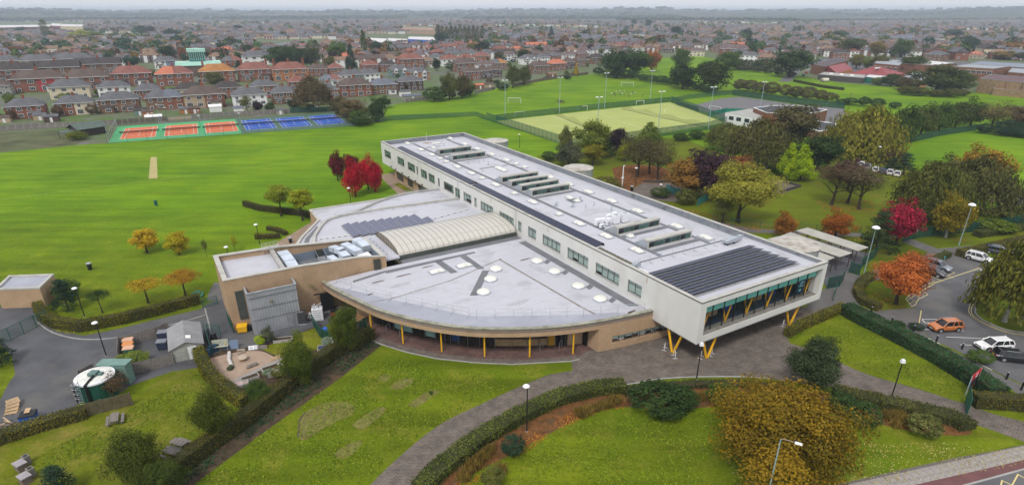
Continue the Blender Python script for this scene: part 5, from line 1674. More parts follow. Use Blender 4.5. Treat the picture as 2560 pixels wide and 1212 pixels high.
for bx,by,ty,wp,kd,col,lab,ex in TREES:
 if by>690 and kd in ('round', 'oval'):kd='fine'
 if bx>1400 and by<560:wp*=1.15
 tree(bx,by,ty,wp,kd,col[0],col[1],lab,**ex)
# the great golden tree at the lower right
g_=P(1938,1196)
tree_at(g_,12.6,max(8.0,top_z(g_,950)), 'ultra',AU[0],AU[1], 'great golden tree on the roadside lawn at the lower right',var=0,c0=0.04)
SHRUBS=[
 (172,745,694,62, 'bush',MG, 'rounded green shrub right of the brick garage'),
 (195,350,327,48, 'bush',((0.05,0.07,0.006),(0.13,0.14,0.012)), 'clipped green shrub in front of the tennis pavilion'),
 (1640,1026,966,150, 'bush',DG, 'widest dark green shrub beside the paved path'),
 (1700,1018,968,84, 'bush',DG, 'dark green shrub joined to the right of the widest one'),
 (1808,1006,962,84, 'bush',MG, 'mid green shrub near the plaza corner, left of the golden tree'),
 (1282,1135,1086,62, 'bush',BG, 'blue green shrub beside the middle lamp post'),
 (2098,1030,980,70, 'bush',DG, 'dark shrub right behind the golden tree'),
 (2150,1062,1004,90, 'bush',DG, 'dark shrub in the bed right of the golden tree'),
 (2305,1088,1036,78, 'bush',((0.05,0.06,0.012),(0.16,0.17,0.05)), 'variegated shrub at the end of the path bed'),
 (1232,1212,1165,60, 'bush',OL, 'olive shrub low in the path bed'),
 (652,862,836,28, 'bush',LIME, 'bright lime shrub in front of the grey screen'),
 (672,858,815,34, 'oval',((0.03,0.04,0.02),(0.08,0.09,0.05)), 'grey green shrub right of the lime one'),
 (820,862,842,30, 'bush',((0.10,0.14,0.10),(0.26,0.31,0.24)), 'silver leaved shrub in the garden by the fence'),
 (1650,492,468,50, 'bush',MG, 'green shrub beside the teal courtyard fence, left'),
 (1712,512,468,52, 'bush',OL, 'loose olive shrub beside the teal courtyard fence'),
 (1515,465,440,62, 'bush',((0.035,0.040,0.008),(0.09,0.085,0.016)), 'low broad shrub right of the second stair drum'),
 (1540,480,452,40, 'sparse',OL, 'thin shrub at the foot of the camera mast'),
 (1372,402,376,40, 'bush',DG, 'dark low shrub left of the grey green tree'),
 (1700,352,330,36, 'bush',MG, 'green shrub by the pitch fence, left'),
 (1740,348,322,40, 'bush',DG, 'dark shrub by the pitch fence, right'),
 (2172,398,372,30, 'bush',DG, 'dark round shrub under the willow'),
 (2435,545,520,90, 'bush',LG, 'light green spreading shrub behind the lamp post'),
 (2480,575,548,100, 'bush',((0.05,0.08,0.006),(0.14,0.17,0.014)), 'broad lime green shrub along the dark fence'),
 (2520,548,515,80, 'bush',OL, 'olive shrub at the right edge by the dark fence'),
 (2352,892,868,46, 'bush',DG, 'dark low shrub right of the laurel hedge, upper'),
 (2448,905,876,58, 'bush',MG, 'green shrub between the laurel hedge and the black car'),
 (2245,815,803,34, 'bush',DG, 'small dark shrub beside the footpath bollards'),
 (2290,822,808,36, 'bush',BG, 'small grey green shrub near the orange car'),
 (330,915,884,84, 'bush',LG, 'yellow green shrub behind the water tank'),
 (296,990,925,70, 'sparse',BR, 'brown climbing shrub over the water tank'),
 (700,940,915,40, 'bush',OL, 'olive shrub between the raised beds'),
 (672,938,922,26, 'bush',((0.06,0.09,0.05),(0.15,0.2,0.12)), 'pale green shrub in the garden bed'),
 (1078,986,976,10, 'bush',MG, 'tiny green plant on the bare lawn patch'),
]
for bx,by,ty,wp,kd,col,lab in SHRUBS:
 tree(bx,by,ty,wp,kd,col[0],col[1],lab, 'shrub',name='shrub',c0=0.0)
# tufts of ornamental grass in the path bed
tuft=None
NR=np.random.default_rng(5)
n=420
cen_=np.column_stack([NR.normal(size=n)*0.32,NR.normal(size=n)*0.32,NR.uniform(0.25,0.8,n)])
nor_=np.column_stack([NR.normal(size=n),NR.normal(size=n),NR.normal(size=n)*0.2])
tuft=leaf_mesh('grass_tuft',cen_,nor_,NR.uniform(0.5,0.95,n),NR.random(n),0.10,np.column_stack([cen_[:,0]*0.9,cen_[:,1]*0.9,np.ones(n)])*0+np.array([0,0,1.0]))
# blades run up and outward
tuft.materials.append(bark)
k=0
for (x,y) in [(1452,1040),(1470,1033),(1488,1026),(1504,1020),(1520,1016),(1538,1008),(1196,1158),(1182,1172),(1168,1186),(1212,1146),(1226,1132),(1160,1200),(1748,1000),(1762,996),(1735,1004),(2218,1042),(2232,1052),(2246,1046),(2258,1058),(2238,1066),(2068,1018),(1250,1180)]:
 g=P(x,y)
 t_=tag(put('grass_tuft',tuft,None,(g.x,g.y,0),R.uniform(0,6),R.uniform(0.75,1.1),[leafm((0.075,0.058,0.012),(0.21,0.145,0.032))]), 'golden ornamental grass tuft in the bed along the paved path', 'grass tuft', 'golden grass tufts in the path bed')
# hedges
HY=((0.045,0.050,0.004),(0.165,0.145,0.010))
HO=((0.032,0.035,0.005),(0.120,0.100,0.014))
HM=((0.022,0.034,0.006),(0.075,0.092,0.016))
HL=((0.006,0.026,0.010),(0.030,0.072,0.026))
HEDGES=[
 ([(100,776),(112,800),(140,816),(205,826),(300,809),(400,784),(500,757)],1.3,1.6,HY, 'curved yellow green hedge along the yard drive',{}),
 ([(612,515),(650,526),(700,532),(760,540),(795,548)],1.0,1.3,((0.02,0.024,0.005),(0.07,0.06,0.01)), 'low dark hedge in front of the two light green trees',{}),
 ([(640,597),(700,595)],1.0,1.0,HO, 'short front hedge by the curved tan path',{}),
 ([(670,575),(692,578),(716,588)],0.9,0.9,HO, 'short rear hedge by the curved tan path',{}),
 ([(-60,1130),(0,1106),(110,1070),(218,1040)],1.5,1.3,HO, 'olive hedge at the lower left below the pallets',{}),
 ([(499,892),(520,938),(545,968),(580,995),(618,1022)],1.3,1.7,HY, 'yellow green hedge on the left of the gravel garden',{}),
 ([(930,844),(880,868),(830,893),(785,926),(740,960),(690,1000),(640,1040),(590,1077),(520,1127),(450,1178),(380,1230)],1.5,1.7,HO, 'long brownish hedge between garden and front lawn',{}),
 ([(1968,842),(2000,822),(2050,800),(2108,776)],1.2,1.3,HY, 'yellow green hedge right of the yellow props',{}),
 ([(2112,782),(2160,808),(2250,852),(2340,900),(2410,942),(2450,968),(2490,998)],2.4,1.6,HL, 'thick dark laurel hedge beside the car park footpath',dict(leaf=0.22)),
 ([(2428,1012),(2500,1016),(2570,1022),(2660,1032)],1.6,1.6,HO, 'olive hedge right of the red sign',{}),
 ([(2178,694),(2152,712),(2143,736),(2158,760),(2198,776)],1.5,1.1,HO, 'horseshoe hedge around the orange red maple',{}),
 ([(2336,656),(2352,648),(2368,640)],1.3,1.0,HM, 'short hedge block at the car park corner',{}),
 ([(2398,642),(2440,632),(2500,620),(2570,604),(2660,588)],1.8,1.3,HO, 'olive hedge behind the parked white car',{}),
 ([(2440,592),(2520,580),(2560,573),(2650,562)],1.8,1.2,HM, 'long green hedge in front of the dark fence on the right',{}),
 ([(1050,1232),(1110,1172),(1200,1104),(1300,1046),(1400,1000),(1490,979),(1560,972)],2.0,1.15,((0.026,0.038,0.006),(0.10,0.115,0.020)), 'loose green hedge along the curved paved path',dict(dens=60,leaf=0.2)),
 ([(1560,980),(1650,970),(1740,964),(1850,963),(1960,971)],1.2,0.6,BRG, 'low twiggy hedge along the plaza kerb',{}),
 ([(2082,988),(2200,1013),(2300,1035),(2390,1056),(2418,1076)],2.0,1.1,((0.026,0.034,0.006),(0.10,0.10,0.022)), 'loose hedge along the path right of the golden tree',dict(dens=60,leaf=0.2)),
 ([(2108,226),(2060,220),(1985,205)],1.6,1.4,HM, 'clipped hedge in front of the dark wooden school wall',dict(leaf=0.35,dens=14)),
]
for i,(pts,wd,h,col,lab,ex) in enumerate(HEDGES):hedge(pts,wd,h,col,lab,seed=i,**ex)
# ivy and fallen leaves (uncountable)
def scatter(name,polys,n,size,col,label,cat,z=0.04,seed=3,up=1.2):
 """leaves scattered on the ground inside pixel polygons"""
 global NR
 NR=np.random.default_rng(seed)
 C=[]
 tot=0
 ar=[]
 for q in polys:
  w_=PP(q)
  xs,ys_=[p.x for p in w_],[p.y for p in w_]
  ar.append((w_,min(xs),max(xs),min(ys_),max(ys_)))
 A_=[(b-a)*(d-c) for _,a,b,c,d in ar]
 for (w_,a,b,c,d),aa in zip(ar,A_):
  k=int(n*aa/sum(A_))
  px=NR.uniform(a,b,k)
  py=NR.uniform(c,d,k)
  ins=np.zeros(k,bool)
  for i in range(len(w_)):
   p,q_=w_[i],w_[i-1]
   cond=((p.y>py)!=(q_.y>py))
   with np.errstate(divide='ignore',invalid='ignore'):
    xi=(q_.x-p.x)*(py-p.y)/(q_.y-p.y)+p.x
   ins ^=cond & (px<xi)
  f=np.sin(px*0.9+1.3*np.sin(py*0.5))+np.sin(py*0.8+px*0.3)
  ins &=(f+NR.normal(size=k)*0.9)>-0.6
  C.append(np.column_stack([px,py,np.abs(NR.normal(size=k))*z+0.035])[ins])
 C=np.concatenate(C)
 N=NR.normal(size=(len(C),3))*0.5+np.array([0,0,up])
 me=leaf_mesh(name,C,N,size*NR.uniform(0.6,1.4,len(C)),NR.random(len(C)))
 me.materials.append(leafm(*col))
 return tag(put(name,me),label,cat,kind='stuff')
scatter('ivy',[[(950,862),(869,925),(785,980),(700,1035),(590,1120),(480,1205),(430,1250),(400,1250),(500,1150),(590,1080),(690,1005),(785,930),(850,890),(925,850)]],15000,0.22,HL, 'dark green ivy spreading down the bank beside the long hedge', 'ivy',0.10)
scatter('fallen_leaves',[[(1265,1150),(1330,1085),(1420,1035),(1480,1012),(1560,1010),(1565,1022),(1500,1030),(1440,1055),(1370,1095),(1300,1140)],[(1100,1230),(1170,1200),(1260,1150),(1250,1170),(1180,1215),(1120,1250)]],9000,0.16,((0.22,0.060,0.010),(0.50,0.17,0.030)), 'orange fallen leaves in the bed beside the paved path', 'leaves',0.03,8)
scatter('fallen_leaves',[[(1800,1120),(2100,1100),(2200,1110),(2350,1105),(2480,1118),(2560,1112),(2560,1160),(2400,1190),(2250,1205),(2000,1220),(1850,1230)]],4200,0.15,((0.30,0.20,0.05),(0.62,0.42,0.13)), 'pale yellow fallen leaves on the roadside lawn and pavement', 'leaves',0.02,9)
scatter('fallen_leaves',[[(1530,425),(1580,412),(1670,420),(1690,452),(1660,462),(1605,460),(1570,480)],[(1700,520),(1800,540),(1900,560),(1960,570),(1900,580),(1780,560)],[(2040,500),(2180,500),(2190,530),(2060,530)],[(2190,780),(2270,770),(2250,700),(2170,740)]],14000,0.20,((0.16,0.055,0.014),(0.36,0.14,0.040)), 'rusty fallen leaves under the park trees', 'leaves',0.03,10)
scatter('fallen_leaves',[[(340,770),(480,740),(520,745),(400,775)],[(110,790),(150,822),(260,832),(130,835)],[(1985,585),(2150,595),(2170,605),(2000,592)]],2500,0.17,((0.25,0.14,0.012),(0.50,0.30,0.03)), 'yellow fallen leaves along the yard hedge', 'leaves',0.02,12)
scatter('grass_tips',[[(500,1200),(620,1110),(800,980),(960,890),(1200,930),(1350,930),(1200,1000),(1000,1120),(900,1212),(600,1230)],[(1100,1240),(1300,1120),(1500,1040),(1800,1030),(1900,1200),(1500,1240)],[(1990,860),(2100,800),(2400,950),(2380,990),(2150,920)],[(50,1160),(330,1020),(500,930),(560,1040),(450,1140),(330,1200)]],60000,0.20,((0.075,0.125,0.006),(0.150,0.185,0.014)), 'short grass blades of the mown lawns', 'grass',0.02,14,0.5)
# lamp posts
def lamp(bx,by,ty,kind,label,lean=0):
 g=P(bx,by)
 h=max(2.0,top_z(g,ty))
 pm_,dark=(blackp,True) if kind!='tall' else (steelp,False)
 t_=thing('lamp_post',label, 'lamp post',g,0, 'lamp posts of the school grounds')
 if kind=='tall':
  pb('post',MB().tube((0,0,0),(0,0,0.9),0.11,0.11,8).tube((0,0,0.9),(0,0,h-0.2),0.075,0.05,8),pm_,t_)
  pb('lamp_head',MB().lathe((0,0,h-0.25),[(0.12,0),(0.62,0.08),(0.66,0.14),(0.5,0.34),(0.25,0.46),(0.02,0.5)],16),lampw,t_)
 elif kind=='box':
  pb('post',MB().tube((0,0,0),(0,0,h-0.3),0.075,0.06,8),pm_,t_)
  pb('lamp_head',MB().hexa([(-0.24,-0.2,h-0.3),(0.24,-0.2,h-0.3),(0.24,0.2,h-0.3),(-0.24,0.2,h-0.3)],[(-0.17,-0.14,h+0.1),(0.17,-0.14,h+0.1),(0.17,0.14,h+0.1),(-0.17,0.14,h+0.1)]),lampw,t_)
 else:
  pb('post',MB().tube((0,0,0),(0,0,h-0.12),0.075,0.055,8),pm_,t_)
  pb('lamp_head',MB().lathe((-0.12,0,h-0.15),[(0.10,0),(0.36,0.06),(0.38,0.12),(0.26,0.24),(0.02,0.28)],12),lampw,t_)
 pb('base',MB().lathe((0,0,0),[(0.14,0.0),(0.14,0.05)],8),concm,t_)
 return t_
for a in [(266,889,806, 'disc', 'black lamp post on the yard drive beside the bin store'),(212,792,720, 'disc', 'black lamp post inside the curved yard hedge'),(877,508,470, 'disc', 'black lamp post in front of the crimson trees'),(650,612,561, 'disc', 'black lamp post beside the short hedges'),
          (574,654,617, 'disc', 'lamp post just behind the brick wing corner'),(2160,682,568, 'tall', 'tall pale lamp post beside the cycle shelters'),(2397,613,511, 'tall', 'tall pale lamp post on the grass above the car park'),(1317,1078,964, 'disc', 'black lamp post in the hedge of the curved path'),
          (2228,994,900, 'box', 'black lamp post on the path right of the entrance lawn'),(1741,948,858, 'box', 'black lamp post in front of the big window corner'),(1588,468,420, 'disc', 'lamp post on the leafy ground behind the roof'),(1651,490,461, 'disc', 'lamp post beside the small courtyard shrub'),
          (2188,420,367, 'disc', 'lamp post beside the weeping willow'),(2484,440,417, 'disc', 'lamp post at the right field edge'),(1299,371,336, 'disc', 'lamp post by the pitch corner behind the far roof')]:
 lamp(*a)
g=P(1896,1335)
t_=thing('street_lamp', 'tall grey street lamp in front of the golden tree, arm to the right', 'street lamp',g)
h=top_z(g,1098)
pb('post',MB().tube((0,0,0),(0,0,1.4),0.10,0.10,8).tube((0,0,1.4),(0,0,h),0.07,0.05,8),steelp,t_)
pb('arm',MB().path([(0,0,h),(0.15,-0.05,h+0.10),(0.95,-0.45,h+0.10)],0.035,6),plain('arm_steel',(0.28,0.22,0.16),0.6),t_)
pb('lamp_head',MB().hexa([(0.85,-0.55,h+0.03),(1.35,-0.80,h+0.03),(1.45,-0.60,h+0.03),(0.95,-0.35,h+0.03)],[(0.9,-0.52,h+0.17),(1.33,-0.75,h+0.14),(1.4,-0.62,h+0.14),(0.97,-0.40,h+0.17)]),lampw,t_)
g=P(1555,468)
t_=thing('camera_mast', 'white camera mast behind the long roof parapet', 'camera mast',g)
h=top_z(g,415)
pb('mast',MB().tube((0,0,0),(0,0,h),0.14,0.12,8),lampw,t_)
pb('camera',MB().box(-0.3,-0.15,h*0.42,0.3,0.15,h*0.42+0.3).tube((0,0,h),(0.3,-0.2,h+0.12),0.12),lampw,t_)
# floodlights of the pitch
for i,(x,y,ty,tw,nm) in enumerate([(1511.4,271,184,1, 'behind the pitch, second from the left'),(1624,260,178,1, 'behind the pitch, nearest the group of players'),(1770,325,219,1, 'at the right front corner of the pitch'),(1398,284,195,1, 'behind the pitch, left of the kneeling group'),(1901,267,206,1, 'on the grey hard court'),(1645,330,230,1, 'at the front of the pitch, in the middle'),(1492,348,244,1, 'at the front of the pitch, left of the purple tree'),(1263,298,202,1, 'at the left back corner of the pitch')]):
 g=P(x,y)
 h=top_z(g,ty)
 t_=thing('floodlight', 'tall grey floodlight mast %s' % nm, 'floodlight',g,rad(20), 'pitch floodlights')
 pb('mast',MB().tube((0,0,0),(0,0,h),0.16,0.09,8),steelp,t_)
 pb('crossbar',MB().tube((-0.9,0,h),(0.9,0,h),0.05),steelp,t_)
 for s_ in (-1,1):pb('lamp_head',MB().box(s_*0.85-0.38,-0.4,h+0.02,s_*0.85+0.38,0.3,h+0.3),lampw,t_)
for i,(x,y,ty,nm) in enumerate([(402,308,262, 'behind the left red court'),(420,306,270, 'pale one behind the first gap of the red courts'),(500,302,282, 'behind the middle red court'),(386,309,296, 'shortest one behind the left red court'),(606,334,284, 'between the red and blue courts, left'),(601,313,284, 'between the red and blue courts, right'),(402,326,292, 'between the first two red courts'),(502,319,290, 'between the last two red courts')]):
 g=P(x,y)
 h=max(4.0,top_z(g,ty))
 t_=thing('court_light', 'thin court light pole %s' % nm, 'court light',g,CA, 'tennis court lights')
 pb('pole',MB().tube((0,0,0),(0,0,h),0.07,0.05),greenp if i % 2 else steelp,t_)
 pb('lamp_head',MB().box(-0.4,-0.15,h,0.4,0.15,h+0.2),lampw,t_)
# fences
def fence(pts,h,kind,label,gap=2.75,world=False,group='fences',name='fence',mat=None,post=None,boards=False):
 q=pts if world else PP(pts)
 f=thing(name,label, 'fence',(q[0][0],q[0][1],0),0,group)
 q=[Vector((p[0]-q[0][0],p[1]-q[0][1],0)) for p in q]
 pmesh=MB().tube((0,0,0),(0,0,h+0.05),0.05,0.05,5).mesh('post',post or greenp) if kind=='mesh' else MB().box(-0.07,-0.07,0,0.07,0.07,h+0.06).mesh('post',post or concm)
 for a,b in zip(q,q[1:]):
  l_=(b-a).length
  n=max(1,round(l_/gap))
  an=math.atan2((b-a).y,(b-a).x)
  wl=l_/n
  if kind=='mesh':
   pn=MB().box(0.04,-0.008,0.05,wl-0.04,0.008,h).mesh('panel',mat or fmesh)
   rl=MB().box(0,-0.02,h,wl,0.02,h+0.04).box(0,-0.02,0.03,wl,0.02,0.06).mesh('rail',post or greenp)
  else:
   pn=MB()
   nb=max(4,int(wl/0.16)) if boards else 8
   for i in range(nb):
    pn.box(0.07+(wl-0.14)*i/nb,-0.03-(0.02 if i % 2 else 0),0.05,0.07+(wl-0.14)*(i+0.97)/nb,0.01,h-(0.03 if i % 3==1 else 0))
   pn=pn.mesh('panel',mat or woodf)
   rl=MB().box(0.07,0.012,h*0.75,wl-0.07,0.06,h*0.75+0.08).mesh('rail',mat or woodf)
  for i in range(n):
   p=a.lerp(b,i/n)
   put('post',pmesh,f,p,an)
   put('panel',pn,f,p,an)
   if kind=='mesh':put('rail',rl,f,p,an)
 put('post',pmesh,f,q[-1],0)
 return f
fence([(268,359),(605,335),(889,315)],2.7, 'mesh', 'green mesh fence in front of the tennis courts',6,mat=gmesh)
fence([(889,315),(842,281)],2.7, 'mesh', 'green mesh fence at the right end of the blue courts',5)
fence([(272,357),(293,316)],2.7, 'mesh', 'grey mesh fence at the left end of the red courts',5,mat=gmesh,post=galv)
fence([(294,315),(420,306.5),(588,297)],2.4, 'mesh', 'thin mesh fence behind the red courts',6,mat=gmesh)
fence([(-60,333),(0,328),(101,321),(199,317),(290,312)],1.9, 'wood', 'grey panel fence left of the tennis pavilion',2.6,mat=plain('panel_grey',(0.20,0.18,0.165),0.9,0.2,1.0,fine=0.15))
fence([(292,311),(350,307),(419,302)],1.8, 'wood', 'brown board fence behind the first red court',2.2)
fence([(422,301),(478,297)],1.2, 'wood', 'low cream wall behind the middle red court',3,mat=plain('cream_wall',(0.42,0.32,0.22),0.9,0.12,1.0))
fence([(479,297),(560,292),(660,286),(724,282)],1.8, 'wood', 'weathered grey board fence behind the blue courts',2.4,mat=woodg)
fence([(726,283),(838,279)],2.2, 'mesh', 'green mesh fence behind the last blue court',3,mat=dmesh)
fence([(890,314),(965,302),(1190,291),(1217,300)],1.9, 'mesh', 'long low green fence across the playing field',3.0)
fence([(1217,300),(1270,317),(1389,356),(1428,370)],3.0, 'mesh', 'green mesh fence at the left end of the pitch',3.0)
fence([(1428,370),(1540,356),(1650,341),(1770,325),(1818,309)],3.0, 'mesh', 'green mesh fence along the near side of the pitch',3.0)
fence([(1818,309),(1745,281),(1677,256)],3.0, 'mesh', 'green mesh fence at the right end of the pitch',3.0)
fence([(1240,302),(1290,296),(1360,288),(1440,279),(1500,272),(1585,264),(1676,255)],2.4, 'mesh', 'green mesh fence along the far side of the pitch',3.0)
fence([(1678,256),(1720,248),(1790,240),(1830,237)],2.2, 'mesh', 'green mesh fence between far field and hard court',3.0)
fence([(1830,238),(1900,248),(2000,262),(2110,272)],2.6, 'mesh', 'dark green mesh fence behind the hard court',3.0,mat=dmesh)
fence([(1690,262),(1745,280)],2.0, 'mesh', 'dense green screen fence beside the hard court',3.0,mat=dmesh)
fence([(1770,292),(1812,282),(1880,284)],1.9, 'mesh', 'solid teal screen fence beside the white sports hall',3.0,mat=tealp,post=tealp)
fence([(2196,382),(2260,360),(2350,340),(2440,326)],2.2, 'mesh', 'dark green fence below the row of green trees',3.0,mat=dmesh)
fence([(1665,478),(1706,492)],1.7, 'mesh', 'teal mesh fence around the courtyard bed, left piece',2.2,mat=seethru('teal_mesh',(0.02,0.20,0.20),0.7,0.5),post=tealp)
fence([(1742,516),(1770,500)],1.7, 'mesh', 'teal mesh fence around the courtyard bed, right piece',2.2,mat=MATS['teal_mesh'],post=tealp)
fence([(2255,604),(2300,594),(2370,586),(2430,580),(2500,568),(2640,548)],2.0, 'mesh', 'dark green fence above the car park grass',2.6,mat=dmesh)
fence([(1780,552),(1830,563),(1900,570),(1960,573),(2040,577),(2150,582)],1.4, 'mesh', 'thin wire fence along the narrow back path',7.5,mat=seethru('thin_wire',(0.05,0.08,0.06),0.06,0.5))
fence([(2066,722),(2098,716),(2108,700)],2.0, 'mesh', 'green mesh gate beside the building corner',2.4,mat=dmesh)
fence([(2122,680),(2148,688)],1.9, 'mesh', 'dark green gate in front of the cycle shelters',1.4,mat=dmesh)
fence([(2152,670),(2190,640)],1.9, 'mesh', 'dark green fence beside the cycle shelters',2.6,mat=dmesh)
fence([(2082,752),(2088,733)],1.8, 'mesh', 'lone green mesh panel on the footpath',2.4)
fence([(545,760),(508,770)],1.5, 'mesh', 'green double gate by the brick wing',1.6,mat=seethru('open_mesh',(0.02,0.12,0.09),0.18,0.5))
fence([(-30,872),(28,850),(92,818),(124,806)],1.9, 'mesh', 'green double gate across the yard drive',1.9,mat=MATS['open_mesh'])
fence([(521,835),(552,838)],1.6, 'mesh', 'open green gate beside the timber shed',2.4,mat=MATS['open_mesh'])
fence([(512,828),(530,886)],1.6, 'mesh', 'green mesh fence beside the timber shed',2.2,mat=dmesh)
fence([(570,800),(584,832)],1.6, 'mesh', 'green fence panel against the brick wing wall',2.2,mat=dmesh)
fence([(783,812),(800,842),(832,862),(850,880)],1.7, 'mesh', 'green mesh fence around the garden corner',1.8,mat=dmesh)
fence([(862,842),(918,820)],1.6, 'mesh', 'green mesh fence under the left end of the canopy',2.2,mat=dmesh)
fence([(224,1040),(260,1030),(332,1012)],1.7, 'wood', 'vertical board fence below the water tank',2.2,boards=True,mat=plain('bark_boards',(0.10,0.085,0.045),0.9,0.3,1.5,fine=0.25),post=woodf)
fence([(300,905),(302,870),(392,845),(424,832)],1.7, 'wood', 'board fence at the back of the bin store',2.2,boards=True,mat=woodg,post=woodg)
fence([(335,935),(380,925),(436,910)],1.6, 'wood', 'board fence at the front of the bin store',2.2,boards=True,mat=woodg,post=woodg)
fence([(192,1006),(203,985),(205,960),(240,940)],1.9, 'wood', 'board fence left of the water tank',2.2,boards=True,mat=woodg,post=woodg)
fence([(1013,257),(1074,250)],1.7, 'wood', 'board fence at the field edge behind the houses, left',2.4,mat=woodg)
fence([(1186,236),(1238,224)],1.7, 'wood', 'board fence at the field edge behind the houses, middle',2.4,mat=woodg)
fence([(1284,217),(1356,203),(1417,193),(1470,187)],1.7, 'wood', 'board fence at the field edge behind the houses, right',2.4)
fence([(2412,1005),(2416,1038)],2.2, 'mesh', 'narrow green open gate seen edge-on at the path end',3.0,mat=greenp)
# nets hung across the pitch
for i,(a,b) in enumerate((((1387,287),(1565,362)),((1553,273),(1778,322)))):
 p,q=P(*a),P(*b)
 t_=thing('divider_net', '%s black divider net sagging across the pitch' % ('left' if i==0 else 'right'), 'net',p,0, 'pitch divider nets')
 d=q-p
 m_=MB()
 n=22
 for k in range(n):
  f0,f1=k/n,(k+1)/n
  z0,z1=1.7+0.5*math.sin(k*1.1),1.7+0.5*math.sin((k+1)*1.1)
  w0,w1=1.2*math.sin(k*0.5+i),1.2*math.sin((k+1)*0.5+i)
  nx=Vector((-d.y,d.x,0)).normalized()
  m_.poly([d*f0+nx*w0*0.4,d*f1+nx*w1*0.4,d*f1+nx*w1*0.1+Vector((0,0,z1)),d*f0+nx*w0*0.1+Vector((0,0,z0))])
 put('net',m_.mesh('net',seethru('sagging_net',(0.06,0.08,0.02),0.22,0.8) if 'sagging_net' not in MATS else MATS['sagging_net']),t_)
 pb('foot_rope',MB().path([d*(k/12)+Vector((-d.y,d.x,0)).normalized()*0.3*math.sin(k)+Vector((0,0,0.06)) for k in range(13)],0.06,4),blackp,t_)
# pitch lines
pc=[P(1238,303),P(1675,256),P(1818,307),P(1425,368)]
def pq(u_,v_):return pc[0].lerp(pc[1],u_).lerp(pc[3].lerp(pc[2],u_),v_)
mb=MB()
for a,b in (((0.04,0.05),(0.96,0.05)),((0.04,0.95),(0.96,0.95)),((0.04,0.05),(0.04,0.95)),((0.96,0.05),(0.96,0.95)),((0.5,0.05),(0.5,0.95)),((0.27,0.05),(0.27,0.95)),((0.73,0.05),(0.73,0.95))):
 p,q=pq(*a),pq(*b)
 d=(q-p).normalized()
 n_=Vector((-d.y,d.x,0))*0.09
 mb.poly([(v.x,v.y,LEVEL(4)) for v in (p-n_,q-n_,q+n_,p+n_)])
for u0,sg in ((0.96,-1),(0.04,1)):
 pr_=[pq(u0+sg*0.145*math.cos(t_),0.5+0.27*math.sin(t_)) for t_ in [rad(-88+16*k) for k in range(12)]]
 for p,q in zip(pr_,pr_[1:]):
  d=(q-p).normalized()
  n_=Vector((-d.y,d.x,0))*0.09
  mb.poly([(v.x,v.y,LEVEL(4)) for v in (p-n_,q-n_,q+n_,p+n_)])
o=mb.build('pitch_line',plain('pitch_line_paint',(0.55,0.58,0.40),0.8,0.08))
fix_normals(o.data)
tag(o,kind='structure')
# football goals
for (x,y,wd,h,rz,lab) in [(1286,258,6.4,2.4,-14, 'white goal on the far field at the left'),(1568,217,7.3,2.4,-14, 'white goal on the far field behind the players'),(1300,292,4.9,2.0,30, 'small white goal at the left of the pitch back fence'),(1457,277,4.9,2.0,30, 'small white goal in the middle of the pitch back fence'),(1600,263,4.9,2.0,30, 'small white goal at the right of the pitch back fence'),(1786,279,6.4,2.2,-58, 'large white goal at the right end of the pitch'),(1704,327,4.9,2.0,30, 'small white goal at the near side of the pitch')]:
 g=P(x,y)
 t_=thing('football_goal',lab, 'goal',g,rad(rz), 'football goals')
 for s_ in (-1,1):pb('post',MB().tube((s_*wd/2,0,0),(s_*wd/2,0,h),0.08),white_p,t_)
 pb('crossbar',MB().tube((-wd/2-0.05,0,h),(wd/2+0.05,0,h),0.08),white_p,t_)
 pb('net',MB().poly([(-wd/2,0,h-0.05),(wd/2,0,h-0.05),(wd/2,1.6,0.05),(-wd/2,1.6,0.05)]),netm,t_)
 for s_ in (-1,1):pb('stay',MB().tube((s_*wd/2,0,h),(s_*wd/2,1.6,0.03),0.03),white_p,t_)
# cars
tyre=plain('tyre_rubber',(0.012,0.012,0.012),0.85,0.1)
rimm=plain('alloy_rim',(0.42,0.43,0.45),0.35,0.1,metal=0.6)
carglass=glassm('car_glass',(0.012,0.015,0.018),0.05,0.7)
lampc=glassm('headlight_glass',(0.50,0.52,0.55),0.1,0.6)
tail_m=plain('tail_light_red',(0.30,0.006,0.008),0.3,0.05)
plate_w=plain('number_plate_white',(0.65,0.65,0.62),0.5,0.03)
plate_y=plain('number_plate_yellow',(0.62,0.45,0.02),0.5,0.03)
trim=plain('black_trim',(0.018,0.018,0.019),0.6,0.1)
def paint(name,col):
 if name in MATS:return MATS[name]
 m,t,b,o=nodes_of(name)
 c=ramp(t,noise(t,coords(t),0.8,2),0.3,0.7,tuple(x*0.94 for x in col),tuple(min(1,x*1.05) for x in col))
 t.links.new(c,b.inputs['Base Color'])
 b.inputs['Roughness'].default_value=0.32
 b.inputs['Coat Weight'].default_value=0.6
 b.inputs['Coat Roughness'].default_value=0.08
 MATS[name]=m
 return m
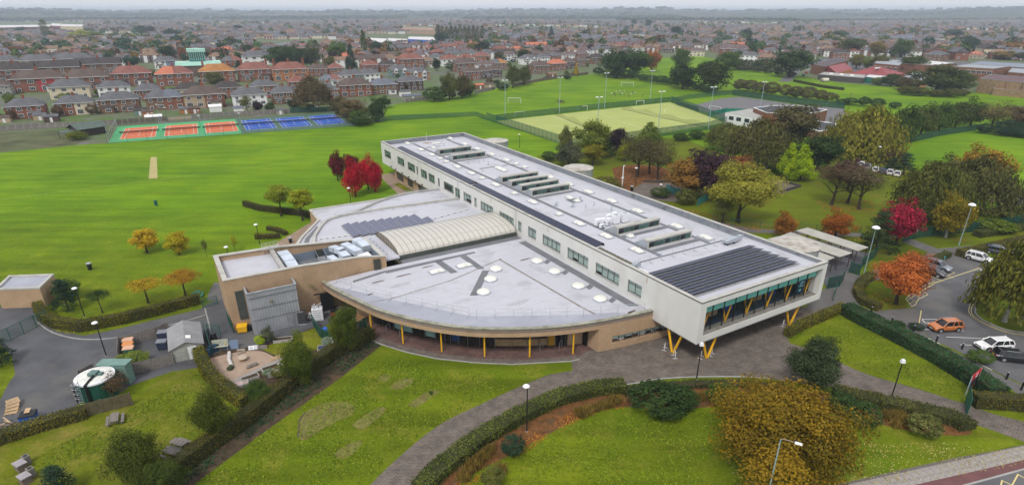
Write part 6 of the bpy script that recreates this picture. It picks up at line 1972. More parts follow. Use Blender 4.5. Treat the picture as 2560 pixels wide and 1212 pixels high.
def car_body(Lc,Wc,H,kind):
 """hull and cabin meshes; x forward"""
 hw=Wc/2
 zb=0.24 if kind!='suv' else 0.30
 belt=H*0.60
 st=[]   # x, half width factor, top height
 n=14
 for i in range(n+1):
  u=-1+2*i/n
  x=u*Lc/2
  wf=1-0.16*max(0,abs(u)-0.72)/0.28-0.02
  if u>0.42:zt=belt-(u-0.42)/0.58*(0.22 if kind!='suv' else 0.14)-(0.10 if u>0.95 else 0)
  elif u<-0.90:zt=belt-0.03
  else:zt=belt
  low=zb+(0.13 if abs(u)>0.93 else 0)
  st.append((x,hw*wf,low,zt))
 m_=MB()
 for x,w_,lo,zt in st:
  zm=lo+(zt-lo)*0.42
  m_.v+=[(x,-w_*0.93,lo),(x,-w_,zm),(x,-w_*0.98,zt-0.10),(x,-w_*0.88,zt),(x,w_*0.88,zt),(x,w_*0.98,zt-0.10),(x,w_,zm),(x,w_*0.93,lo)]
 for i in range(n):
  for k in range(8):
   r=(k+1) % 8
   m_.f.append((8*i+k,8*(i+1)+k,8*(i+1)+r,8*i+r))
   m_.m.append(0)
 m_.f+=[tuple(range(8)),tuple(8*n+7-k for k in range(8))]
 m_.m+=[0,0]
 # cabin: glass sides, painted roof
 rb={'estate':-0.93, 'hatch':-0.86, 'suv':-0.92}[kind]*Lc/2
 rt={'estate':-0.80, 'hatch':-0.62, 'suv':-0.80}[kind]*Lc/2
 ft,fb=0.16*Lc/2,0.50*Lc/2
 wb_,wt=hw*0.87,hw*0.70
 zt=belt+0.005
 cab=MB()
 cab.v+=[(rb,-wb_,zt),(fb,-wb_,zt),(fb,wb_,zt),(rb,wb_,zt),(rt,-wt,H-0.05),(ft,-wt,H-0.04),(ft,wt,H-0.04),(rt,wt,H-0.05)]
 for q in ((0,1,5,4),(1,2,6,5),(2,3,7,6),(3,0,4,7)):
  cab.f.append(q)
  cab.m.append(0)
 rf=MB()
 mx_=(rt+ft)/2
 rf.hexa([(rt-0.04,-wt-0.02,H-0.055),(ft+0.05,-wt-0.02,H-0.055),(ft+0.05,wt+0.02,H-0.055),(rt-0.04,wt+0.02,H-0.055)],[(rt+0.12,-wt+0.12,H),(ft-0.15,-wt+0.12,H),(ft-0.15,wt-0.12,H),(rt+0.12,wt-0.12,H)])
 def pil(xb,xt,r=0.05):
  for s_ in (-1,1):rf.tube((xb,s_*(wb_+0.005),zt),(xt,s_*(wt+0.01),H-0.05),r,r,5)
 pil(fb-0.02,ft)
 pil(rb+0.02,rt,0.08)
 pil((fb+rb)/2+0.1,mx_+0.08,0.04)
 if kind!='hatch':pil(rb+0.75,rt+0.62,0.05)
 return m_,cab,rf,(rb,fb,belt)
def wheel_meshes(r):
 t_=MB().tube((0,-0.11,0),(0,0.11,0),r,r,18).mesh('tyre',tyre)
 k=MB().tube((0,-0.125,0),(0,0.125,0),r*0.64,r*0.64,14)
 for i in range(5):
  a=2*math.pi*i/5
  for s_ in (-1,1):k.box(-0.02,s_*0.13-0.012,-0.02,0.02,s_*0.13+0.012,0.02)
 return t_,k.mesh('rim',rimm)
WM={}
def car(pr,pf,kind,col,label,dims=(4.4,1.8,1.5),rails=False,group='parked cars'):
 """car parked with its rear near pixel pr and its front near pf"""
 a,b=P(*pr),P(*pf)
 c=(a+b)/2
 rz=math.atan2(b.y-a.y,b.x-a.x)
 Lc,Wc,H=dims
 t_=thing('car',label, 'car',c,rz,group)
 hull,cab,rf,(rb,fb,belt)=car_body(Lc,Wc,H,kind)
 pm_=paint('car_paint_%d_%d_%d' % tuple(int(x*999) for x in col),col)
 me=hull.mesh('body',pm_)
 fix_normals(me)
 bd=put('body',me,t_)
 cm=cab.mesh('windows',carglass)
 fix_normals(cm)
 put('windows',cm,t_)
 put('roof',rf.mesh('roof',pm_),t_)
 r=0.33 if kind!='suv' else 0.36
 if r not in WM:WM[r]=wheel_meshes(r)
 for sx in (-0.60,0.62):
  for sy in (-1,1):
   w_=thing('wheel',None,None,(sx*Lc/2,sy*(Wc/2-0.09),r))
   w_.parent=t_
   put('tyre',WM[r][0],w_)
   put('rim',WM[r][1],w_)
   pb('wheel_arch',MB().tube((sx*Lc/2,sy*(Wc/2-0.25),r+0.03),(sx*Lc/2,sy*(Wc/2+0.008),r+0.03),r+0.075,r+0.075,18),trim,t_)
 for s_ in (-1,1):
  pb('headlight',MB().hexa([(Lc/2-0.22,s_*0.62-0.16,belt-0.34),(Lc/2-0.03,s_*0.62-0.16,belt-0.34),(Lc/2-0.12,s_*0.62+0.16,belt-0.34),(Lc/2-0.32,s_*0.62+0.16,belt-0.34)],[(Lc/2-0.22,s_*0.62-0.16,belt-0.19),(Lc/2-0.07,s_*0.62-0.16,belt-0.20),(Lc/2-0.18,s_*0.62+0.16,belt-0.19),(Lc/2-0.32,s_*0.62+0.16,belt-0.18)]),lampc,t_)
  pb('tail_light',MB().box(-Lc/2-0.01,s_*0.64-0.12,belt-0.28,-Lc/2+0.1,s_*0.64+0.12,belt-0.05),tail_m,t_)
  pb('mirror',MB().box(fb-0.42,s_*(Wc/2+0.06)-0.09,belt+0.02,fb-0.26,s_*(Wc/2+0.06)+0.09,belt+0.16),pm_,t_)
  pb('door_handle',MB().box(-0.45,s_*Wc/2*0.975-0.02,belt-0.16,-0.25,s_*Wc/2*0.975+0.02,belt-0.12),trim,t_)
  if rails:pb('roof_rail',MB().path([(-1.3,s_*0.6,H-0.03),(-1.2,s_*0.6,H+0.05),(0.1,s_*0.6,H+0.05),(0.2,s_*0.6,H-0.03)],0.025,5),galv,t_)
 pb('grille',MB().box(Lc/2-0.04,-0.45,belt-0.40,Lc/2+0.012,0.45,belt-0.24).box(Lc/2-0.1,-0.7,0.26,Lc/2+0.015,0.7,0.42),trim,t_)
 pb('sill',MB().box(-Lc*0.27,-Wc/2-0.005,0.24,Lc*0.27,Wc/2+0.005,0.36),trim,t_)
 pb('number_plate',MB().box(Lc/2+0.013,-0.26,0.45,Lc/2+0.028,0.26,0.56),plate_w,t_)
 pb('number_plate',MB().box(-Lc/2-0.03,-0.26,0.55,-Lc/2-0.005,0.26,0.66),plate_y,t_)
 return t_
car((2397,822),(2324,826), 'suv',(0.46,0.135,0.020), 'orange brown SUV parked facing the laurel hedge',(4.35,1.82,1.62),True)
car((2526,868),(2438,872), 'estate',(0.74,0.74,0.74), 'white estate car parked right of the orange SUV',(4.65,1.83,1.50))
car((2486,894),(2580,906), 'estate',(0.010,0.012,0.016), 'black estate car with yellow rear plate beside the white estate',(4.75,1.84,1.48),True)
car((2420,645),(2472,659), 'suv',(0.72,0.72,0.73), 'white SUV with dark sunroof in front of the olive hedge',(4.4,1.84,1.58),True)
car((2468,630),(2522,640), 'estate',(0.022,0.035,0.070), 'dark blue estate car right of the white SUV',(4.7,1.82,1.5),True)
car((2316,664),(2368,680), 'suv',(0.16,0.18,0.22), 'grey blue SUV behind the black one near the maple',(4.3,1.8,1.6),True)
car((2306,680),(2348,692), 'suv',(0.012,0.012,0.015), 'black SUV nearest the orange red maple',(4.2,1.85,1.6))
car((2560,618),(2610,628), 'suv',(0.70,0.70,0.70), 'white car cut by the right edge of the picture',(4.3,1.8,1.55))
car((2520,636),(2562,648), 'hatch',(0.40,0.42,0.45), 'silver car half hidden behind the island birch',(4.1,1.76,1.48))
for i,(x,y,c,nm) in enumerate([(2150,416,(0.70,0.70,0.70), 'leftmost white'),(2166,422,(0.25,0.27,0.30), 'grey'),(2186,430,(0.68,0.68,0.70), 'white'),(2204,433,(0.03,0.06,0.16), 'dark blue'),(2222,436,(0.62,0.62,0.66), 'silver'),(2240,440,(0.70,0.70,0.70), 'rightmost white')]):
 car((x,y+4),(x+4,y-5), 'hatch',c, '%s car in the half hidden row behind the umbrella trees' % nm,(4.1,1.76,1.48),group='cars behind the umbrella trees')
# people on the far field
def person_mesh(name,J,E,rad_,mats):
 me=bpy.data.meshes.new(name)
 me.from_pydata(J,E,[])
 o=bpy.data.objects.new(name,me)
 COL.objects.link(o)
 md=o.modifiers.new('skin', 'SKIN')
 for i,v in enumerate(me.skin_vertices[0].data):v.radius=(rad_[i],rad_[i])
 me.skin_vertices[0].data[0].use_root=True
 sd=o.modifiers.new('sub', 'SUBSURF')
 sd.levels=1
 dg=bpy.context.evaluated_depsgraph_get()
 out=bpy.data.meshes.new_from_object(o.evaluated_get(dg))
 bpy.data.objects.remove(o)
 out.materials.clear()
 for m_ in mats:out.materials.append(m_)
 mi=[]
 for p in out.polygons:
  z=p.center.z
  ax=abs(p.center.x)
  mi.append(2 if z>1.47 else (0 if z>0.92 else (1 if z>0.45 else 2 if z>0.12 else 3)))
 out.polygons.foreach_set('material_index',mi)
 out.name=name
 return out
skin_m=plain('skin',(0.36,0.21,0.15),0.7,0.1)
socks=plain('dark_socks',(0.02,0.02,0.025),0.9,0.1)
shirts={'white':plain('shirt_white',(0.62,0.66,0.70),0.9), 'black':plain('shirt_black',(0.015,0.016,0.02),0.9), 'red':plain('shirt_red',(0.40,0.02,0.03),0.9), 'navy':plain('shirt_navy',(0.03,0.04,0.07),0.9), 'brown':plain('shirt_brown',(0.10,0.05,0.03),0.9)}
J1=[(0,0,0.95),(0,0,1.2),(0,0,1.40),(0,0,1.50),(0,0.01,1.63),(0,0.01,1.74),(0.19,0,1.38),(0.25,0.02,1.12),(0.27,-0.06,0.90),(-0.19,0,1.38),(-0.25,0.02,1.12),(-0.27,-0.06,0.90),(0.10,0,0.88),(0.11,-0.02,0.5),(0.11,0.02,0.09),(0.11,-0.12,0.04),(-0.10,0,0.88),(-0.11,-0.02,0.5),(-0.11,0.02,0.09),(-0.11,-0.12,0.04)]
E1=[(0,1),(1,2),(2,3),(3,4),(4,5),(2,6),(6,7),(7,8),(2,9),(9,10),(10,11),(0,12),(12,13),(13,14),(14,15),(0,16),(16,17),(17,18),(18,19)]
R1=[0.15,0.14,0.15,0.06,0.10,0.07,0.07,0.05,0.04,0.07,0.05,0.04,0.10,0.07,0.045,0.04,0.10,0.07,0.045,0.04]
J2=[tuple(p) for p in J1]
J2=list(J1)
for i,p in {7:(0.28,-0.16,1.16),8:(0.24,-0.34,1.20),10:(-0.28,0.18,1.14),11:(-0.26,0.06,0.96),13:(0.11,-0.26,0.56),14:(0.11,-0.10,0.16),15:(0.11,-0.24,0.10),17:(-0.11,0.12,0.5),18:(-0.11,0.42,0.28),19:(-0.11,0.46,0.14)}.items():J2[i]=p
PM={}
for nm,J in (('stand',J1),('run',J2)):
 PM[nm]=person_mesh('person_'+nm,J,E1,R1,[shirts['white'],shirts['black'],skin_m,socks])
PEOPLE=[(1528,240, 'white', 'run'),(1536,238, 'brown', 'stand'),(1537,243, 'black', 'run'),(1540,236, 'white', 'run'),(1549,234, 'white', 'run'),(1550,241, 'black', 'stand'),(1555,240, 'white', 'run'),(1560,234, 'white', 'stand'),(1562,242, 'red', 'run'),(1569,235, 'navy', 'stand'),(1571,245, 'black', 'stand'),(1578,241, 'white', 'run'),(1582,236, 'navy', 'run'),(1586,238, 'white', 'stand'),(1606,243, 'black', 'stand'),(1613,258, 'black', 'stand'),(1637,257, 'navy', 'stand'),(1640,257, 'navy', 'stand')]
PEOPLE+=[(1393+2.4*i,258+(i % 2)*1.5,['black', 'navy', 'brown'][i % 3], 'stand') for i in range(8)]
PEOPLE.append((2127,240, 'black', 'stand'))
for i,(x,y,c,po) in enumerate(PEOPLE):
 g=P(x,y)
 if i<14:lab={'white': 'person in a pale shirt playing football on the far field', 'black': 'person in black playing football on the far field', 'brown': 'person in a brown top in the football game', 'red': 'person in a red shirt in the football game', 'navy': 'person in dark blue playing football on the far field'}[c]; gr='football players in '+c
 elif i==14:lab,gr='person in black standing behind the pitch fence, far from the others',None
 elif i==15:lab,gr='person in black at the pitch fence beside the right small goal',None
 elif i<18:lab,gr='person in dark blue, one of two at the far pitch corner', 'two people at the pitch corner'
 elif i==len(PEOPLE)-1:lab,gr='lone walker on the right far field',None
 else:lab,gr='person in dark clothes in the tight group behind the pitch', 'tight group on the field'
 o=put('person',PM[po],None,(g.x,g.y,0),R.uniform(0,6.28),R.uniform(0.92,1.06),[shirts[c],shirts['black'] if i % 2 else shirts['navy'],skin_m,socks])
 tag(o,lab, 'person',gr)
# outdoor furniture
def picnic(x,y,rz,mat,label,s=1.0):
 g=P(x,y)
 t_=thing('picnic_table',label, 'picnic table',g,rad(rz), 'picnic tables',(s,s,s))
 for k in range(5):pb('table_board',MB().box(-0.9,-0.40+0.165*k,0.70,0.9,-0.26+0.165*k,0.75),mat,t_)
 for s_ in (-1,1):
  for k in range(2):pb('seat_board',MB().box(-0.9,s_*0.72-0.14+0.15*k,0.42,0.9,s_*0.72-0.01+0.15*k,0.46),mat,t_)
  pb('leg',MB().tube((s_*0.65,-0.30,0.69),(s_*0.65,-0.7,0),0.045,n=4),mat,t_)
  pb('leg',MB().tube((s_*0.65,0.30,0.69),(s_*0.65,0.7,0),0.045,n=4),mat,t_)
  pb('crossbeam',MB().box(s_*0.65-0.04,-0.86,0.36,s_*0.65+0.04,0.86,0.415),mat,t_)
picnic(290,1055,-62,woodg, 'weathered wooden picnic table nearest the board fence')
picnic(450,1118,-22,woodg, 'weathered wooden picnic table beside the long hedge, right one')
picnic(432,1140,-22,woodg, 'weathered wooden picnic table half hidden behind the dark tree')
picnic(494,742,-75,tealp, 'green picnic table beside the double gate')
picnic(1932,473,-20,tealp, 'green picnic table on the patio, right one')
picnic(1918,481,-20,tealp, 'green picnic table on the patio, middle one')
picnic(1908,488,-20,tealp, 'green picnic table on the patio, left one')
def wheelie(x,y,rz,mat,label,s=1.0,group='rubbish bins'):
 g=P(x,y)
 t_=thing('litter_bin',label, 'bin',g,rad(rz),group,(s,s,s))
 pb('body',MB().lathe((0,0,0),[(0.27,0.0),(0.30,0.06),(0.34,0.95),(0.37,1.0)],12),mat,t_)
 pb('lid',MB().lathe((0,0,1.0),[(0.37,0.003),(0.36,0.10),(0.25,0.16),(0.05,0.17)],12),galv if mat is blackp else mat,t_)
 pb('opening',MB().box(-0.15,-0.36,0.72,0.15,-0.30,0.88),darkline,t_)
wheelie(226,674,0,blackp, 'black litter bin on the left field, nearest the garage',1.15)
wheelie(391,514,0,greenp, 'dark litter bin in the middle of the left field',1.1)
wheelie(727,607,0,blackp, 'black litter bin on the curved tan path',1.0)
wheelie(1579,478,0,blackp, 'black litter bin behind the roof parapet',1.2)
# wide wheeled bins of the bin store
def bigbin(x,y,rz,body,lid,label,tilt=0,dims=(1.25,0.8,1.15)):
 g=P(x,y)
 w_,d_,h_=dims
 t_=thing('wheeled_bin',label, 'bin',g,rad(rz), 'wheeled bins')
 pb('body',MB().hexa([(-w_/2*0.88,-d_/2*0.88,0.15),(w_/2*0.88,-d_/2*0.88,0.15),(w_/2*0.88,d_/2*0.88,0.15),(-w_/2*0.88,d_/2*0.88,0.15)],[(-w_/2,-d_/2,h_),(w_/2,-d_/2,h_),(w_/2,d_/2,h_),(-w_/2,d_/2,h_)]),body,t_)
 pb('lid',MB().hexa([(-w_/2-0.03,-d_/2-0.03,h_+0.005),(w_/2+0.03,-d_/2-0.03,h_+0.005),(w_/2+0.03,d_/2+0.03,h_+0.005),(-w_/2-0.03,d_/2+0.03,h_+0.005)],[(-w_/2,-d_/2,h_+0.10),(w_/2,-d_/2,h_+0.10),(w_/2,d_/2,h_+0.22),(-w_/2,d_/2,h_+0.22)]),lid,t_)
 for a in (-1,1):
  for b in (-1,1):pb('wheel',MB().tube((a*w_*0.36,b*d_*0.36-0.03,0.09),(a*w_*0.36,b*d_*0.36+0.03,0.09),0.09,n=8),tyre,t_)
blueb=plain('navy_bin',(0.030,0.040,0.075),0.5,0.1)
grn=plain('bin_green',(0.03,0.12,0.09),0.5,0.1)
pch=plain('peach_lid',(0.55,0.33,0.22),0.6,0.08)
orl=plain('orange_lid',(0.55,0.22,0.07),0.6,0.08)
bigbin(325,868,15,grn,pch, 'wheeled bin with pale peach lid, rearmost of three in the bin store')
bigbin(325,879,15,grn,orl, 'wheeled bin with orange lid, middle of three in the bin store')
bigbin(326,889,15,grn,pch, 'wheeled bin with pale peach lid, front of three in the bin store')
bigbin(411,848,12,blueb,plain('grey_lid',(0.16,0.17,0.20),0.5), 'dark wheeled bin with grey lid, rear right of the bin store')
bigbin(409,872,12,blueb,plain('grey_lid',(0.16,0.17,0.20),0.5), 'dark wheeled bin with grey lid, front right of the bin store')
bigbin(608,829,14,yellowp,yellowp, 'yellow grit bin against the brick wing wall',dims=(1.35,0.95,0.95))
bigbin(76,1052,20,plain('blue_bin',(0.015,0.11,0.42),0.45,0.1),blackp, 'blue bin with black front lying at the end of the drive',dims=(1.5,1.1,0.9))
bigbin(838,790,20,plain('red_bin',(0.42,0.015,0.02),0.5),blackp, 'red open bin beside the dark door',dims=(1.2,0.9,0.85))
bigbin(847,797,20,plain('blue_crate',(0.015,0.06,0.36),0.5),blackp, 'blue bin in front of the red bin',dims=(0.8,0.6,0.7))
bigbin(812,838,30,greenp,plain('blue_lid',(0.02,0.10,0.50),0.5), 'green bin with bright blue lid by the garden fence',dims=(0.9,0.7,0.9))
g=P(76,1050)
t_=thing('timber_plank', 'pale timber plank leaning on the blue bin', 'plank',g,rad(25))
pb('plank',MB().hexa([(-0.25,-0.2,1.12),(0.25,-0.2,1.12),(0.25,0.7,1.16),(-0.25,0.7,1.16)],[(-0.25,-0.2,1.17),(0.25,-0.2,1.17),(0.25,0.7,1.21),(-0.25,0.7,1.21)]),woodl,t_)
def pallet(p,rz,label,tiltx=0.0,mat=None,z=0.0,group='wooden pallets'):
 t_=thing('pallet',label, 'pallet',(p[0],p[1],z),rz,group)
 t_.rotation_euler=(tiltx,0,rz)
 for k in range(6):pb('slat',MB().box(-0.6,-0.5+0.18*k,0.10,0.6,-0.38+0.18*k,0.13),mat or woodl,t_)
 for k in range(3):pb('bearer',MB().box(-0.6+0.55*k,-0.5,0.0,-0.5+0.55*k,0.52,0.098),mat or woodl,t_)
for k in range(4):pallet(P(30+2*k,1030-6*k),rad(20+9*k), 'pale wooden pallet, number %s up the heap on the drive' % ['one', 'two', 'three', 'four'][k],0.05*k,z=0.15*k)
tb=thing('timber_heap', 'heap of broken timber boards at the end of the drive', 'timber heap',P(22,1072))
for k in range(16):
 a=R.uniform(0,3.1)
 pb('board',MB().obox((R.uniform(-0.8,0.8),R.uniform(-0.9,0.9),0.05+0.05*k),R.uniform(1.0,2.0),0.12,0.035,a),[woodl,woodf,woodg][k % 3],tb)
pallet(P(634,873),rad(14), 'white pallet leaning by the gravel circle',1.0,lampw)
pallet(P(656,872),rad(10), 'brown pallet leaning right of the white one',1.0,woodg)
pallet(P(690,900),rad(40), 'pale pallet leaning at the garden path corner',0.9,woodl)
# logs, mushroom seat, planters in the garden
logm=plain('log_bark',(0.30,0.25,0.20),0.9,0.25,3.0,fine=0.2)
logp=plain('bleached_log',(0.55,0.52,0.50),0.9,0.15,3.0,fine=0.15)
for (a,b,r,m_,lab) in [((593,878),(614,876),0.16,logm, 'upper pale log at the back of the gravel circle'),((596,885),(613,880),0.14,logm, 'lower pale log at the back of the gravel circle'),((619,916),(641,907),0.14,logm, 'upper one of two logs at the front of the gravel circle'),((618,922),(646,911),0.16,woodg, 'lower one of two logs at the front of the gravel circle')]:
 p,q=P(*a),P(*b)
 t_=thing('log',lab, 'log',p,0, 'garden logs')
 pb('trunk',MB().tube((0,0,r),(q.x-p.x,q.y-p.y,r),r,r*0.9,10),m_,t_)
p0=P(572,890)
t_=thing('driftwood_trunk', 'curved bleached tree trunk lying on the gravel circle', 'tree trunk',p0)
pts_=[P(*q)-p0 for q in ((574,884),(574,892),(573,902),(577,910),(580,920))]
for a,b in zip(pts_,pts_[1:]):pb('trunk_piece',MB().tube((a.x,a.y,0.22),(b.x,b.y,0.22),0.22,0.24,10),logp,t_)
pb('stump',MB().tube((pts_[-1].x,pts_[-1].y,0.25),(pts_[-1].x-0.1,pts_[-1].y-0.6,0.25),0.34,0.3,10),plain('mossy_stump',(0.05,0.06,0.03),0.95),t_)
t_=thing('round_stool', 'wooden mushroom shaped stool in the middle of the gravel circle', 'stool',P(608,900))
pb('stem',MB().lathe((0,0,0),[(0.32,0),(0.28,0.4)],10),plain('orange_wood',(0.36,0.18,0.06),0.8),t_)
pb('cap',MB().lathe((0,0,0.4),[(0.62,0.003),(0.6,0.1),(0.35,0.22),(0.05,0.26)],12),plain('pale_cap',(0.42,0.34,0.27),0.9,0.2),t_)
for (x,y,rz,w_,l_,fill,lab) in [(677,924,40,2.0,1.0,soil, 'dark soil filled wooden planter by the slab path'),(690,934,40,2.0,0.9,plain('white_fill',(0.45,0.42,0.40),0.9), 'planter with pale covering right of the dark one'),(626,948,40,2.0,0.9,soil, 'brown planter nearest the left garden hedge'),(604,963,20,1.6,1.1,plain('pink_fill',(0.42,0.32,0.30),0.9), 'square pale tray of stones at the garden corner'),(708,852,14,2.4,0.9,soil, 'long raised bed in front of the grey screen'),(810,874,10,1.5,1.2,plain('blue_cover',(0.03,0.05,0.10),0.4), 'planter with dark blue cover by the silver shrub')]:
 t_=thing('planter',lab, 'planter',P(x,y),rad(rz), 'raised garden planters')
 for s_ in (-1,1):
  pb('board',MB().box(-w_/2,s_*l_/2-0.04,0,w_/2,s_*l_/2+0.04,0.42),concm,t_)
  pb('board',MB().box(s_*w_/2-0.04,-l_/2+0.042,0,s_*w_/2+0.04,l_/2-0.042,0.42),concm,t_)
 pb('fill',MB().box(-w_/2+0.04,-l_/2+0.04,0.05,w_/2-0.04,l_/2-0.04,0.34),fill,t_)
gp=bpy.data.objects['garden_plot']
sm=MB().box(-0.42,-0.26,0,0.42,0.26,0.03).mesh('path_slab',slabm)
a,b=P(585,953),P(712,893)
for i in range(14):
 c=a.lerp(b,(i+0.5)/14)
 put('path_slab',sm,gp,(c.x,c.y,LEVEL(7)+0.002*(i % 2)),math.atan2(b.y-a.y,b.x-a.x)+R.uniform(-.04,.04),1.15)
a,b=P(700,905),P(722,930)
for i in range(6):
 c=a.lerp(b,(i+0.5)/6)
 put('path_slab',sm,gp,(c.x,c.y,LEVEL(7)+0.001),math.atan2(b.y-a.y,b.x-a.x)+math.pi/2,1.1)
for i,(x,y,c,r,h,lab) in enumerate([(522,889, 'blue',0.3,0.9, 'left of three dark blue barrels by the garden hedge'),(528,882, 'blue',0.32,1.0, 'middle of three dark blue barrels by the garden hedge'),(540,878, 'blue',0.3,1.0, 'right of three dark blue barrels by the garden hedge'),(536,852, 'black',0.42,1.2, 'black round composter behind the timber shed'),(624,825, 'black',0.35,0.8, 'dark round tub beside the yellow grit bin')]):
 t_=thing('barrel',lab, 'barrel',P(x,y),0, 'garden barrels')
 bm_=plain('barrel_'+c,(0.02,0.06,0.11) if c=='blue' else (0.02,0.021,0.025),0.5,0.15)
 pb('body',MB().lathe((0,0,0),[(r*0.9,0),(r,h*0.3),(r,h*0.7),(r*0.88,h)],12),bm_,t_)
 pb('rim',MB().lathe((0,0,h),[(r*0.92,0.002),(r*0.92,0.05)],12),bm_,t_)
t_=thing('mud_kitchen', 'pale workbench with shelves at the back of the garden', 'workbench',P(553,876),rad(14))
pb('top',MB().box(-1.0,-0.35,0.7,1.0,0.35,0.78),plain('pale_green_board',(0.40,0.42,0.33),0.8,0.2),t_)
pb('back',MB().box(-1.0,0.3,0.79,1.0,0.36,1.5),plain('pale_green_board',(0.4,0.42,0.33),0.8),t_)
for a in (-0.9,0.9):
 pb('leg',MB().box(a-0.05,-0.3,0,a+0.05,0.3,0.698),woodg,t_)
for k in range(4):pb('pot',MB().lathe((-0.7+0.45*k,0,0.785),[(0.1,0),(0.14,0.2)],8),[lampw,blackp,galv,woodl][k],t_)
t_=thing('blue_board', 'blue grey panel leaning at the garden edge', 'board',P(578,872),rad(12))
pb('panel',MB().hexa([(-0.95,-0.1,0),(0.95,-0.1,0),(0.95,-0.05,0),(-0.95,-0.05,0)],[(-0.95,0.4,1.1),(0.95,0.4,1.1),(0.95,0.45,1.1),(-0.95,0.45,1.1)]),plain('slate_blue',(0.13,0.18,0.27),0.7,0.1),t_)
# stacked furniture by the wing
t_=thing('crate_stack', 'stack of white crates heaped with metal frames by the brick wing', 'crates',P(796,797),rad(14))
for k in range(5):
 pb('crate',MB().box(-0.75,-0.5,0.02+0.36*k,0.75,0.5,0.34+0.36*k),lampw,t_)
 pb('crate_slot',MB().box(-0.6,-0.51,0.16+0.36*k,0.6,-0.503,0.22+0.36*k),framem,t_)
for k in range(14):
 a,b=Vector((R.uniform(-.7,.7),R.uniform(-.45,.45),1.85)),Vector((R.uniform(-.8,.8),R.uniform(-.5,.5),R.uniform(2.0,2.5)))
 pb('metal_frame',MB().tube(a,b,0.035,n=5),lampw if k % 3 else blackp,t_)
t_=thing('chair_heap', 'heap of white metal chair frames beside the crate stack', 'chair frames',P(779,798),rad(20))
for k in range(16):
 a=Vector((R.uniform(-.6,.6),R.uniform(-.4,.4),R.uniform(0.02,0.9)))
 pb('frame',MB().path([a,a+Vector((R.uniform(-.4,.4),R.uniform(-.3,.3),0.4)),a+Vector((R.uniform(-.6,.6),R.uniform(-.3,.3),0.1))],0.03,5),lampw,t_)
t_=thing('cage_trolley', 'dark wire cage of rubbish beside the grey screen', 'cage',P(757,808),rad(14))
pb('cage',MB().box(-0.55,-0.45,0.15,0.55,0.45,1.9),seethru('wire_cage',(0.05,0.055,0.06),0.75,0.5),t_)
pb('base',MB().box(-0.6,-0.5,0.0,0.6,0.5,0.148),galv,t_)
pb('rubbish',MB().box(-0.4,-0.3,0.2,0.4,0.3,1.5).lathe((0,0,1.5),[(0.4,0.01),(0.3,0.4),(0.05,0.5)],8),plain('rubbish',(0.16,0.15,0.15),0.9,0.5,4),t_)
for (x,y,lab) in ((905,806, 'wooden chest with slatted lid under the canopy end'),(897,816, 'lower wooden chest in front of the slatted one')):
 t_=thing('wooden_chest',lab, 'chest',P(x,y),rad(-40), 'wooden chests')
 for k in range(5):pb('plank',MB().box(-0.8,-0.42,0.05+0.2*k,0.8,0.42,0.23+0.2*k),plain('brown_plank',(0.26,0.15,0.07),0.8,0.2),t_)
 pb('lid',MB().box(-0.84,-0.46,1.06,0.84,0.46,1.12),plain('brown_plank',(0.26,0.15,0.07),0.8),t_)
t_=thing('covered_trailer', 'grey white covered trailer beside the garden corner', 'trailer',P(847,856),rad(60))
pb('cover',MB().hexa([(-1.1,-0.6,0.45),(1.1,-0.6,0.45),(1.1,0.6,0.45),(-1.1,0.6,0.45)],[(-0.9,-0.45,1.25),(0.9,-0.45,1.25),(0.9,0.45,1.25),(-0.9,0.45,1.25)]),plain('tarpaulin',(0.40,0.43,0.46),0.6,0.15),t_)
pb('chassis',MB().box(-1.1,-0.6,0.28,1.1,0.6,0.448),blackp,t_)
for s_ in (-1,1):pb('wheel',MB().tube((0,s_*0.68,0.28),(0,s_*0.8,0.28),0.28,n=12),tyre,t_)
# white A-frame barriers by the props
for (a,b,lab) in [((1664,866),(1660,876), 'left'),((1682,884),(1688,896), 'right'),((1757,883),(1750,896), 'left'),((1785,876),(1776,890), 'right'),((1962,806),(1956,816), 'left'),((1982,797),(1978,808), 'right')]:
 p,q=P(*a),P(*b)
 where='the first yellow prop' if a[0]<1700 else ('the corner yellow prop' if a[0]<1900 else 'the far yellow prop')
 t_=thing('stand_sign', 'white tubular stand with yellow board on the %s of %s' % (lab,where), 'barrier',q,math.atan2(p.y-q.y,p.x-q.x), 'white stands by the props')
 ln_=max(0.5,min(0.8,(p-q).length))
 pb('hoop',MB().path([(0,0,0.03),(0.05,0,0.75),(0.15,0,0.95),(ln_*0.6,0,0.95),(ln_-0.05,0,0.75),(ln_,0,0.03)],0.035,6),lampw,t_)
 pb('board',MB().box(0.16,-0.02,0.55,ln_-0.14,0.02,0.88),plain('stand_yellow',(0.55,0.38,0.12),0.6),t_)
 pb('foot',MB().box(-0.05,-0.3,0,0.03,0.3,0.03).box(ln_-0.03,-0.3,0,ln_+0.05,0.3,0.03),lampw,t_)
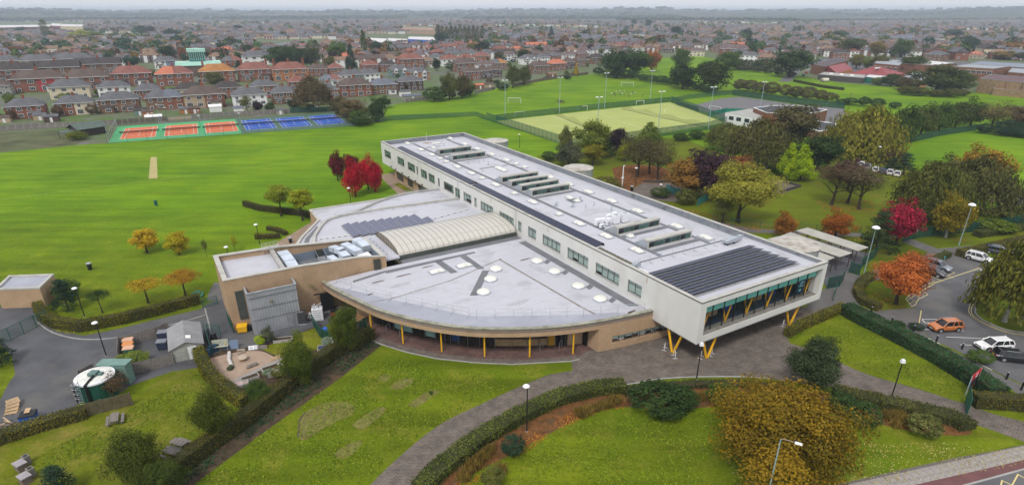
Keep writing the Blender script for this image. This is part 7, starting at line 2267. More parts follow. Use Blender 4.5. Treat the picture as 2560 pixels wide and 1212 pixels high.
# hoops outside the glazed front
for i,(x,y) in enumerate([(966,829),(1000,841),(1350,876),(1398,872)]):
 t_=thing('door_hoop', 'grey steel door guard hoop, %s along the glazed front' % ['leftmost', 'second', 'third', 'rightmost'][i], 'hoop',P(x,y),rad(60), 'door guard hoops')
 pb('hoop',MB().path([(0,0,0),(0,0,0.95),(0.12,0,1.05),(0.7,0,1.05),(0.82,0,0.95),(0.82,0,0)],0.03,6),galv,t_)
 pb('base',MB().box(-0.06,-0.06,0,0.06,0.06,0.02).box(0.76,-0.06,0,0.88,0.06,0.02),galv,t_)
for i,(x,y,h) in enumerate([(2177,782,1.0),(2228,808,1.0),(2283,829,1.0),(2340,855,1.0),(2404,873,0.9),(2515,948,1.0),(2552,975,1.2)]):
 t_=thing('bollard', 'dark timber bollard, %s along the laurel footpath' % ['first', 'second', 'third', 'fourth', 'fifth', 'sixth', 'seventh'][i], 'bollard',P(x,y),0, 'footpath bollards')
 pb('post',MB().obox((0,0,0),0.16,0.16,h),blackp,t_)
 pb('cap',MB().obox((0,0,h+0.002),0.18,0.18,0.05),galv,t_)
t_=thing('gas_cylinder', 'black cylinder lying at the end of the laurel hedge', 'cylinder',P(2127,772),rad(-20))
pb('drum',MB().tube((-0.5,0,0.7),(0.5,0,0.7),0.34,0.34,14),blackp,t_)
for s_ in (-1,1):pb('stand',MB().box(s_*0.3-0.05,-0.25,0,s_*0.3+0.05,0.25,0.4),blackp,t_)
# red sign by the entrance
g=P(2414,992)
a,b=P(2412,990),P(2436,968)
rz=math.atan2(b.y-a.y,b.x-a.x)
ln_=(b-a).length
t_=thing('entrance_sign', 'tall red and black sign with white emblem on two grey posts', 'sign',a,rz)
hs=top_z(a,940)
for x in (0.0,ln_):pb('post',MB().tube((x,0,0),(x,0,hs),0.06),steelp,t_)
sr=plain('sign_red',(0.42,0.012,0.018),0.5,0.05)
pb('panel',MB().box(0.08,-0.05,hs*0.72,ln_-0.08,0.05,hs),sr,t_)
pb('panel',MB().box(0.08,-0.045,hs*0.34,ln_-0.08,0.045,hs*0.718),plain('sign_black',(0.02,0.022,0.03),0.5),t_)
pb('panel',MB().box(0.08,-0.05,hs*0.30,ln_-0.08,0.05,hs*0.338),sr,t_)
em=MB()
c0_,z0_=ln_*0.42,hs*0.76
for k in range(3):em.box(c0_+0.12,-0.062,z0_+0.10+0.16*k,c0_+0.46,-0.052,z0_+0.15+0.16*k)
em.box(c0_,-0.062,z0_,c0_+0.05,-0.052,z0_+0.56).box(c0_+0.051,-0.062,z0_,c0_+0.55,-0.052,z0_+0.05).box(c0_+0.051,-0.062,z0_+0.51,c0_+0.55,-0.052,z0_+0.56).box(c0_+0.5,-0.062,z0_+0.052,c0_+0.55,-0.052,z0_+0.508)
put('emblem',em.mesh('emblem',lampw),t_)
# car park notice on the island
t_=thing('notice_board', 'dark notice on a pale post at the island edge', 'notice',P(2548,812),rad(10))
pb('post',MB().tube((0,0,0),(0,0,1.7),0.04),steelp,t_)
pb('board',MB().box(-0.35,-0.06,1.45,0.45,-0.045,1.95),plain('maroon_board',(0.10,0.05,0.06),0.6),t_)
t_=thing('notice_board', 'small white notice on the dark fence gate by the crimson tree', 'notice',P(2281,597),rad(10))
pb('post',MB().tube((0,0,0),(0,0,2.0),0.05),greenp,t_)
pb('board',MB().box(-0.1,-0.07,1.55,0.55,-0.052,2.1),lampw,t_)
t_=thing('charge_post', 'small blue topped post at the car park corner hedge', 'post',P(2358,656))
pb('post',MB().tube((0,0,0),(0,0,0.9),0.05),steelp,t_)
pb('top',MB().box(-0.1,-0.05,0.9,0.1,0.05,1.15),plain('cyan_sign',(0.05,0.40,0.50),0.5),t_)
# small buildings of the grounds
def block(name,label,cat,roofpx,z,wall,roofm,para=0.25,cop=None,group=None,zlist=None):
 """flat roofed block whose roof edge shows at the given pixels"""
 q=PP(roofpx,z)
 c=q[0]
 t_=thing(name,label,cat,(c.x,c.y,0),0,group)
 l_=[(p.x-c.x,p.y-c.y) for p in q]
 ar=sum(l_[i][0]*l_[(i+1) % len(l_)][1]-l_[(i+1) % len(l_)][0]*l_[i][1] for i in range(len(l_)))
 if ar<0:l_=l_[::-1]
 pb('wall',MB().prism(l_,0,z-para,bottom=False),wall,t_)
 pb('roof',MB().prism([(p[0]*1.0,p[1]*1.0) for p in l_],z-para+0.004,z-para+0.03),roofm,t_)
 me=MB().ribbon(l_,-0.05,0.35,z-para+0.032,z,close=True).mesh('parapet',cop or coping)
 fix_normals(me)
 put('parapet',me,t_)
 return t_,l_,c
t_,l_,c=block('garage', 'flat roofed tan brick garage at the left edge', 'garage',[(-14,722),(98,718),(134,684),(22,688)],3.3,buff,membrane2,0.3)
gdr=P(112,735)-c
pb('door',MB().hexa([(gdr.x-1.6,gdr.y-0.5,0),(gdr.x-0.2,gdr.y+1.6,0),(gdr.x-0.3,gdr.y+1.65,0),(gdr.x-1.7,gdr.y-0.45,0)],[(gdr.x-1.6,gdr.y-0.5,2.3),(gdr.x-0.2,gdr.y+1.6,2.3),(gdr.x-0.3,gdr.y+1.65,2.3),(gdr.x-1.7,gdr.y-0.45,2.3)]),plain('blue_grey_door',(0.16,0.20,0.23),0.6),t_)
dp=P(84,760)-c
pb('downpipe',MB().tube((dp.x,dp.y-0.05,0),(dp.x,dp.y-0.05,2.9),0.05),blackp,t_)
# timber shed with a shallow gabled roof
a,b,d=P(436,908),P(512,890),P(425,862)
t_=thing('timber_shed', 'pale panelled shed with grey felt roof beside the bin store', 'shed',a,math.atan2(b.y-a.y,b.x-a.x))
sw,sd_,sh=(b-a).length,(d-a).length*1.15,2.0
pb('wall',MB().prism([(0,0),(sw,0),(sw,sd_),(0,sd_)],0,sh).poly([(0,0,sh),(sw,0,sh),(sw/2,0,sh+0.65)]).poly([(sw,sd_,sh),(0,sd_,sh),(sw/2,sd_,sh+0.65)]),plain('pale_panel',(0.34,0.34,0.31),0.85,0.12,0.8),t_)
felt=plain('grey_felt',(0.235,0.235,0.240),0.9,0.15,0.7,fine=0.15)
for s_ in (0,1):
 x0,x1=(-0.3,sw/2) if s_==0 else (sw/2,sw+0.3)
 z0,z1=(sh-0.10,sh+0.70) if s_==0 else (sh+0.70,sh-0.10)
 pb('roof',MB().hexa([(x0,-0.25,z0),(x1,-0.25,z1),(x1,sd_+0.2,z1),(x0,sd_+0.2,z0)],[(x0,-0.25,z0+0.07),(x1,-0.25,z1+0.07),(x1,sd_+0.2,z1+0.07),(x0,sd_+0.2,z0+0.07)]),felt,t_)
pb('door',MB().box(sw*0.52,-0.06,0.05,sw*0.52+1.0,-0.01,1.85),lampw,t_)
for k in range(3):pb('panel',MB().box(0.15,-0.04,0.15+0.6*k,sw*0.5-0.1,-0.005,0.68+0.6*k),plain('pale_panel',(0.34,0.34,0.31),0.85),t_)
pb('roof_patch',MB().hexa([(sw*0.53,0.9,sh+0.66),(sw*0.53+0.6,0.9,sh+0.53),(sw*0.53+0.6,1.7,sh+0.53),(sw*0.53,1.7,sh+0.66)],[(sw*0.53,0.9,sh+0.80),(sw*0.53+0.6,0.9,sh+0.67),(sw*0.53+0.6,1.7,sh+0.67),(sw*0.53,1.7,sh+0.80)]),white_p,t_)
# water tank
g=P(252,985)
t_=thing('water_tank', 'round dark green water tank with white rim and ladder', 'tank',g)
tz=2.4
tgreen=plain('tank_green',(0.012,0.075,0.050),0.5,0.15)
pb('shell',MB().lathe((0,0,0),[(1.95,0),(1.95,tz)],28),tgreen,t_)
pb('rim',MB().lathe((0,0,tz),[(2.05,0.003),(2.05,0.2),(1.9,0.22)],28),lampw,t_)
pb('lid',MB().lathe((0,0,tz+0.2),[(1.9,0.025),(1.6,0.1),(0.05,0.2)],28),plain('white_tank_lid',(0.62,0.62,0.58),0.8,0.12,1.5,fine=0.15),t_)
pb('hatch',MB().box(-0.4,-0.5,tz+0.3,0.5,0.4,tz+0.75).box(0.6,-0.2,tz+0.3,1.0,0.3,tz+0.6),plain('teal_grey',(0.10,0.17,0.16),0.6,0.1),t_)
ld=MB()
for s_ in (-0.25,0.25):ld.tube((-0.7+s_,-2.2,0),(-0.7+s_,-2.0,tz+0.9),0.03,n=5)
for k in range(10):ld.tube((-0.95,-2.2+0.02*k,0.3*k+0.2),(-0.45,-2.2+0.02*k,0.3*k+0.2),0.025,n=5)
for k in range(4):ld.path([(-0.95,-2.05,1.2+0.6*k),(-0.95,-2.6,1.2+0.6*k),(-0.45,-2.6,1.2+0.6*k),(-0.45,-2.05,1.2+0.6*k)],0.025,5)
put('ladder',ld.mesh('ladder',galv),t_)
pb('pipe',MB().path([(0.3,-2.15,0),(0.3,-2.15,tz+0.2),(0.3,-0.5,tz+0.5)],0.16,8),blackp,t_)
pb('roof_box',MB().box(-0.9,2.0,0,2.3,3.2,2.7).box(-1.1,1.96,2.7,2.5,3.4,2.8),plain('teal_sheet',(0.14,0.24,0.21),0.6,0.1),t_)
# two beehive like boxes at the lower left
for (x,y,lab) in ((55,1172, 'upper one of two grey wooden boxes with round lids at the lower left'),(66,1204, 'lower one of two grey wooden boxes with round lids at the lower left')):
 t_=thing('planter_box',lab, 'box',P(x,y),rad(-30), 'grey wooden boxes')
 pb('box',MB().box(-0.5,-0.4,0,0.5,0.4,0.75),plain('red_brown_wood',(0.16,0.12,0.105),0.9,0.25,2),t_)
 pb('top',MB().box(-0.56,-0.46,0.752,0.56,0.46,0.83),plain('mauve_grey_board',(0.30,0.28,0.29),0.9,0.2,2),t_)
 pb('bin',MB().box(-0.75,0.45,0,-0.15,1.0,0.95).lathe((-0.45,0.72,0.95),[(0.2,0.002),(0.2,0.03)],10,1),[woodg,blackp],t_)
# cycle shelters
shel=plain('shelter_roof',(0.36,0.35,0.31),0.75,0.12,0.5,fine=0.1)
for (pts,lab) in (([(1990,577),(2018,572),(2171,622),(2146,628)], 'longest cycle shelter, furthest from the school wall'),([(1946,592),(1976,584),(2130,636),(2100,643)], 'middle cycle shelter beside the stair drum'),([(1918,598),(1945,594),(2086,648),(2060,655)], 'cycle shelter closest to the school wall')):
 z=2.5
 q=PP(pts,z)
 t_=thing('cycle_shelter',lab, 'shelter',(q[0].x,q[0].y,0),0, 'cycle shelters')
 l_=[p-Vector((q[0].x,q[0].y,0)) for p in q]
 n=16
 for k in range(n):
  a0,a1,b0,b1=l_[0].lerp(l_[3],k/n),l_[0].lerp(l_[3],(k+0.97)/n),l_[1].lerp(l_[2],k/n),l_[1].lerp(l_[2],(k+0.97)/n)
  up_=Vector((0,0,0.25))
  pb('roof_sheet',MB().hexa([a0,a1,b1+up_,b0+up_],[v+Vector((0,0,0.06)) for v in (a0,a1,b1+up_,b0+up_)]),shel,t_)
 for k in range(6):
  for A_,B_,zz in ((l_[0],l_[3],z),(l_[1],l_[2],z+0.24)):
   p=A_.lerp(B_,0.02+0.96*k/5)
   pb('post',MB().box(p.x-0.06,p.y-0.06,0,p.x+0.06,p.y+0.06,zz-0.01),plain('dark_timber',(0.06,0.04,0.03),0.8),t_)
# low walls by the patio
for (pts,lab) in (([(1953,454),(2001,467),(1952,482)], 'low dark timber wall around the picnic patio'),([(1608,455),(1640,457),(1672,455)], 'low curved wall behind the small courtyard')):
 t_=thing('low_wall',lab, 'wall',P(*pts[0]),0, 'low garden walls')
 q=[p-P(*pts[0]) for p in PP(pts)]
 for a,b in zip(q,q[1:]):pb('wall_section',MB().ribbon([a,b],-0.2,0.2,0,0.55),plain('sleeper_wood',(0.055,0.048,0.042),0.9,0.25),t_)
# tennis pavilion
a,b=P(206,338),P(258,322)
t_=thing('tennis_pavilion', 'green roofed wooden pavilion left of the red courts', 'pavilion',P(222,336),rad(60))
gr_=plain('green_shingle',(0.085,0.115,0.100),0.85,0.18,0.6,fine=0.15)
pb('wall',MB().box(-4.5,-3.2,0,4.5,3.2,2.6),plain('dark_stain',(0.045,0.035,0.03),0.8,0.2),t_)
for s_ in (-1,1):pb('roof',MB().hexa([(-5.2,s_*4.0,2.5),(5.2,s_*4.0,2.5),(5.2,0,4.3),(-5.2,0,4.3)],[(-5.2,s_*4.0,2.6),(5.2,s_*4.0,2.6),(5.2,0,4.4),(-5.2,0,4.4)]),gr_,t_)
pb('gable',MB().poly([(-4.5,-3.2,2.6),(-4.5,3.2,2.6),(-4.5,0,4.2)]),plain('dark_stain',(0.045,0.035,0.03),0.8),t_)
pb('porch',MB().box(-9,-3,2.1,-4.6,2.4,2.25).box(-8.8,-2.8,0,-8.6,-2.6,2.09).box(-8.8,2.0,0,-8.6,2.2,2.09),gr_,t_)
for k in range(2):pb('post',MB().box(4.9,-2.5+5*k,0,5.1,-2.3+5*k,2.6),lampw,t_)
# white sports hall and its neighbours
dkroof=plain('dark_roof_felt',(0.060,0.064,0.075),0.9,0.15,0.4)
rbrick=brickm('rust_brick',(0.215,0.085,0.042),(0.165,0.062,0.034),(0.20,0.14,0.10),0.3,0.1,0.012)
t_,l_,c=block('sports_hall', 'low white walled hall beside the pitch', 'hall',[(1814,281.5),(1889,293),(1935,284),(1876,272)],4.3,plain('white_wall',(0.66,0.66,0.68),0.8,0.05,0.4),plain('pale_felt',(0.34,0.34,0.32),0.9,0.15,0.3),0.15)
w0,w1=P(1814,281.5,4.3),P(1889,293,4.3)
an=math.atan2(w1.y-w0.y,w1.x-w0.x)
for k,f in enumerate((0.22,0.47,0.74)):
 p=w0.lerp(w1,f)-c
 pb('window',MB().obox((p.x+0.0,p.y-0.03,1.9),2.1,0.12,1.2,an),glass_d,t_)
 pb('window_frame',MB().obox((p.x,p.y-0.05,1.8),2.3,0.10,0.09,an).obox((p.x,p.y-0.05,3.1),2.3,0.10,0.09,an).obox((p.x,p.y-0.05,1.9),0.08,0.16,1.2,an),framem,t_)
block('gymnasium', 'brick gymnasium with large dark flat roof behind the park trees', 'hall',[(1884,269),(1915,281),(1992,287),(2046,280),(2069,274),(1998,263.5),(1934,263.5)],6.0,rbrick,dkroof,0.2,lampw)
block('low_hall', 'low dark roofed hall with white fascia beside the willow', 'hall',[(2010,316),(2049,328),(2088,319),(2092,308),(2027,300)],3.3,rbrick,dkroof,0.3,lampw)
t_=thing('cricket_cover', 'pale rounded cricket cover on the right far field', 'cover',P(2061,205),rad(10))
pb('canvas',MB().tube((-2.0,0,1.1),(2.2,0,1.1),1.25,1.25,14),plain('cream_canvas',(0.56,0.52,0.44),0.8,0.12),t_)
pb('frame',MB().box(-2.4,-1.2,0,-2.05,1.2,1.6),plain('grey_frame',(0.2,0.16,0.15),0.7),t_)
for s_ in (-1,1):pb('wheel',MB().tube((s_*1.4,-1.25,0.3),(s_*1.4,-1.1,0.3),0.3,n=12),tyre,t_)
# neighbouring school and other large buildings
tanb=brickm('tan_brick',(0.30,0.205,0.115),(0.25,0.165,0.090),(0.26,0.20,0.13),0.6,0.2,0.02)
redroof=plain('red_metal_roof',(0.245,0.055,0.058),0.6,0.14,0.25)
orangew=plain('orange_render',(0.47,0.215,0.065),0.85,0.08,0.3)
greyroof=plain('grey_metal_roof',(0.27,0.29,0.32),0.6,0.12,0.25)
whiteroof=plain('white_roof',(0.58,0.57,0.56),0.6,0.06,0.2)
greyblue=plain('blue_cladding',(0.075,0.115,0.17),0.6,0.15,0.4)
wframe=plain('white_window_frame',(0.68,0.68,0.68),0.5,0.04)
def row_windows(t_,a,b,c,z0,z1,n,w_,mat=None,proud=0.06):
 """n framed windows along the wall from a to b (world points)"""
 d=(b-a)
 an=math.atan2(d.y,d.x)
 nn=Vector((d.y,-d.x,0)).normalized()
 for k in range(n):
  p=a.lerp(b,(k+0.5)/n)-c+nn*proud
  o=put('window',MB().obox((0,0,0),w_+0.2,0.08,z1-z0+0.2).mesh('window',wframe),t_,(p.x,p.y,z0-0.1),an)
  pb('pane',MB().box(-w_/2,-0.05,0.1,-0.05,-0.042,z1-z0).box(0.05,-0.05,0.1,w_/2,-0.042,z1-z0),glass_d,o)
BL2=[
 ('school_wing', 'brown brick hall with dark sloping roof at the neighbouring school',[(2029,160),(2061,166),(2122,150),(2092,145)],6.5,rbrick,plain('brown_roof',(0.085,0.065,0.070),0.85,0.15,0.3),0),
 ('school_wing', 'low dark timber wing with pale flat roof and domes',[(2046,186),(2161,195),(2164,187),(2060,180)],3.4,plain('dark_timber_wall',(0.07,0.062,0.060),0.9,0.2,0.6),plain('pale_flat_roof',(0.33,0.32,0.30),0.85,0.1,0.3),0),
 ('school_wing', 'teal glazed corner room below the red roof',[(2162,192),(2205,197),(2222,190),(2172,186)],3.6,glassm('teal_glass',(0.03,0.15,0.125),0.1),whiteroof,0),
 ('school_wing', 'blue and brick wing behind the two round trees',[(2185,158),(2248,164),(2262,152),(2200,147)],7.5,rbrick,greyroof,5),
 ('school_wing', 'long wing with white roof behind the big dark bush',[(2250,158),(2330,163),(2392,158),(2310,150)],7.0,rbrick,whiteroof,0),
 ('school_wing', 'two storey brick wing with four white windows in a row',[(2380,166),(2484,172),(2526,166),(2420,160)],8.0,rbrick,greyroof,8),
 ('school_wing', 'long pale blue roofed wing at the right edge',[(2420,160),(2600,172),(2640,163),(2450,153)],6.5,rbrick,plain('blue_grey_roof',(0.17,0.20,0.25),0.6,0.1,0.3),0),
 ('school_hall', 'windowless tan brick hall at the right edge of the far field',[(2450,196),(2640,214),(2680,200),(2480,186)],7.5,tanb,plain('maroon_roof',(0.115,0.070,0.072),0.85,0.15,0.3),0),
 ('lean_to', 'low lean-to with pink roof against the tan brick hall',[(2484,221),(2640,234),(2640,222),(2492,209)],3.6,tanb,plain('pink_roof',(0.44,0.26,0.215),0.7,0.1,0.3),0),
 ('school_wing', 'brick wing with gaps right of the four windows',[(2520,180),(2640,190),(2650,178),(2530,170)],6.0,rbrick,greyroof,4),
]
for nm,lab,px,z,wm,rm,nw in BL2:
 t_,l_,c=block(nm,lab, 'building',px,z,wm,rm,0.25,plain('roof_edge',(0.22,0.23,0.24),0.7,0.1), 'neighbouring school buildings')
 if nw:row_windows(t_,P(px[0][0],px[0][1],z),P(px[1][0],px[1][1],z),c,z-3.4 if z>6 else 1.0,z-1.7 if z>6 else 2.3,nw,2.2)
 if 'domes' in lab:
  for k in range(3):
   p=P(2078+26*k,184.5+2.0*k,z)-c
   pb('roof_dome',MB().lathe((p.x,p.y,z-0.2),[(1.4,0),(1.2,0.4),(0.6,0.65),(0.05,0.7)],14),opal,t_)
 if 'tan brick hall' in lab and nm=='school_hall':
  for k in range(4):
   p=P(2478+40*k,198.5+3.9*k,z)-c
   pb('pilaster',MB().obox((p.x,p.y,0),0.5,0.3,z-0.3),plain('dark_joint',(0.13,0.09,0.05),0.9),t_)
def redpitch(lab,base,z0,apex,z1,wall):
 """hipped or ridged red roof: base pixels at z0, ridge pixels at z1"""
 q=PP(base,z0)
 c=Vector((q[0].x,q[0].y,0))
 t_=thing('school_wing',lab, 'building',c,0, 'neighbouring school buildings')
 l_=[p-c for p in q]
 pb('wall',MB().prism([(p.x,p.y) for p in l_],0,z0-0.05),wall,t_)
 r_=[p-c for p in PP(apex,z1)]
 m_=MB()
 n=len(l_)
 if len(r_)==1:
  for i in range(n):m_.poly([l_[i],l_[(i+1) % n],r_[0]])
 else:
  m_.poly([l_[0],l_[1],r_[1],r_[0]])
  m_.poly([l_[2],l_[3],r_[0],r_[1]])
  m_.poly([l_[1],l_[2],r_[1]])
  m_.poly([l_[3],l_[0],r_[0]])
 me=m_.mesh('roof',redroof)
 fix_normals(me)
 put('roof',me,t_)
 return t_,c
redpitch('red roofed wing with orange gable beside the brown hall',[(2058,177),(2092,184),(2132,173),(2104,167)],3.0,[(2072,166),(2112,158)],6.5,orangew)
t_,c=redpitch('pyramid red roofed hall with white ridge vent',[(2120,184),(2220,191),(2262,184),(2160,176)],3.2,[(2184,167),(2204,168)],8.0,rbrick)
p=P(2190,168,8.0)-c
pb('ridge_vent',MB().obox((p.x+2.0,p.y,p.z-0.9),1.2,7,0.7,rad(-60)),wframe,t_)
redpitch('orange rendered house like wing with grey hipped roof',[(2256,197),(2302,202),(2322,192),(2280,188)],5.5,[(2282,180),(2298,180)],8.0,orangew)
bpy.data.objects[t_.name]
t_=[o for o in bpy.data.objects if o.get('label', '').startswith('orange rendered house')][0]
for ch in t_.children:
 if ch.name.startswith('roof'):ch.data.materials[0]=greyroof
cc=t_.location.copy()
row_windows(t_,P(2256,197,5.5),P(2302,202,5.5),cc,3.2,4.5,2,1.0)
# copper roofed church
c=P(502,189)
t_=thing('church', 'brick church with pale green copper roof and slotted tower', 'church',c,rad(27))
copper=plain('green_copper',(0.36,0.62,0.52),0.6,0.07,0.2)
pb('wall',MB().box(-14,-6,0,14,6,7.0),brickm('church_brick',(0.15,0.105,0.085),(0.12,0.085,0.07),(0.14,0.11,0.09),0.6,0.2,0.02),t_)
pb('roof',MB().hexa([(-14.6,-6.6,7.003),(14.6,-6.6,7.003),(14.6,6.6,7.003),(-14.6,6.6,7.003)],[(-14.2,-5.6,9.4),(14.2,-5.6,9.4),(14.2,5.6,9.4),(-14.2,5.6,9.4)]),copper,t_)
tw=pb('tower',MB().box(-5.0,-3.5,9.4,5.0,3.5,11.2).hexa([(-5.0,-3.0,11.2),(5.0,-3.0,11.2),(5.0,3.5,11.2),(-5.0,3.5,11.2)],[(-5.4,-4.6,15.6),(5.4,-4.6,15.6),(5.4,3.5,15.6),(-5.4,3.5,15.6)]),plain('teal_glaze',(0.04,0.16,0.17),0.4,0.1),t_)
pb('tower_roof',MB().box(-5.8,-5.0,15.603,5.8,4.0,17.6),copper,t_)
for k in range(8):pb('fin',MB().hexa([(-4.8+1.3*k,-3.6,10.4),(-4.4+1.3*k,-3.6,10.4),(-4.4+1.3*k,-3.0,10.4),(-4.8+1.3*k,-3.0,10.4)],[(-4.8+1.3*k,-5.0,15.6),(-4.4+1.3*k,-5.0,15.6),(-4.4+1.3*k,-4.4,15.6),(-4.8+1.3*k,-4.4,15.6)]),copper,t_)
FAR=[
 ('hospital_block', 'far cream and maroon block with white roof at the upper left',[(150,66),(205,67),(208,62),(155,61)],13,plain('cream_far',(0.50,0.44,0.27),0.9,0.06),whiteroof,4),
 ('hospital_block', 'far maroon block beside the cream one',[(125,64),(149,66),(155,60),(130,59)],13,plain('maroon_far',(0.17,0.045,0.055),0.9,0.1),whiteroof,2),
 ('hospital_block', 'long far brown block with white flat roof at the left edge',[(-30,70),(124,67),(128,62),(-20,64)],9,plain('brown_far',(0.20,0.12,0.09),0.9,0.1),whiteroof,8),
 ('school_block', 'white roofed far school with bright blue wall',[(1020,98),(1090,101),(1085,93),(1022,92)],6,plain('bright_blue_wall',(0.015,0.10,0.50),0.7,0.1),whiteroof,6),
 ('school_block', 'white roofed far hall left of the bright blue school',[(968,104),(1018,107),(1018,98),(970,96)],5.5,plain('brick_far',(0.24,0.12,0.085),0.9,0.1),whiteroof,3),
 ('school_block', 'brick far hall with pale pitched roof beside the poplar',[(915,104),(966,107),(966,97),(920,95)],8.0,plain('brick_far',(0.24,0.12,0.085),0.9,0.1),whiteroof,0),
 ('school_block', 'low grey far school with long white windows',[(640,117),(740,119),(830,110),(720,105)],5.5,plain('pale_far',(0.40,0.38,0.34),0.9,0.1),plain('grey_far_roof',(0.15,0.155,0.165),0.9,0.1),12),
 ('terrace_block', 'far tan terrace with arched gables left of the poplar row',[(1005,73),(1088,76),(1088,70),(1006,68)],8.5,plain('tan_far',(0.36,0.24,0.16),0.9,0.1),plain('tan_far_roof',(0.30,0.20,0.14),0.9),12),
 ('terrace_block', 'far white two storey terrace below the dark round trees',[(255,92),(350,101),(368,93),(272,86)],6.5,plain('offwhite_far',(0.52,0.49,0.42),0.9,0.06),plain('slate_far',(0.12,0.12,0.13),0.9),12),
]
for nm,lab,px,z,wm,rm,nw in FAR:
 t_,l_,c=block(nm,lab, 'building',px,z,wm,rm,0.3,whiteroof if rm is whiteroof else rm, 'large far buildings')
 if nw:row_windows(t_,P(px[0][0],px[0][1],z),P(px[1][0],px[1][1],z),c,z-3.2,z-1.6,nw,2.0)
# houses
def hm(name,c,v=0.16,sc=0.7):return plain(name,c,0.9,v,sc,fine=0.12,spec=0.15)
WALLS={'red':brickm('house_red_brick',(0.235,0.085,0.048),(0.185,0.066,0.040),(0.20,0.13,0.10),0.45,0.15,0.014), 'brown':brickm('house_brown_brick',(0.195,0.105,0.060),(0.15,0.080,0.048),(0.18,0.13,0.09),0.45,0.15,0.014), 'dark':brickm('house_dark_brick',(0.085,0.045,0.040),(0.065,0.036,0.032),(0.10,0.08,0.07),0.45,0.15,0.014),
         'white':hm('house_white',(0.70,0.70,0.69),0.05), 'cream':hm('house_cream',(0.56,0.49,0.36),0.06), 'beige':hm('house_beige',(0.37,0.29,0.19),0.08), 'grey':hm('house_pebbledash',(0.27,0.26,0.23),0.10), 'paintred':hm('house_painted_red',(0.33,0.045,0.045),0.06), 'green':hm('house_green',(0.13,0.21,0.19),0.06), 'orange':hm('house_orange_brick',(0.33,0.145,0.065),0.12), 'blue':hm('house_blue',(0.12,0.17,0.30),0.06)}
ROOFS={'grey':hm('roof_grey',(0.108,0.110,0.118),0.22,0.4), 'brown':hm('roof_brown',(0.100,0.076,0.066),0.24,0.4), 'red':hm('roof_red',(0.200,0.088,0.070),0.24,0.4), 'salmon':hm('roof_salmon',(0.42,0.145,0.085),0.12,0.4), 'orange':hm('roof_orange',(0.33,0.155,0.055),0.25,0.4), 'tan':hm('roof_tan',(0.20,0.135,0.095),0.2,0.4), 'blue':hm('roof_blue_grey',(0.125,0.138,0.165),0.2,0.4), 'dark':hm('roof_dark',(0.058,0.050,0.048),0.25,0.4), 'mauve':hm('roof_mauve',(0.128,0.096,0.094),0.22,0.4)}
chim=hm('chimney_brick',(0.22,0.080,0.048),0.2)
hglass=glassm('house_glass',(0.020,0.026,0.032),0.1,0.6)
def win_mesh(w_,h_,nb):
 m_=MB().box(-w_/2,-0.06,0,w_/2,0.02,h_,0)
 for i in range(nb):
  a,b=-w_/2+0.10+(w_-0.2)*i/nb+0.03,-w_/2+0.10+(w_-0.2)*(i+1)/nb-0.03
  m_.poly([(a,-0.063,0.1),(b,-0.063,0.1),(b,-0.063,h_-0.36),(a,-0.063,h_-0.36)],1)
  m_.poly([(a,-0.063,h_-0.30),(b,-0.063,h_-0.30),(b,-0.063,h_-0.09),(a,-0.063,h_-0.09)],1)
 return m_.mesh('window',[wframe,hglass])
HW={2:win_mesh(1.35,1.35,2),3:win_mesh(2.0,1.40,3),4:win_mesh(2.3,2.05,4),1:win_mesh(0.8,1.1,1)}
def hip_roof(W_,D_,z,rh,ov=0.45,gable=False,m=0):
 m_=MB()
 x,y=W_/2+ov,D_/2+ov
 r=0 if gable else max(0.3,x-y*0.95)
 if gable:r=x
 elif x<y:r=0.3
 else:r=x-y*0.92
 a,b,c,d=(-x,-y,z),(x,-y,z),(x,y,z),(-x,y,z)
 e,f=(-r,0,z+rh),(r,0,z+rh)
 m_.poly([a,b,f,e],m)
 m_.poly([c,d,e,f],m)
 if gable:
  m_.poly([(-x+ov,-y+ov,z),(-x+ov,y-ov,z),(-x+ov,0,z+rh*0.93)],m)
  m_.poly([(x-ov,y-ov,z),(x-ov,-y+ov,z),(x-ov,0,z+rh*0.93)],m)
 else:
  m_.poly([b,c,f],m)
  m_.poly([d,a,e],m)
 m_.poly([d,c,b,a],m)
 return m_
HOUSES=[]
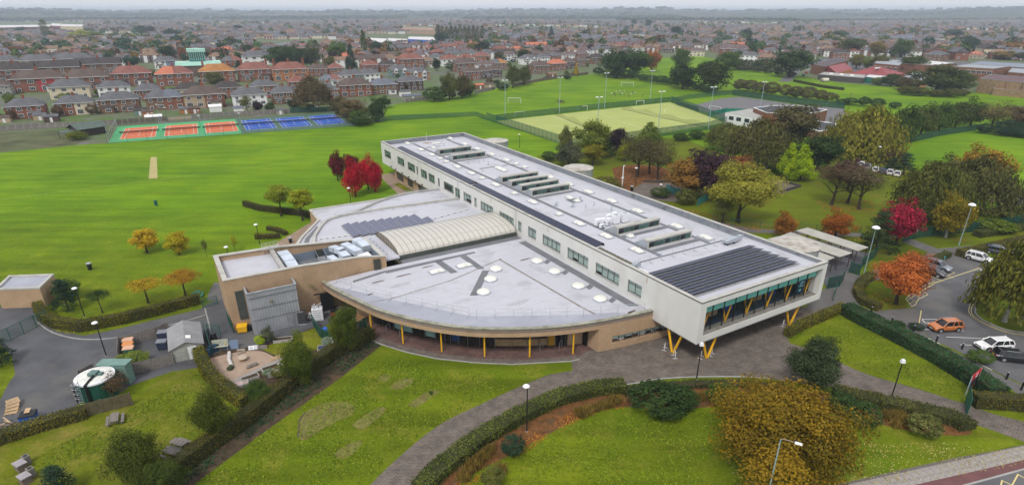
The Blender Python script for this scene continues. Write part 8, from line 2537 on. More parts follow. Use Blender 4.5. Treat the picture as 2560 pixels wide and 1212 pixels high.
def house(x0,x1,yb,wall,roof,label,wall2=None,roof2=None,h=5.1,D=8.2,gable=False,bays=False,ext=None,chims=1,rz=None,yoff=0.0,group='houses near the courts'):
 """house whose near wall foot shows between pixels x0 and x1 on row yb"""
 xm=(x0+x1)/2
 g=P(xm,yb)
 rz=CA if rz is None else rad(rz)
 los=math.atan2(g.x,g.y)
 dl=abs(rz+los)
 app=(x1-x0)*mpp(g)
 W_=max(5.5,(app-0.55*D*math.sin(dl))/max(0.5,math.cos(dl)))
 f_=min(1.4,max(1.0,W_/14.5))
 ctr=g+Vector((-math.sin(rz),math.cos(rz),0))*(D*f_/2)
 HOUSES.append((ctr.x,ctr.y,max(W_,D)/2+2))
 t_=thing('house',label, 'house',ctr,rz,group,(f_,f_,f_))
 W_/=f_
 wm=WALLS[wall]
 if wall2:
  pb('wall',MB().box(-W_/2,-D/2,0,-0.002,D/2,h),wm,t_)
  pb('wall',MB().box(0.002,-D/2,0,W_/2,D/2,h),WALLS[wall2],t_)
 else:
  pb('wall',MB().box(-W_/2,-D/2,0,W_/2,D/2,h),wm,t_)
 rh=2.9
 me=hip_roof(W_,D,h+0.02,rh,gable=gable).mesh('roof',ROOFS[roof])
 fix_normals(me)
 rf=put('roof',me,t_)
 pb('gutter',MB().box(-W_/2-0.5,-D/2-0.54,h-0.10,W_/2+0.5,-D/2-0.44,h+0.04),wframe,rf)
 if roof2:
  r_=max(0.3,W_/2+0.45-(D/2+0.45)*0.92)
  m_=MB().poly([(0,-D/2-0.46,h+0.035),(W_/2+0.46,-D/2-0.46,h+0.035),(r_,0,h+rh+0.05),(0,0,h+rh+0.05)])
  m_.poly([(W_/2+0.46,-D/2-0.46,h+0.035),(W_/2+0.46,D/2+0.46,h+0.035),(r_,0,h+rh+0.05)])
  put('roof_half',m_.mesh('roof_half',ROOFS[roof2]),t_)
 cx=[0.0] if chims==1 else ([-W_*0.36,W_*0.36] if chims==2 else [-W_*0.42,0.0,W_*0.42])
 for x in cx:
  zb=h+rh*(0.75 if abs(x)<1 else 0.3)
  ch=pb('chimney',MB().box(x-0.45,-0.35,zb-1.2,x+0.45,0.35,h+rh+0.95).box(x-0.52,-0.42,h+rh+0.95,x+0.52,0.42,h+rh+1.1),chim,t_)
  for k in (-1,1):pb('pot',MB().tube((x+0.2*k,0,h+rh+1.1),(x+0.2*k,0,h+rh+1.5),0.12,0.1,8),ROOFS['salmon'],ch)
 y=-D/2-0.004
 nwn=4 if W_>10 else 3
 for k in range(nwn):
  x=-W_/2+W_*(k+0.5)/nwn
  put('window',HW[3 if (k % 3==1) else 2],t_,(x,y,3.25))
  put('window',HW[(3 if k % 2 else 4) if R.random()<0.6 else 2],t_,(x,y,0.75 if k % 2 else 0.4))
 for s_ in (-1,1):
  put('window',HW[1],t_,(s_*(W_/2+0.004),-D*0.1,3.3),s_*math.pi/2)
  put('window',HW[2],t_,(s_*(W_/2+0.004),D*0.2,0.9),s_*math.pi/2)
 if bays:
  for x in (-W_*0.22,W_*0.22):
   pb('bay',MB().box(x-1.2,-D/2-0.8,0,x+1.2,-D/2-0.003,4.9),WALLS['white'],t_)
   pb('bay_gable',MB().poly([(x-1.5,-D/2-0.9,4.9),(x+1.5,-D/2-0.9,4.9),(x,-D/2-0.9,6.4)]).poly([(x-1.5,-D/2-0.95,4.9),(x,-D/2-0.95,6.4),(x,0,6.4),(x-1.5,-D/2+1,4.9)],1).poly([(x+1.5,-D/2-0.95,4.9),(x+1.5,-D/2+1,4.9),(x,0,6.4),(x,-D/2-0.95,6.4)],1),[wframe,ROOFS[roof]],t_)
   put('window',HW[3],t_,(x,-D/2-0.81,3.2))
   put('window',HW[4],t_,(x,-D/2-0.81,0.6))
 if ext is None:ext=R.choice([None,None, 'l', 'r', 'lr'])
 for s_ in (ext or ''):
  x=(-0.27 if s_=='l' else 0.27)*W_
  m_=MB().box(x-1.9,-D/2-2.2,0,x+1.9,-D/2-0.003,2.2)
  put('extension',m_.mesh('extension',wm if R.random()<0.8 else WALLS['white']),t_)
  pb('lean_to_roof',MB().hexa([(x-2.1,-D/2-2.4,2.3),(x+2.1,-D/2-2.4,2.3),(x+2.1,-D/2-0.07,2.95),(x-2.1,-D/2-0.07,2.95)],[(x-2.1,-D/2-2.4,2.4),(x+2.1,-D/2-2.4,2.4),(x+2.1,-D/2-0.07,3.05),(x-2.1,-D/2-0.07,3.05)]),ROOFS[R.choice(['grey', 'brown', 'dark'])],t_)
  put('window',HW[3],t_,(x,-D/2-2.21,0.7))
 return t_
ORD=['first', 'second', 'third', 'fourth', 'fifth', 'sixth', 'seventh', 'eighth', 'ninth', 'tenth', 'eleventh', 'twelfth', 'thirteenth', 'fourteenth', 'fifteenth', 'sixteenth', 'seventeenth', 'eighteenth', 'nineteenth', 'twentieth']
WN={'red': 'red brick', 'brown': 'brown brick', 'dark': 'dark brick', 'white': 'white walled', 'cream': 'cream walled', 'beige': 'beige walled', 'grey': 'grey pebbledashed', 'paintred': 'red painted', 'green': 'pale green walled', 'orange': 'orange brick', 'blue': 'blue walled'}
ROWS=[
 ('row backing the courts',[
  (26,110,297, 'red', 'grey',{}),(150,234,288, 'red', 'grey',dict(wall2='cream')),(258,347,281, 'brown', 'grey',{}),(375,459,274, 'brown', 'grey',dict(wall2='red',roof2='blue')),(470,562,270, 'beige', 'brown',dict(wall2='red')),(588,668,266, 'white', 'grey',{}),(684,746,259, 'brown', 'grey',dict(ext='l')),(806,850,250, 'orange', 'grey',{}),(852,934,242, 'red', 'brown',{}),(930,997,236, 'brown', 'blue',{}),(996,1062,227, 'dark', 'grey',{}),(1156,1206,200, 'red', 'brown',{}),(1197,1228,197, 'dark', 'brown',{}),(1222,1258,194, 'dark', 'brown',{}),(1328,1380,184, 'brown', 'brown',{}),(1374,1420,177, 'red', 'salmon',{}),(1410,1440,172, 'dark', 'brown',{}),(1438,1476,167, 'brown', 'brown',{}),(1474,1514,160, 'brown', 'dark',{})]),
 ('second row behind the courts',[
  (136,222,248, 'cream', 'grey',{}),(254,324,243, 'white', 'grey',{}),(345,406,252, 'red', 'grey',dict(ext='')),(446,514,249, 'cream', 'dark',dict(ext='')),(543,606,245, 'red', 'dark',{}),(632,697,240, 'beige', 'grey',dict(wall2='red')),(726,772,228, 'red', 'red',{}),(803,860,214, 'white', 'blue',dict(roof2='red',h=3.2)),(852,912,209, 'white', 'grey',dict(wall2='green')),(900,953,206, 'white', 'grey',{}),(976,1027,194, 'green', 'grey',dict(bays=True)),(1023,1078,201, 'orange', 'grey',dict(bays=True)),(1138,1198,180, 'brown', 'brown',{}),(1192,1238,180, 'white', 'mauve',{}),(1228,1272,176, 'brown', 'grey',dict(roof2='orange')),(1304,1348,162, 'white', 'grey',dict(bays=True)),(1345,1378,158, 'white', 'grey',{}),(1376,1406,154, 'red', 'grey',{}),(1405,1440,152, 'white', 'mauve',{}),(1440,1474,149, 'red', 'mauve',{})]),
 ('third row behind the courts',[
  (46,156,230, 'red', 'brown',dict(wall2='paintred',chims=1)),(174,270,226, 'red', 'brown',dict(chims=1)),(290,378,215, 'red', 'red',dict(chims=1)),(400,482,215, 'red', 'salmon',dict(roof2='red',chims=1)),(508,588,208, 'red', 'orange',dict(chims=2)),(602,684,203, 'red', 'red',dict(chims=2)),(688,772,202, 'orange', 'red',dict(chims=3)),(774,822,192, 'red', 'brown',{}),(824,862,189, 'red', 'red',{}),(906,950,181, 'red', 'red',dict(chims=2)),(951,996,180, 'red', 'dark',{}),(998,1064,172, 'red', 'red',{}),(1053,1090,169, 'beige', 'tan',{}),(1104,1153,166, 'white', 'red',{}),(1150,1190,161, 'white', 'red',{}),(1187,1228,156, 'orange', 'red',{}),(1258,1296,152, 'white', 'mauve',{}),(1327,1362,148, 'red', 'brown',{}),(1360,1390,146, 'red', 'brown',{}),(-40,26,240, 'grey', 'brown',{})]),
]
for rn,lst in ROWS:
 for i,(x0,x1,yb,wl,rf,ex) in enumerate(lst):
  lab='%s %s roofed house, %s from left in the %s' % (WN[wl],rf,ORD[i],rn)
  house(x0,x1,yb,wl,rf,lab,**ex)
# terraces and small houses seen singly further left
for (x0,x1,yb,wl,rf,ex,lab) in [(0,82,205, 'red', 'dark',dict(gable=True,D=7), 'long dark roofed terrace with white gables at the left edge'),(96,196,197, 'brown', 'dark',dict(gable=True,D=7), 'long dark roofed terrace left of the church, nearer part'),(205,300,187, 'brown', 'dark',dict(gable=True,D=7), 'long dark roofed terrace left of the church, further part'),(-20,48,178, 'brown', 'grey',dict(), 'grey roofed terrace behind the white gabled one'),(62,134,176, 'cream', 'grey',dict(), 'cream and grey roofed terrace at the far left'),(138,230,172, 'red', 'grey',dict(), 'brick terrace with grey roof right of the cream one'),(392,444,172, 'white', 'grey',dict(wall2='blue'), 'white and blue pair left of the church'),(560,606,168, 'red', 'grey',dict(roof2='red'), 'brick pair with half red roof right of the church'),(612,684,163, 'white', 'grey',dict(), 'long white grey roofed house right of the church'),(286,336,168, 'white', 'grey',dict(), 'small white house left of the big dark tree'),(1800,1872,142, 'red', 'mauve',dict(rz=-10), 'bright red brick house behind the far right hedge'),(1722,1760,142, 'cream', 'mauve',dict(rz=-10), 'cream house with mauve roof behind the oaks'),(2006,2040,142, 'red', 'mauve',dict(rz=-28,bays=True), 'first red brick bayed house left of the brown school hall'),(2036,2068,134, 'red', 'mauve',dict(rz=-28,bays=True), 'second red brick bayed house left of the brown school hall'),(2080,2122,148, 'red', 'dark',dict(rz=-5), 'dark roofed house right behind the brown school hall'),(2104,2152,136, 'red', 'brown',dict(rz=-30), 'brick terrace beyond the round trees, left'),(2200,2242,134, 'red', 'mauve',dict(rz=-30), 'brick terrace beyond the round trees, right'),(2306,2352,152, 'brown', 'grey',dict(rz=-60,D=12), 'tall brown gabled house with grey roof behind the white roofed wing'),(2384,2424,150, 'red', 'grey',dict(gable=True,rz=80), 'small gabled brick house with white verge on the right'),(2456,2500,140, 'cream', 'dark',dict(gable=True,rz=70), 'cream gabled house beside the orange trees'),(2432,2482,116, 'red', 'grey',dict(rz=-10), 'red brick terrace with grey hips on the right'),(2374,2402,120, 'orange', 'blue',dict(rz=-10), 'orange brick house with blue roof by the big conifer')]:
 house(x0,x1,yb,wl,rf,lab,**ex)
# sheds and garages in the back gardens
for i,(x,y,w_,d_,h_,wl,rf,lab) in enumerate([(14,306,4,3,2.2, 'beige', 'brown', 'small pitched shed at the far left behind the grey fence'),(104,300,4.5,3.5,2.3, 'beige', 'grey', 'beige shed with hipped roof behind the grey fence'),(132,304,5.0,3.5,2.4, 'dark', 'grey', 'dark open car port between the first two houses'),(372,292,4,3.5,2.5, 'orange', 'brown', 'orange wooden shed behind the red courts'),(352,288,4,3.5,2.5, 'green', 'dark', 'dark green shed left of the orange one'),(386,301,6,2,1.8, 'cream', 'tan', 'low white roofed shed at the first red court fence'),(466,284,5,3,2.3, 'orange', 'grey', 'flat roofed timber room behind the middle red court'),(488,283,4.5,3.5,2.5, 'red', 'brown', 'red brick outhouse beside the timber room'),(598,282,4,3.5,2.4, 'white', 'blue', 'pale blue shed behind the last red court'),(701,285,3,2.5,2.0, 'grey', 'grey', 'tiny grey shed at the blue court fence'),(1013,240,5.5,3.5,2.6, 'white', 'grey', 'white garden house with ridge roof at the field edge'),(1030,250,9,4,2.4, 'grey', 'blue', 'long low grey garage at the field edge'),(1198,222,5,4,2.4, 'brown', 'salmon', 'salmon roofed shed at the field edge'),(1222,219,5,3.5,2.2, 'beige', 'brown', 'brown roofed shed right of the salmon one'),(1378,193,6,4,2.4, 'brown', 'tan', 'tan roofed shed behind the far field fence'),(540,279,5,4,2.6, 'white', 'grey', 'white conservatory with pale roof at the beige house')]):
 g=P(x,y)
 t_=thing('shed',lab, 'shed',g,CA, 'garden sheds')
 pb('wall',MB().box(-w_/2,-d_/2,0,w_/2,d_/2,h_-0.3),WALLS[wl],t_)
 me=hip_roof(w_,d_,h_-0.28,0.9,0.2,gable=True).mesh('roof',ROOFS[rf] if 'conserv' not in lab and 'white roofed' not in lab else wframe)
 fix_normals(me)
 put('roof',me,t_)
 pb('door',MB().box(-0.45,-d_/2-0.03,0,0.45,-d_/2-0.003,1.8),wframe,t_)
# trees beyond the grounds
def blk(q):return [P(*p) for p in q]
TOWN_TREES=[
 (786,278,190,78, 'willow',((0.040,0.034,0.014),(0.105,0.080,0.036)), 'brown willow behind the blue courts'),(852,292,236,60, 'round',((0.028,0.028,0.010),(0.07,0.06,0.02)), 'dark brown tree left of the field corner clump'),(884,306,238,76, 'round',((0.046,0.038,0.016),(0.115,0.088,0.036)), 'brown rounded tree in the field corner clump'),(900,316,272,52, 'bush',MG, 'green bush in front of the field corner clump'),(944,306,242,48, 'oval',DG, 'dark green tree right of the field corner clump'),(962,270,238,40, 'round',DG, 'dark round tree at the end of the long garden fence'),
 (620,288,232,34, 'sparse',OL, 'thin olive birch in front of the white house'),(646,282,250,30, 'round',PUR, 'dark plum bush behind the blue court fence'),(676,278,256,26, 'bush',DG, 'dark bush behind the weathered fence'),(736,276,246,30, 'round',BG, 'blue green bush left of the brown willow'),(765,274,258,40, 'bush',MG, 'green bush at the foot of the brown willow'),
 (1086,254,214,58, 'bush',MG, 'light green bush at the field edge clump, left'),(1124,250,177,48, 'oval',OL, 'tall olive tree in the field edge clump, left'),(1156,246,182,44, 'oval',((0.036,0.034,0.008),(0.10,0.085,0.022)), 'tall olive tree in the field edge clump, right'),(1176,240,196,32, 'round',OL, 'smaller olive tree right of the field edge clump'),(1282,220,158,36, 'oval',OL, 'left one of the olive pair at the far field fence'),(1310,214,160,38, 'oval',OL, 'right one of the olive pair at the far field fence'),(1440,190,156,14, 'cone',YO, 'narrow bright yellow tree at the far field fence'),(1416,192,176,12, 'bush',MG, 'small round bush at the far field fence'),(1256,226,205,34, 'bush',DG, 'dark bush at the fence between the field clumps'),
 (1540,196,118,96, 'round',DG, 'broad oak at the left of the far field hedge'),(1585,192,116,96, 'round',MG, 'second broad oak along the far field hedge'),(1628,180,120,50, 'round',RU, 'rusty tree behind the oaks'),(1702,176,113,48, 'round',MG, 'rounded tree behind the field hedge gap'),(1706,224,152,80, 'round',DG, 'dark oak left of the largest one'),(1780,230,140,96, 'round',((0.014,0.028,0.006),(0.045,0.062,0.014)), 'largest dark oak above the hard court'),(1822,176,122,58, 'round',MG, 'tree right behind the largest oak'),(1972,194,112,104, 'round',((0.014,0.030,0.010),(0.045,0.070,0.022)), 'big dark green tree left of the neighbouring school'),(1912,176,145,60, 'bush',DG, 'dark thicket left of the big dark tree'),(1868,172,148,56, 'bush',((0.018,0.022,0.012),(0.05,0.05,0.026)), 'dark thicket right of the largest oak'),(1930,134,108,34, 'round',RU, 'rust brown tree among the houses behind the oaks'),
 (700,172,106,68, 'round',DG, 'left one of the big dark trees above the third house row'),(742,172,107,74, 'round',DG, 'middle one of the big dark trees above the third house row'),(778,168,112,66, 'round',((0.022,0.034,0.010),(0.065,0.075,0.020)), 'right one of the big dark trees above the third house row'),(660,160,122,30, 'oval',BG, 'dark conifer left of the big dark trees'),(848,156,98,52, 'round',MG, 'rounded mid green tree right of the big dark trees'),(880,178,108,34, 'cone',BG, 'tall dark conifer above the third house row'),(832,168,138,46, 'round',OL, 'olive tree left of the tall dark conifer'),(836,176,152,22, 'cone',MG, 'small bright conifer in a garden'),(912,150,74,24, 'column',MG, 'tall slim poplar before the white roofed halls'),(944,140,98,34, 'oval',BG, 'dark evergreen right of the slim poplar'),(948,160,132,22, 'round',YO, 'small golden round tree among the houses'),(858,160,140,20, 'oval',OR, 'orange bush tree beside the tall conifer'),(1106,110,78,38, 'round',BG, 'dark round evergreen left of the poplar row'),
 (1208,142,100,40, 'oval',BG, 'dark conifer tree above the red roofed houses'),(1160,132,112,30, 'round',OL, 'olive tree left of the dark conifer tree'),(1308,158,118,40, 'round',DG, 'dark round tree between house rows in the middle'),(1250,160,126,30, 'oval',((0.03,0.036,0.014),(0.08,0.075,0.03)), 'olive oval tree near the middle houses'),(1092,178,142,22, 'oval',DG, 'dark oval tree between the red roofed houses'),(1130,178,152,34, 'bush',MG, 'green bush tree before the white red roofed house'),(510,205,170,20, 'round',DG, 'round dark tree before the church wall'),(540,218,175,48, 'round',((0.045,0.055,0.012),(0.115,0.115,0.03)), 'big olive tree in front of the orange roofed house'),(1378,100,64,20, 'cone',BG, 'dark spire conifer in the middle distance, left'),
 (334,170,136,46, 'round',BG, 'large dark round tree left of the church'),(420,150,108,46, 'round',DG, 'dark tree behind the church, left'),(456,142,114,24, 'oval',OL, 'yellowing tree behind the church'),(312,122,90,40, 'round',BG, 'dark evergreen dome in the left town'),(342,142,114,28, 'cone',DG, 'pointed dark tree left of the evergreen dome'),(270,165,148,52, 'bush',OL, 'olive bush tree over the terrace at the left'),(225,145,118,54, 'round',((0.03,0.042,0.012),(0.085,0.095,0.03)), 'mid green tree in the left town'),(262,150,122,50, 'bush',DG, 'dark thicket in the left town'),(102,142,110,36, 'round',BG, 'dark blue green tree at the left'),(44,142,112,40, 'round',RU, 'rusty tree at the left'),(70,140,115,30, 'round',DG, 'dark tree beside the rusty one at the left'),(116,92,48,26, 'column',OL, 'tall olive poplar in front of the far cream block'),(128,100,78,34, 'round',BG, 'dark tree right of the tall olive poplar'),(55,84,66,30, 'round',BG, 'dark tree before the far brown block'),(205,98,74,54, 'round',YG, 'yellow green trees below the far cream block, left'),(238,100,76,34, 'round',LG, 'yellow green trees below the far cream block, right'),(355,88,60,30, 'round',BG, 'dark round far tree, left of two'),(378,88,62,22, 'round',BG, 'dark round far tree, right of two'),(432,96,70,46, 'round',BG, 'broad dark far tree in the left town'),(596,80,60,24, 'round',BG, 'dark far tree above the pale far houses'),(620,140,108,36, 'round',DG, 'dark tree left of the grey far school'),(598,172,150,24, 'cone',DG, 'dark conifer by the brick pair'),(570,158,146,16, 'cone',MG, 'small bright conifer by the brick pair'),(555,130,102,26, 'oval',DG, 'dark oval tree in the town above the church'),
 (2120,142,88,64, 'round',((0.026,0.042,0.010),(0.075,0.09,0.024)), 'broad green tree beyond the brown school hall'),(2190,146,96,44, 'round',((0.05,0.045,0.012),(0.13,0.10,0.026)), 'golden brown tree beyond the school trees'),(2252,144,90,48, 'round',MG, 'mid green tree beyond the school, by the street'),(2140,172,130,40, 'round',((0.05,0.05,0.01),(0.13,0.115,0.022)), 'left one of two round golden trees in the school court'),(2168,176,140,30, 'round',LG, 'right small one of the round trees in the school court'),(2198,178,134,46, 'round',((0.04,0.042,0.012),(0.11,0.095,0.024)), 'olive tree in the school court, right'),(2274,184,132,64, 'round',((0.026,0.046,0.008),(0.085,0.10,0.018)), 'broad bright green tree behind the school trees'),(2336,236,154,130, 'round',((0.018,0.030,0.008),(0.058,0.070,0.018)), 'very broad dark tree at the edge of the right far field'),(2396,232,178,70, 'bush',((0.02,0.032,0.008),(0.07,0.08,0.02)), 'green thicket right of the very broad dark tree'),(2264,226,190,56, 'bush',((0.03,0.03,0.012),(0.08,0.07,0.03)), 'brown thicket left of the very broad dark tree'),(2226,216,182,50, 'bush',DG, 'dark bush beside the teal glazed corner'),(2195,214,192,36, 'bush',OL, 'olive bush beside the teal glazed corner'),(2420,134,90,40, 'oval',BG, 'large dark conifer in the right town'),(2376,148,110,44, 'round',((0.05,0.06,0.016),(0.13,0.13,0.04)), 'pale olive tree left of the large dark conifer'),(2338,150,118,44, 'round',RU, 'rust brown tree in front of the brown gabled house'),(2440,146,130,30, 'round',YO, 'golden bush tree right of the gabled brick house'),(2520,130,104,46, 'round',((0.12,0.065,0.01),(0.30,0.16,0.02)), 'large orange tree at the right edge, upper'),(2510,150,125,60, 'round',((0.07,0.055,0.012),(0.18,0.125,0.028)), 'golden tree at the right edge, lower'),(2556,152,128,40, 'round',OL, 'olive tree at the right edge by the blue roof'),(2560,124,102,30, 'round',RU, 'rust tree cut by the right edge'),(2380,98,70,48, 'round',BG, 'broad dark cedar in the right town'),(2070,110,84,40, 'round',((0.05,0.05,0.01),(0.14,0.11,0.02)), 'golden green tree left of the bayed houses'),(2096,100,74,40, 'round',DG, 'dark tree behind the golden green one'),(1864,104,68,32, 'round',BG, 'dark round evergreen in the right middle town'),(1690,92,62,34, 'round',BG, 'dark evergreen pair in the middle town, right'),(1620,72,46,18, 'round',BG, 'dark far evergreen, right of the middle'),(1584,66,46,16, 'round',BG, 'dark far evergreen, left of the middle'),
]
for bx,by,ty,wp,kd,col,lab in TOWN_TREES:
 tree(bx,by,ty,wp,kd,col[0],col[1],lab,group='trees beyond the school grounds',var=R.randrange(3))
# poplar row
for i in range(11):
 tree(1096+11*i,104-0.2*i,62+(i*7) % 5,17, 'column',(0.032,0.044,0.012),(0.088,0.092,0.030), '%s poplar from the left in the tall far row' % ORD[i],group='row of far poplars')
# scrub along the field boundaries
sc_=0
for (line,n,h,wd,col,where) in [([(1488,188),(1560,196),(1640,208),(1720,222),(1790,236)],14,5.0,8.0,DG, 'the far field below the oaks'),([(1828,172),(1870,178),(1915,184),(1990,196)],8,4.5,7.0,((0.02,0.026,0.012),(0.055,0.058,0.026)), 'the second field behind the largest oak'),([(1845,226),(1880,230),(1930,238),(1985,246),(2040,252),(2078,256)],9,6.0,8.5,BRG, 'the hard court fence'),([(2090,262),(2130,262),(2180,268),(2250,272)],5,4.0,7.0,DG, 'the right far field'),([(2240,236),(2290,240),(2360,244),(2420,240)],6,4.5,7.5,OL, 'the thicket under the very broad tree'),([(2450,332),(2500,340),(2560,345),(2620,350)],5,3.5,6.0,BG, 'the right park field'),([(1075,250),(1110,248),(1150,244),(1185,238)],5,3.5,5.5,MG, 'the far field by the houses'),([(846,286),(866,300),(890,312),(930,310)],4,3.0,5.0,OL, 'the blue courts end'),([(1686,352),(1720,350),(1760,345),(1800,342)],5,2.2,4.0,MG, 'the near pitch fence')]:
 q=blk(line)
 seg=[(a,b) for a,b in zip(q,q[1:])]
 for k in range(n):
  f=(k+0.5)/n*len(seg)
  a,b=seg[min(len(seg)-1,int(f))]
  p=a.lerp(b,f % 1)
  tree_at((p.x+R.uniform(-1,1),p.y+R.uniform(-1,1),0),wd*R.uniform(0.8,1.25),h*R.uniform(0.75,1.3), 'bush',col[0],col[1], 'hedgerow bush, %s from the left along %s' % (ORD[k],where), 'shrub', 'hedgerow bushes along '+where, 'hedge_bush',c0=0.0)
# garden bushes between the nearest houses
for i in range(150):
 x=R.uniform(-20,1480)
 yb=302-0.075*x+R.uniform(-6,4) if i % 3==0 else (264-0.068*x+R.uniform(-14,12) if i % 3==1 else 208-0.04*x+R.uniform(-14,10))
 if x>950 and yb>236-0.06*(x-950):continue
 g=P(x,yb)
 if any((g.x-a)**2+(g.y-b)**2<(r*0.75)**2 for a,b,r in HOUSES):continue
 col=[DG,MG,OL,BR,LG,BG][i % 6]
 tree_at(g,R.uniform(2.5,5.5),R.uniform(1.8,5.5), 'bush',col[0],col[1], '%s bush in the gardens of the nearest house rows' % ['dark green', 'mid green', 'olive', 'brown', 'light green', 'blue green'][i % 6], 'shrub', 'garden bushes of the nearest houses', 'garden_bush',c0=0.0)
# the rest of the town: rows of houses on both sides of its streets
SITE=blk([(-300,470),(-420,170),(240,163),(430,160),(700,160),(900,170),(1050,156),(1230,149),(1500,142),(1540,140),(1600,135),(1760,128),(1840,152),(1990,170),(2030,150),(2110,143),(2260,145),(2400,148),(2560,150),(3200,165),(3600,600),(0,1400)])
def inside(p,poly):
 c=False
 for i in range(len(poly)):
  a,b=poly[i],poly[i-1]
  if (a.y>p.y)!=(b.y>p.y) and p.x<(b.x-a.x)*(p.y-a.y)/(b.y-a.y)+a.x:c=not c
 return c
HOLES=[blk(q) for q in ([(640,125),(845,112),(840,98),(630,100)],[(900,115),(1100,116),(1100,86),(905,86)],[(1090,112),(1215,110),(1215,96),(1090,98)],[(-60,84),(215,78),(215,55),(-60,55)],[(1010,82),(1092,84),(1090,66),(1005,66)],[(1700,66),(1960,67),(1960,58),(1700,58)],[(2240,54),(2560,52),(2560,48),(2240,49)],[(250,108),(375,108),(375,84),(250,84)],[(430,200),(560,195),(560,158),(430,160)])]
cand=[]
rr=random.Random(5)
CW_=1.02
def visible(p,m=30):
 z=depth(p)
 if z<10:return False
 u=p.x/z*FPX+CX
 return-60-m<u<2620+m
for zone,ang in ((0,CA),(1,rad(-24))):
 d_,n_=Vector((math.cos(ang),math.sin(ang),0)),Vector((-math.sin(ang),math.cos(ang),0))
 b=-400.0
 k=0
 while b<3600:
  b+=27 if k % 2 else 36
  k+=1
  a=-2600+rr.uniform(0,15)
  while a<2600:
   a+=rr.choice([15.5,16.5,17.5,19,21,36])
   p=d_*a+n_*(b+rr.uniform(-1.5,1.5))
   if p.y<250 or p.y>2900 or not visible(p):continue
   right=p.x>0.16*p.y+40
   if right!=bool(zone):continue
   if inside(p,SITE) or any(inside(p,h_) for h_ in HOLES):continue
   if math.sin(p.x*0.006+1.1)+math.sin(p.y*0.0045+p.x*0.002)>1.45:continue
   if any((p.x-x)**2+(p.y-y)**2<(r+8)**2 for x,y,r in HOUSES):continue
   cand.append((p.length,p,ang+(math.pi if k % 2 else 0),k))
cand.sort(key=lambda c_:c_[0])
def simple_house(W_,D_,h,gable,bay,seed):
 """one mesh: 0 wall, 1 roof, 2 window frames, 3 glass, 4 chimney, 5 second wall"""
 q=random.Random(seed)
 m_=MB()
 m_.box(-W_/2,-D_/2,0,-0.002,D_/2,h,0)
 m_.box(0.002,-D_/2,0,W_/2,D_/2,h,5)
 r_=hip_roof(W_,D_,h+0.02,2.7,gable=gable,m=1)
 n0=len(m_.v)
 m_.v+=r_.v
 m_.f+=[tuple(i+n0 for i in f) for f in r_.f]
 m_.m+=r_.m
 for x in ([0] if q.random()<0.6 else [-W_*0.38,W_*0.38]):
  m_.box(x-0.45,-0.4,h+0.8,x+0.45,0.4,h+3.8,4)
 for sy in (-1,1):
  for k in range(4):
   x=-W_/2+W_*(k+0.5)/4
   for z0,hh in ((3.2,1.3),(0.7,1.4)):
    y0=sy*(D_/2+0.05)
    m_.box(x-0.8,min(y0,y0-sy*0.05),z0,x+0.8,max(y0,y0-sy*0.05),z0+hh,2)
    yy=y0+sy*0.004
    for u0,u1 in ((-0.68,-0.06),(0.06,0.68)):m_.poly([(x+u0*-sy,yy,z0+0.12),(x+u1*-sy,yy,z0+0.12),(x+u1*-sy,yy,z0+hh-0.12),(x+u0*-sy,yy,z0+hh-0.12)],3)
 if bay:
  for x in (-W_*0.25,W_*0.25):
   for sy in (-1,1):
    m_.box(x-1.2,sy*D_/2+(-0.7 if sy<0 else 0.06),0,x+1.2,sy*D_/2+(-0.06 if sy<0 else 0.7),4.9,2)
 me=m_.mesh('house',[WALLS['red'],ROOFS['brown'],wframe,hglass,chim,WALLS['red']])
 fix_normals(me)
 return me
SH=[simple_house(14,8.2,5.0,False,False,1),simple_house(13,8.0,5.0,False,True,2),simple_house(16,8.0,5.0,True,False,3),simple_house(12.5,8.5,4.9,False,False,4),simple_house(22,7.8,5.0,True,True,5),simple_house(11,9.0,3.0,False,False,6)]
NEARH=max(0,296-len(HOUSES))
wp=['red', 'red', 'brown', 'brown', 'white', 'cream', 'orange', 'white', 'white', 'beige', 'dark']
rp=['brown', 'brown', 'mauve', 'grey', 'grey', 'grey', 'blue', 'red', 'dark', 'tan', 'mauve', 'salmon']
shn={'brown': 'brown', 'mauve': 'mauve brown', 'grey': 'grey', 'red': 'red', 'dark': 'dark', 'tan': 'tan', 'blue': 'blue grey', 'salmon': 'salmon'}
for c_ in cand[:NEARH]:
 p,an=c_[1],c_[2]
 wl,rf=rr.choice(wp),rr.choice(rp)
 w2=wl if rr.random()<0.6 else rr.choice(wp)
 me=SH[rr.choice([0,0,1,1,2,3,3,4,5])]
 o=put('house',me,None,(p.x,p.y,0),an+rr.uniform(-0.03,0.03),rr.uniform(1.02,1.18),[WALLS[wl],ROOFS[rf],wframe,hglass,chim,WALLS[w2]])
 side='left' if p.x<-0.25*p.y else ('right' if p.x>0.25*p.y else 'middle')
 tag(o, '%s house with %s roof, %s part of town' % (WN[wl],shn[rf],side), 'house', 'town houses, %s, %s with %s roof' % (side,wl,rf))
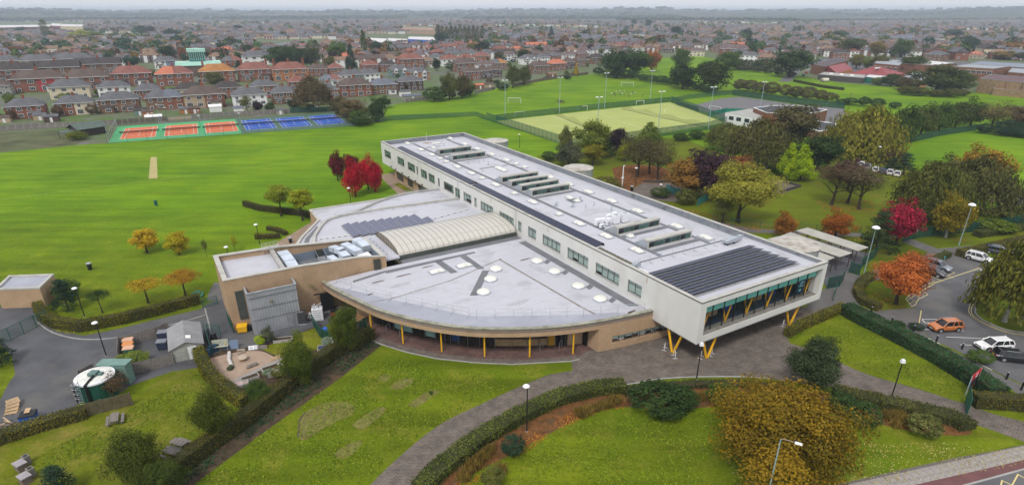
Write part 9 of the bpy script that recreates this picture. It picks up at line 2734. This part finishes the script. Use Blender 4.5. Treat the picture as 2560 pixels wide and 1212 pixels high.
# everything further off is one mass of roofs
wallset=['red', 'beige', 'white', 'cream', 'brown']
roofset=['brown', 'mauve', 'grey', 'blue', 'grey', 'tan']
fm=[WALLS[k] for k in wallset]+[ROOFS[k] for k in roofset]+[wframe,chim]
m_=MB()
for c_ in cand[NEARH:]:
 p,an=c_[1],c_[2]
 W_,D_,h=rr.choice([12,13,14,16,22]),8.2,rr.choice([5.0,5.0,4.8,3.2])
 ca,sa=math.cos(an),math.sin(an)
 wi,ri=rr.randrange(5),5+rr.randrange(6)
 def tr(q):return (p.x+q[0]*ca-q[1]*sa,p.y+q[0]*sa+q[1]*ca,q[2])
 b_=[tr((sx*W_/2,sy*D_/2,0)) for sx,sy in ((-1,-1),(1,-1),(1,1),(-1,1))]
 t2=[(q[0],q[1],h) for q in b_]
 n0=len(m_.v)
 m_.v+=b_+t2
 for i in range(4):
  m_.f.append((n0+i,n0+(i+1) % 4,n0+4+(i+1) % 4,n0+4+i))
  m_.m.append(wi)
 r_=hip_roof(W_,D_,h,2.7,gable=rr.random()<0.4,m=ri)
 n0=len(m_.v)
 m_.v+=[tr(v) for v in r_.v]
 m_.f+=[tuple(i+n0 for i in f) for f in r_.f]
 m_.m+=r_.m
 if p.y<1500:
  for sy in (-1,1):
   for z0 in (3.2,0.8):
    if z0>h-1.5:continue
    for k in range(3):
     x=-W_/2+W_*(k+0.5)/3
     q=[(x-0.9,sy*(D_/2+0.03),z0),(x+0.9,sy*(D_/2+0.03),z0),(x+0.9,sy*(D_/2+0.03),z0+1.3),(x-0.9,sy*(D_/2+0.03),z0+1.3)]
     m_.poly([tr(v) for v in q],11)
  q=MB().box(-0.4,-0.4,h+1.2,0.4,0.4,h+3.6)
  n0=len(m_.v)
  m_.v+=[tr(v) for v in q.v]
  m_.f+=[tuple(i+n0 for i in f) for f in q.f]
  m_.m+=[12]*6
me=m_.mesh('distant_houses',fm)
fix_normals(me)
tag(put('distant_houses',me), 'mass of small brown and red roofs stretching to the far edge of town', 'houses',kind='stuff')
# streets between the nearest rows, with parked cars
for b0,nm in ((None,None),):
 pass
for q,nm in (([(-40,262),(200,240),(420,232),(640,222),(830,205),(1000,186),(1130,186),(1300,170),(1440,158)], 'near street'),([(-40,214),(200,203),(420,196),(640,190),(800,182),(980,165),(1150,152),(1300,143)], 'church street'),([(1960,205),(2000,170),(2060,150),(2110,135),(2190,118)], 'school street'),([(2200,170),(2270,140),(2330,118),(2370,106)], 'hill street')):
 stripe('street',q,7.0,2,asphalt)
carp=[(0.62,0.62,0.63),(0.02,0.02,0.025),(0.30,0.32,0.34),(0.03,0.06,0.16),(0.35,0.02,0.025),(0.66,0.66,0.66)]
cn_=['white', 'black', 'silver', 'blue', 'red', 'white']
hull,cab,rf,_=car_body(4.2,1.76,1.48, 'hatch')
fc=MB()
for part,mi in ((hull,0),(cab,1),(rf,0)):
 n0=len(fc.v)
 fc.v+=part.v
 fc.f+=[tuple(i+n0 for i in f) for f in part.f]
 fc.m+=[mi]*len(part.f)
for sx in (-1.25,1.3):
 for sy in (-0.8,0.8):fc.tube((sx,sy-0.1,0.32),(sx,sy+0.1,0.32),0.32,0.32,10,2)
fcm=fc.mesh('car',[carglass,carglass,tyre])
fix_normals(fcm)
fcars=[(330,238),(292,278),(247,268),(160,262),(680,245),(664,262),(640,222),(700,218),(420,231),(476,212),(1000,190),(1030,182),(610,170),(620,165),(590,176),(505,205)]
fcars+=[(1884+9*i,152+0.8*(i % 3)) for i in range(11)]
fcars+=[(2008+7*i,190-6*i) for i in range(7)]+[(2076,142),(2086,138),(2062,156),(2046,152)]
fcars+=[(2218+9*i,156-4.3*i) for i in range(12)]+[(2284+6*i,128-2.2*i) for i in range(9)]
for i,(x,y) in enumerate(fcars):
 g=P(x,y)
 where='street behind the nearest houses' if i<16 else ('car park behind the largest oak' if i<27 else ('street left of the neighbouring school' if i<38 else 'street running off beyond the neighbouring school'))
 o=put('car',fcm,None,g,(CA if i<16 else (rad(-70) if i<27 else rad(58)))+R.uniform(-.1,.1),1.0,[paint('car_paint_%d_%d_%d' % tuple(int(v*999) for v in carp[i % 6]),carp[i % 6]),carglass,tyre])
 tag(o, 'small %s parked car in the %s' % (cn_[i % 6],where), 'car', '%s cars in the %s' % (cn_[i % 6],where))
# trees spread through the town and the far woods
def lump_mesh(name,pts,seed):
 """low leafy lumps: list of (x, y, width, height, base height)"""
 rg=np.random.default_rng(seed)
 C,N,S,T=[],[],[],[]
 for (x,y,w_,h,z0,n) in pts:
  d=rg.normal(size=(n,3))
  d/=np.linalg.norm(d,axis=1)[:,None]
  d[:,2]=np.abs(d[:,2])*1.15-0.15
  r=0.65+0.35*rg.random(n)
  C.append(np.column_stack([x+d[:,0]*r*w_/2,y+d[:,1]*r*w_/2,z0+h*0.45+d[:,2]*r*h*0.5]))
  N.append(d+rg.normal(size=(n,3))*0.3)
  S.append(np.full(n,w_*0.34)*rg.uniform(0.6,1.3,n))
  T.append(np.full(n,rg.random())*0.6+rg.random(n)*0.4)
 me=leaf_mesh(name,np.concatenate(C),np.concatenate(N),np.concatenate(S),np.concatenate(T))
 return me
tcol=[DG,BG,MG,OL,((0.03,0.042,0.014),(0.085,0.095,0.034)),BG,DG,RU,((0.08,0.05,0.01),(0.20,0.13,0.025)),PUR,BR]
tn=['dark green', 'blue green', 'mid green', 'olive', 'grey green', 'blue green', 'dark green', 'rusty', 'golden', 'purple', 'brown']
tt=random.Random(21)
pts=[]
tries=0
ind=0
while tries<9000:
 tries+=1
 y=300+2700*tt.random()**1.5
 x=tt.uniform(-0.95,0.95)*y*1.05
 p=Vector((x,y,0))
 if not visible(p) or inside(p,SITE):continue
 if any(inside(p,h_) for h_ in HOLES[:5]):continue
 dens=0.5+0.5*math.sin(x*0.011+0.6)*math.cos(y*0.009+x*0.003)
 if tt.random()>0.36+0.6*dens*dens:continue
 if y<900 and any((x-a)**2+(y-b)**2<36 for _,q,_,_ in cand[:NEARH] for a,b in ((q.x,q.y),)):continue
 if any((x-a)**2+(y-b)**2<(r*0.6)**2 for a,b,r in HOUSES):continue
 h=tt.uniform(5,9.5) if tt.random()<0.62 else tt.uniform(9.5,15)
 pts.append((p.length,x,y,h*tt.uniform(0.6,1.0),h))
pts.sort()
NEART=90
for (d,x,y,w_,h) in pts[:NEART]:
 k=tt.randrange(11)
 side='left' if x<-0.25*y else ('right' if x>0.25*y else 'middle')
 tree_at((x,y,0),w_,h, 'far' if tt.random()<0.75 else 'farcone',tcol[k][0],tcol[k][1], 'small %s tree among the houses, %s part of town' % (tn[k],side), 'tree', '%s town trees, %s' % (tn[k],side))
rest=pts[NEART:]
for k in range(6):
 sub=[(x,y,w_*1.1,h,0,46 if d<1000 else 26) for i,(d,x,y,w_,h) in enumerate(rest) if i % 6==k]
 me=lump_mesh('distant_trees',sub,40+k)
 c=[((0.012,0.034,0.008),(0.04,0.08,0.018)),((0.010,0.032,0.016),(0.032,0.068,0.034)),((0.026,0.044,0.012),(0.075,0.095,0.028)),MG,((0.05,0.05,0.014),(0.13,0.11,0.028)),((0.05,0.03,0.014),(0.13,0.07,0.03))][k]
 me.materials.append(leafm(*c))
 tag(put('distant_trees',me), '%s trees scattered among the far roofs' % ['dark green', 'blue green', 'grey green', 'mid green', 'olive', 'rusty'][k], 'trees',kind='stuff')
# woods and tree belts beyond the town
wd_=[]
def belt(x0,y0,x1,y1,n,w_,h,spread):
 a,b=P(x0,y0),P(x1,y1)
 for i in range(n):
  p=a.lerp(b,tt.random())
  u=tt.uniform(-spread,spread)
  wd_.append((p.x+tt.uniform(-15,15),p.y+u,w_*tt.uniform(0.7,1.3),h*tt.uniform(0.75,1.2),max(0,hill_h(p.x,p.y+u)),26))
belt(570,49,1010,48,320,34,16,260)
belt(1165,49,1700,48,420,34,16,260)
belt(0,54,400,52,260,30,15,160)
belt(-60,47,560,46,260,36,15,300)
belt(1560,55,1980,56,230,26,16,60)
belt(1980,56,2560,52,200,24,11,120)
belt(2100,46,2620,44,220,38,14,300)
belt(1000,45,1600,44,120,36,12,300)
belt(0,42,2560,40,380,50,14,900)
belt(0,38,2560,37,380,70,14,900)
me=lump_mesh('distant_woods',wd_,77)
me.materials.append(leafm((0.016,0.030,0.010),(0.055,0.070,0.026)))
tag(put('distant_woods',me), 'belts of woodland beyond the town, fading into haze', 'woods',kind='stuff')
farfield=plain('far_field_green',(0.13,0.20,0.035),0.95,0.12,0.01)
sheet('far_meadow',[(1690,62.5),(1960,64),(1990,61),(1760,59.5)],2,farfield)
sheet('far_meadow',[(2200,52.5),(2560,51.5),(2560,49.2),(2230,49.6)],2,farfield)
sheet('far_stubble_field',[(880,50.2),(1180,51.2),(1180,48.8),(880,48.4)],2,plain('far_stubble',(0.22,0.14,0.09),0.95,0.1,0.01))
sheet('far_meadow',[(1066,114),(1120,115),(1128,110),(1075,109)],2,field)
sheet('far_meadow',[(1430,92),(1450,92),(1455,87),(1434,87)],2,farfield)
sheet('school_forecourt',[(2020,182),(2130,190),(2260,196),(2450,190),(2560,190),(2560,160),(2250,150),(2100,150)],3,asphalt)
# haze: one box of pale air round everything
hz=bpy.data.materials.new('haze_air')
hz.use_nodes=True
ht=hz.node_tree
ht.nodes.clear()
ho_=ht.nodes.new('ShaderNodeOutputMaterial')
hv=ht.nodes.new('ShaderNodeVolumePrincipled')
hv.inputs['Color'].default_value=(0.74,0.85,1.0,1)
hv.inputs['Density'].default_value=0.00017
hv.inputs['Anisotropy'].default_value=0.0
ht.links.new(hv.outputs[0],ho_.inputs['Volume'])
hb=MB().box(-14600,-14600,-4.0,14600,14600,88.0).build('haze',hz)
tag(hb, 'thin pale haze over the whole landscape', 'haze',kind='stuff')
hb.visible_shadow=True
# things that look alike: say which one, counting from the left
def ordinal(n):
 u=['', 'first', 'second', 'third', 'fourth', 'fifth', 'sixth', 'seventh', 'eighth', 'ninth', 'tenth', 'eleventh', 'twelfth', 'thirteenth', 'fourteenth', 'fifteenth', 'sixteenth', 'seventeenth', 'eighteenth', 'nineteenth']
 if n<20:return u[n]
 t,o=divmod(min(n,99),10)
 tens={2: 'twent',3: 'thirt',4: 'fort',5: 'fift',6: 'sixt',7: 'sevent',8: 'eight',9: 'ninet'}[t]
 return tens+'ieth' if o==0 else tens+'y-'+u[o]
same={}
for o in SC.objects:
 if o.parent is None and o.get('label'):same.setdefault(o['label'],[]).append(o)
for lab,os_ in same.items():
 if len(os_)<2:continue
 os_.sort(key=lambda o:o.location.x/max(1.0,depth(o.location)))
 for i,o in enumerate(os_):
  if o.get('kind')!='stuff':o['label']='%s, %s from left' % (lab,ordinal(i+1))
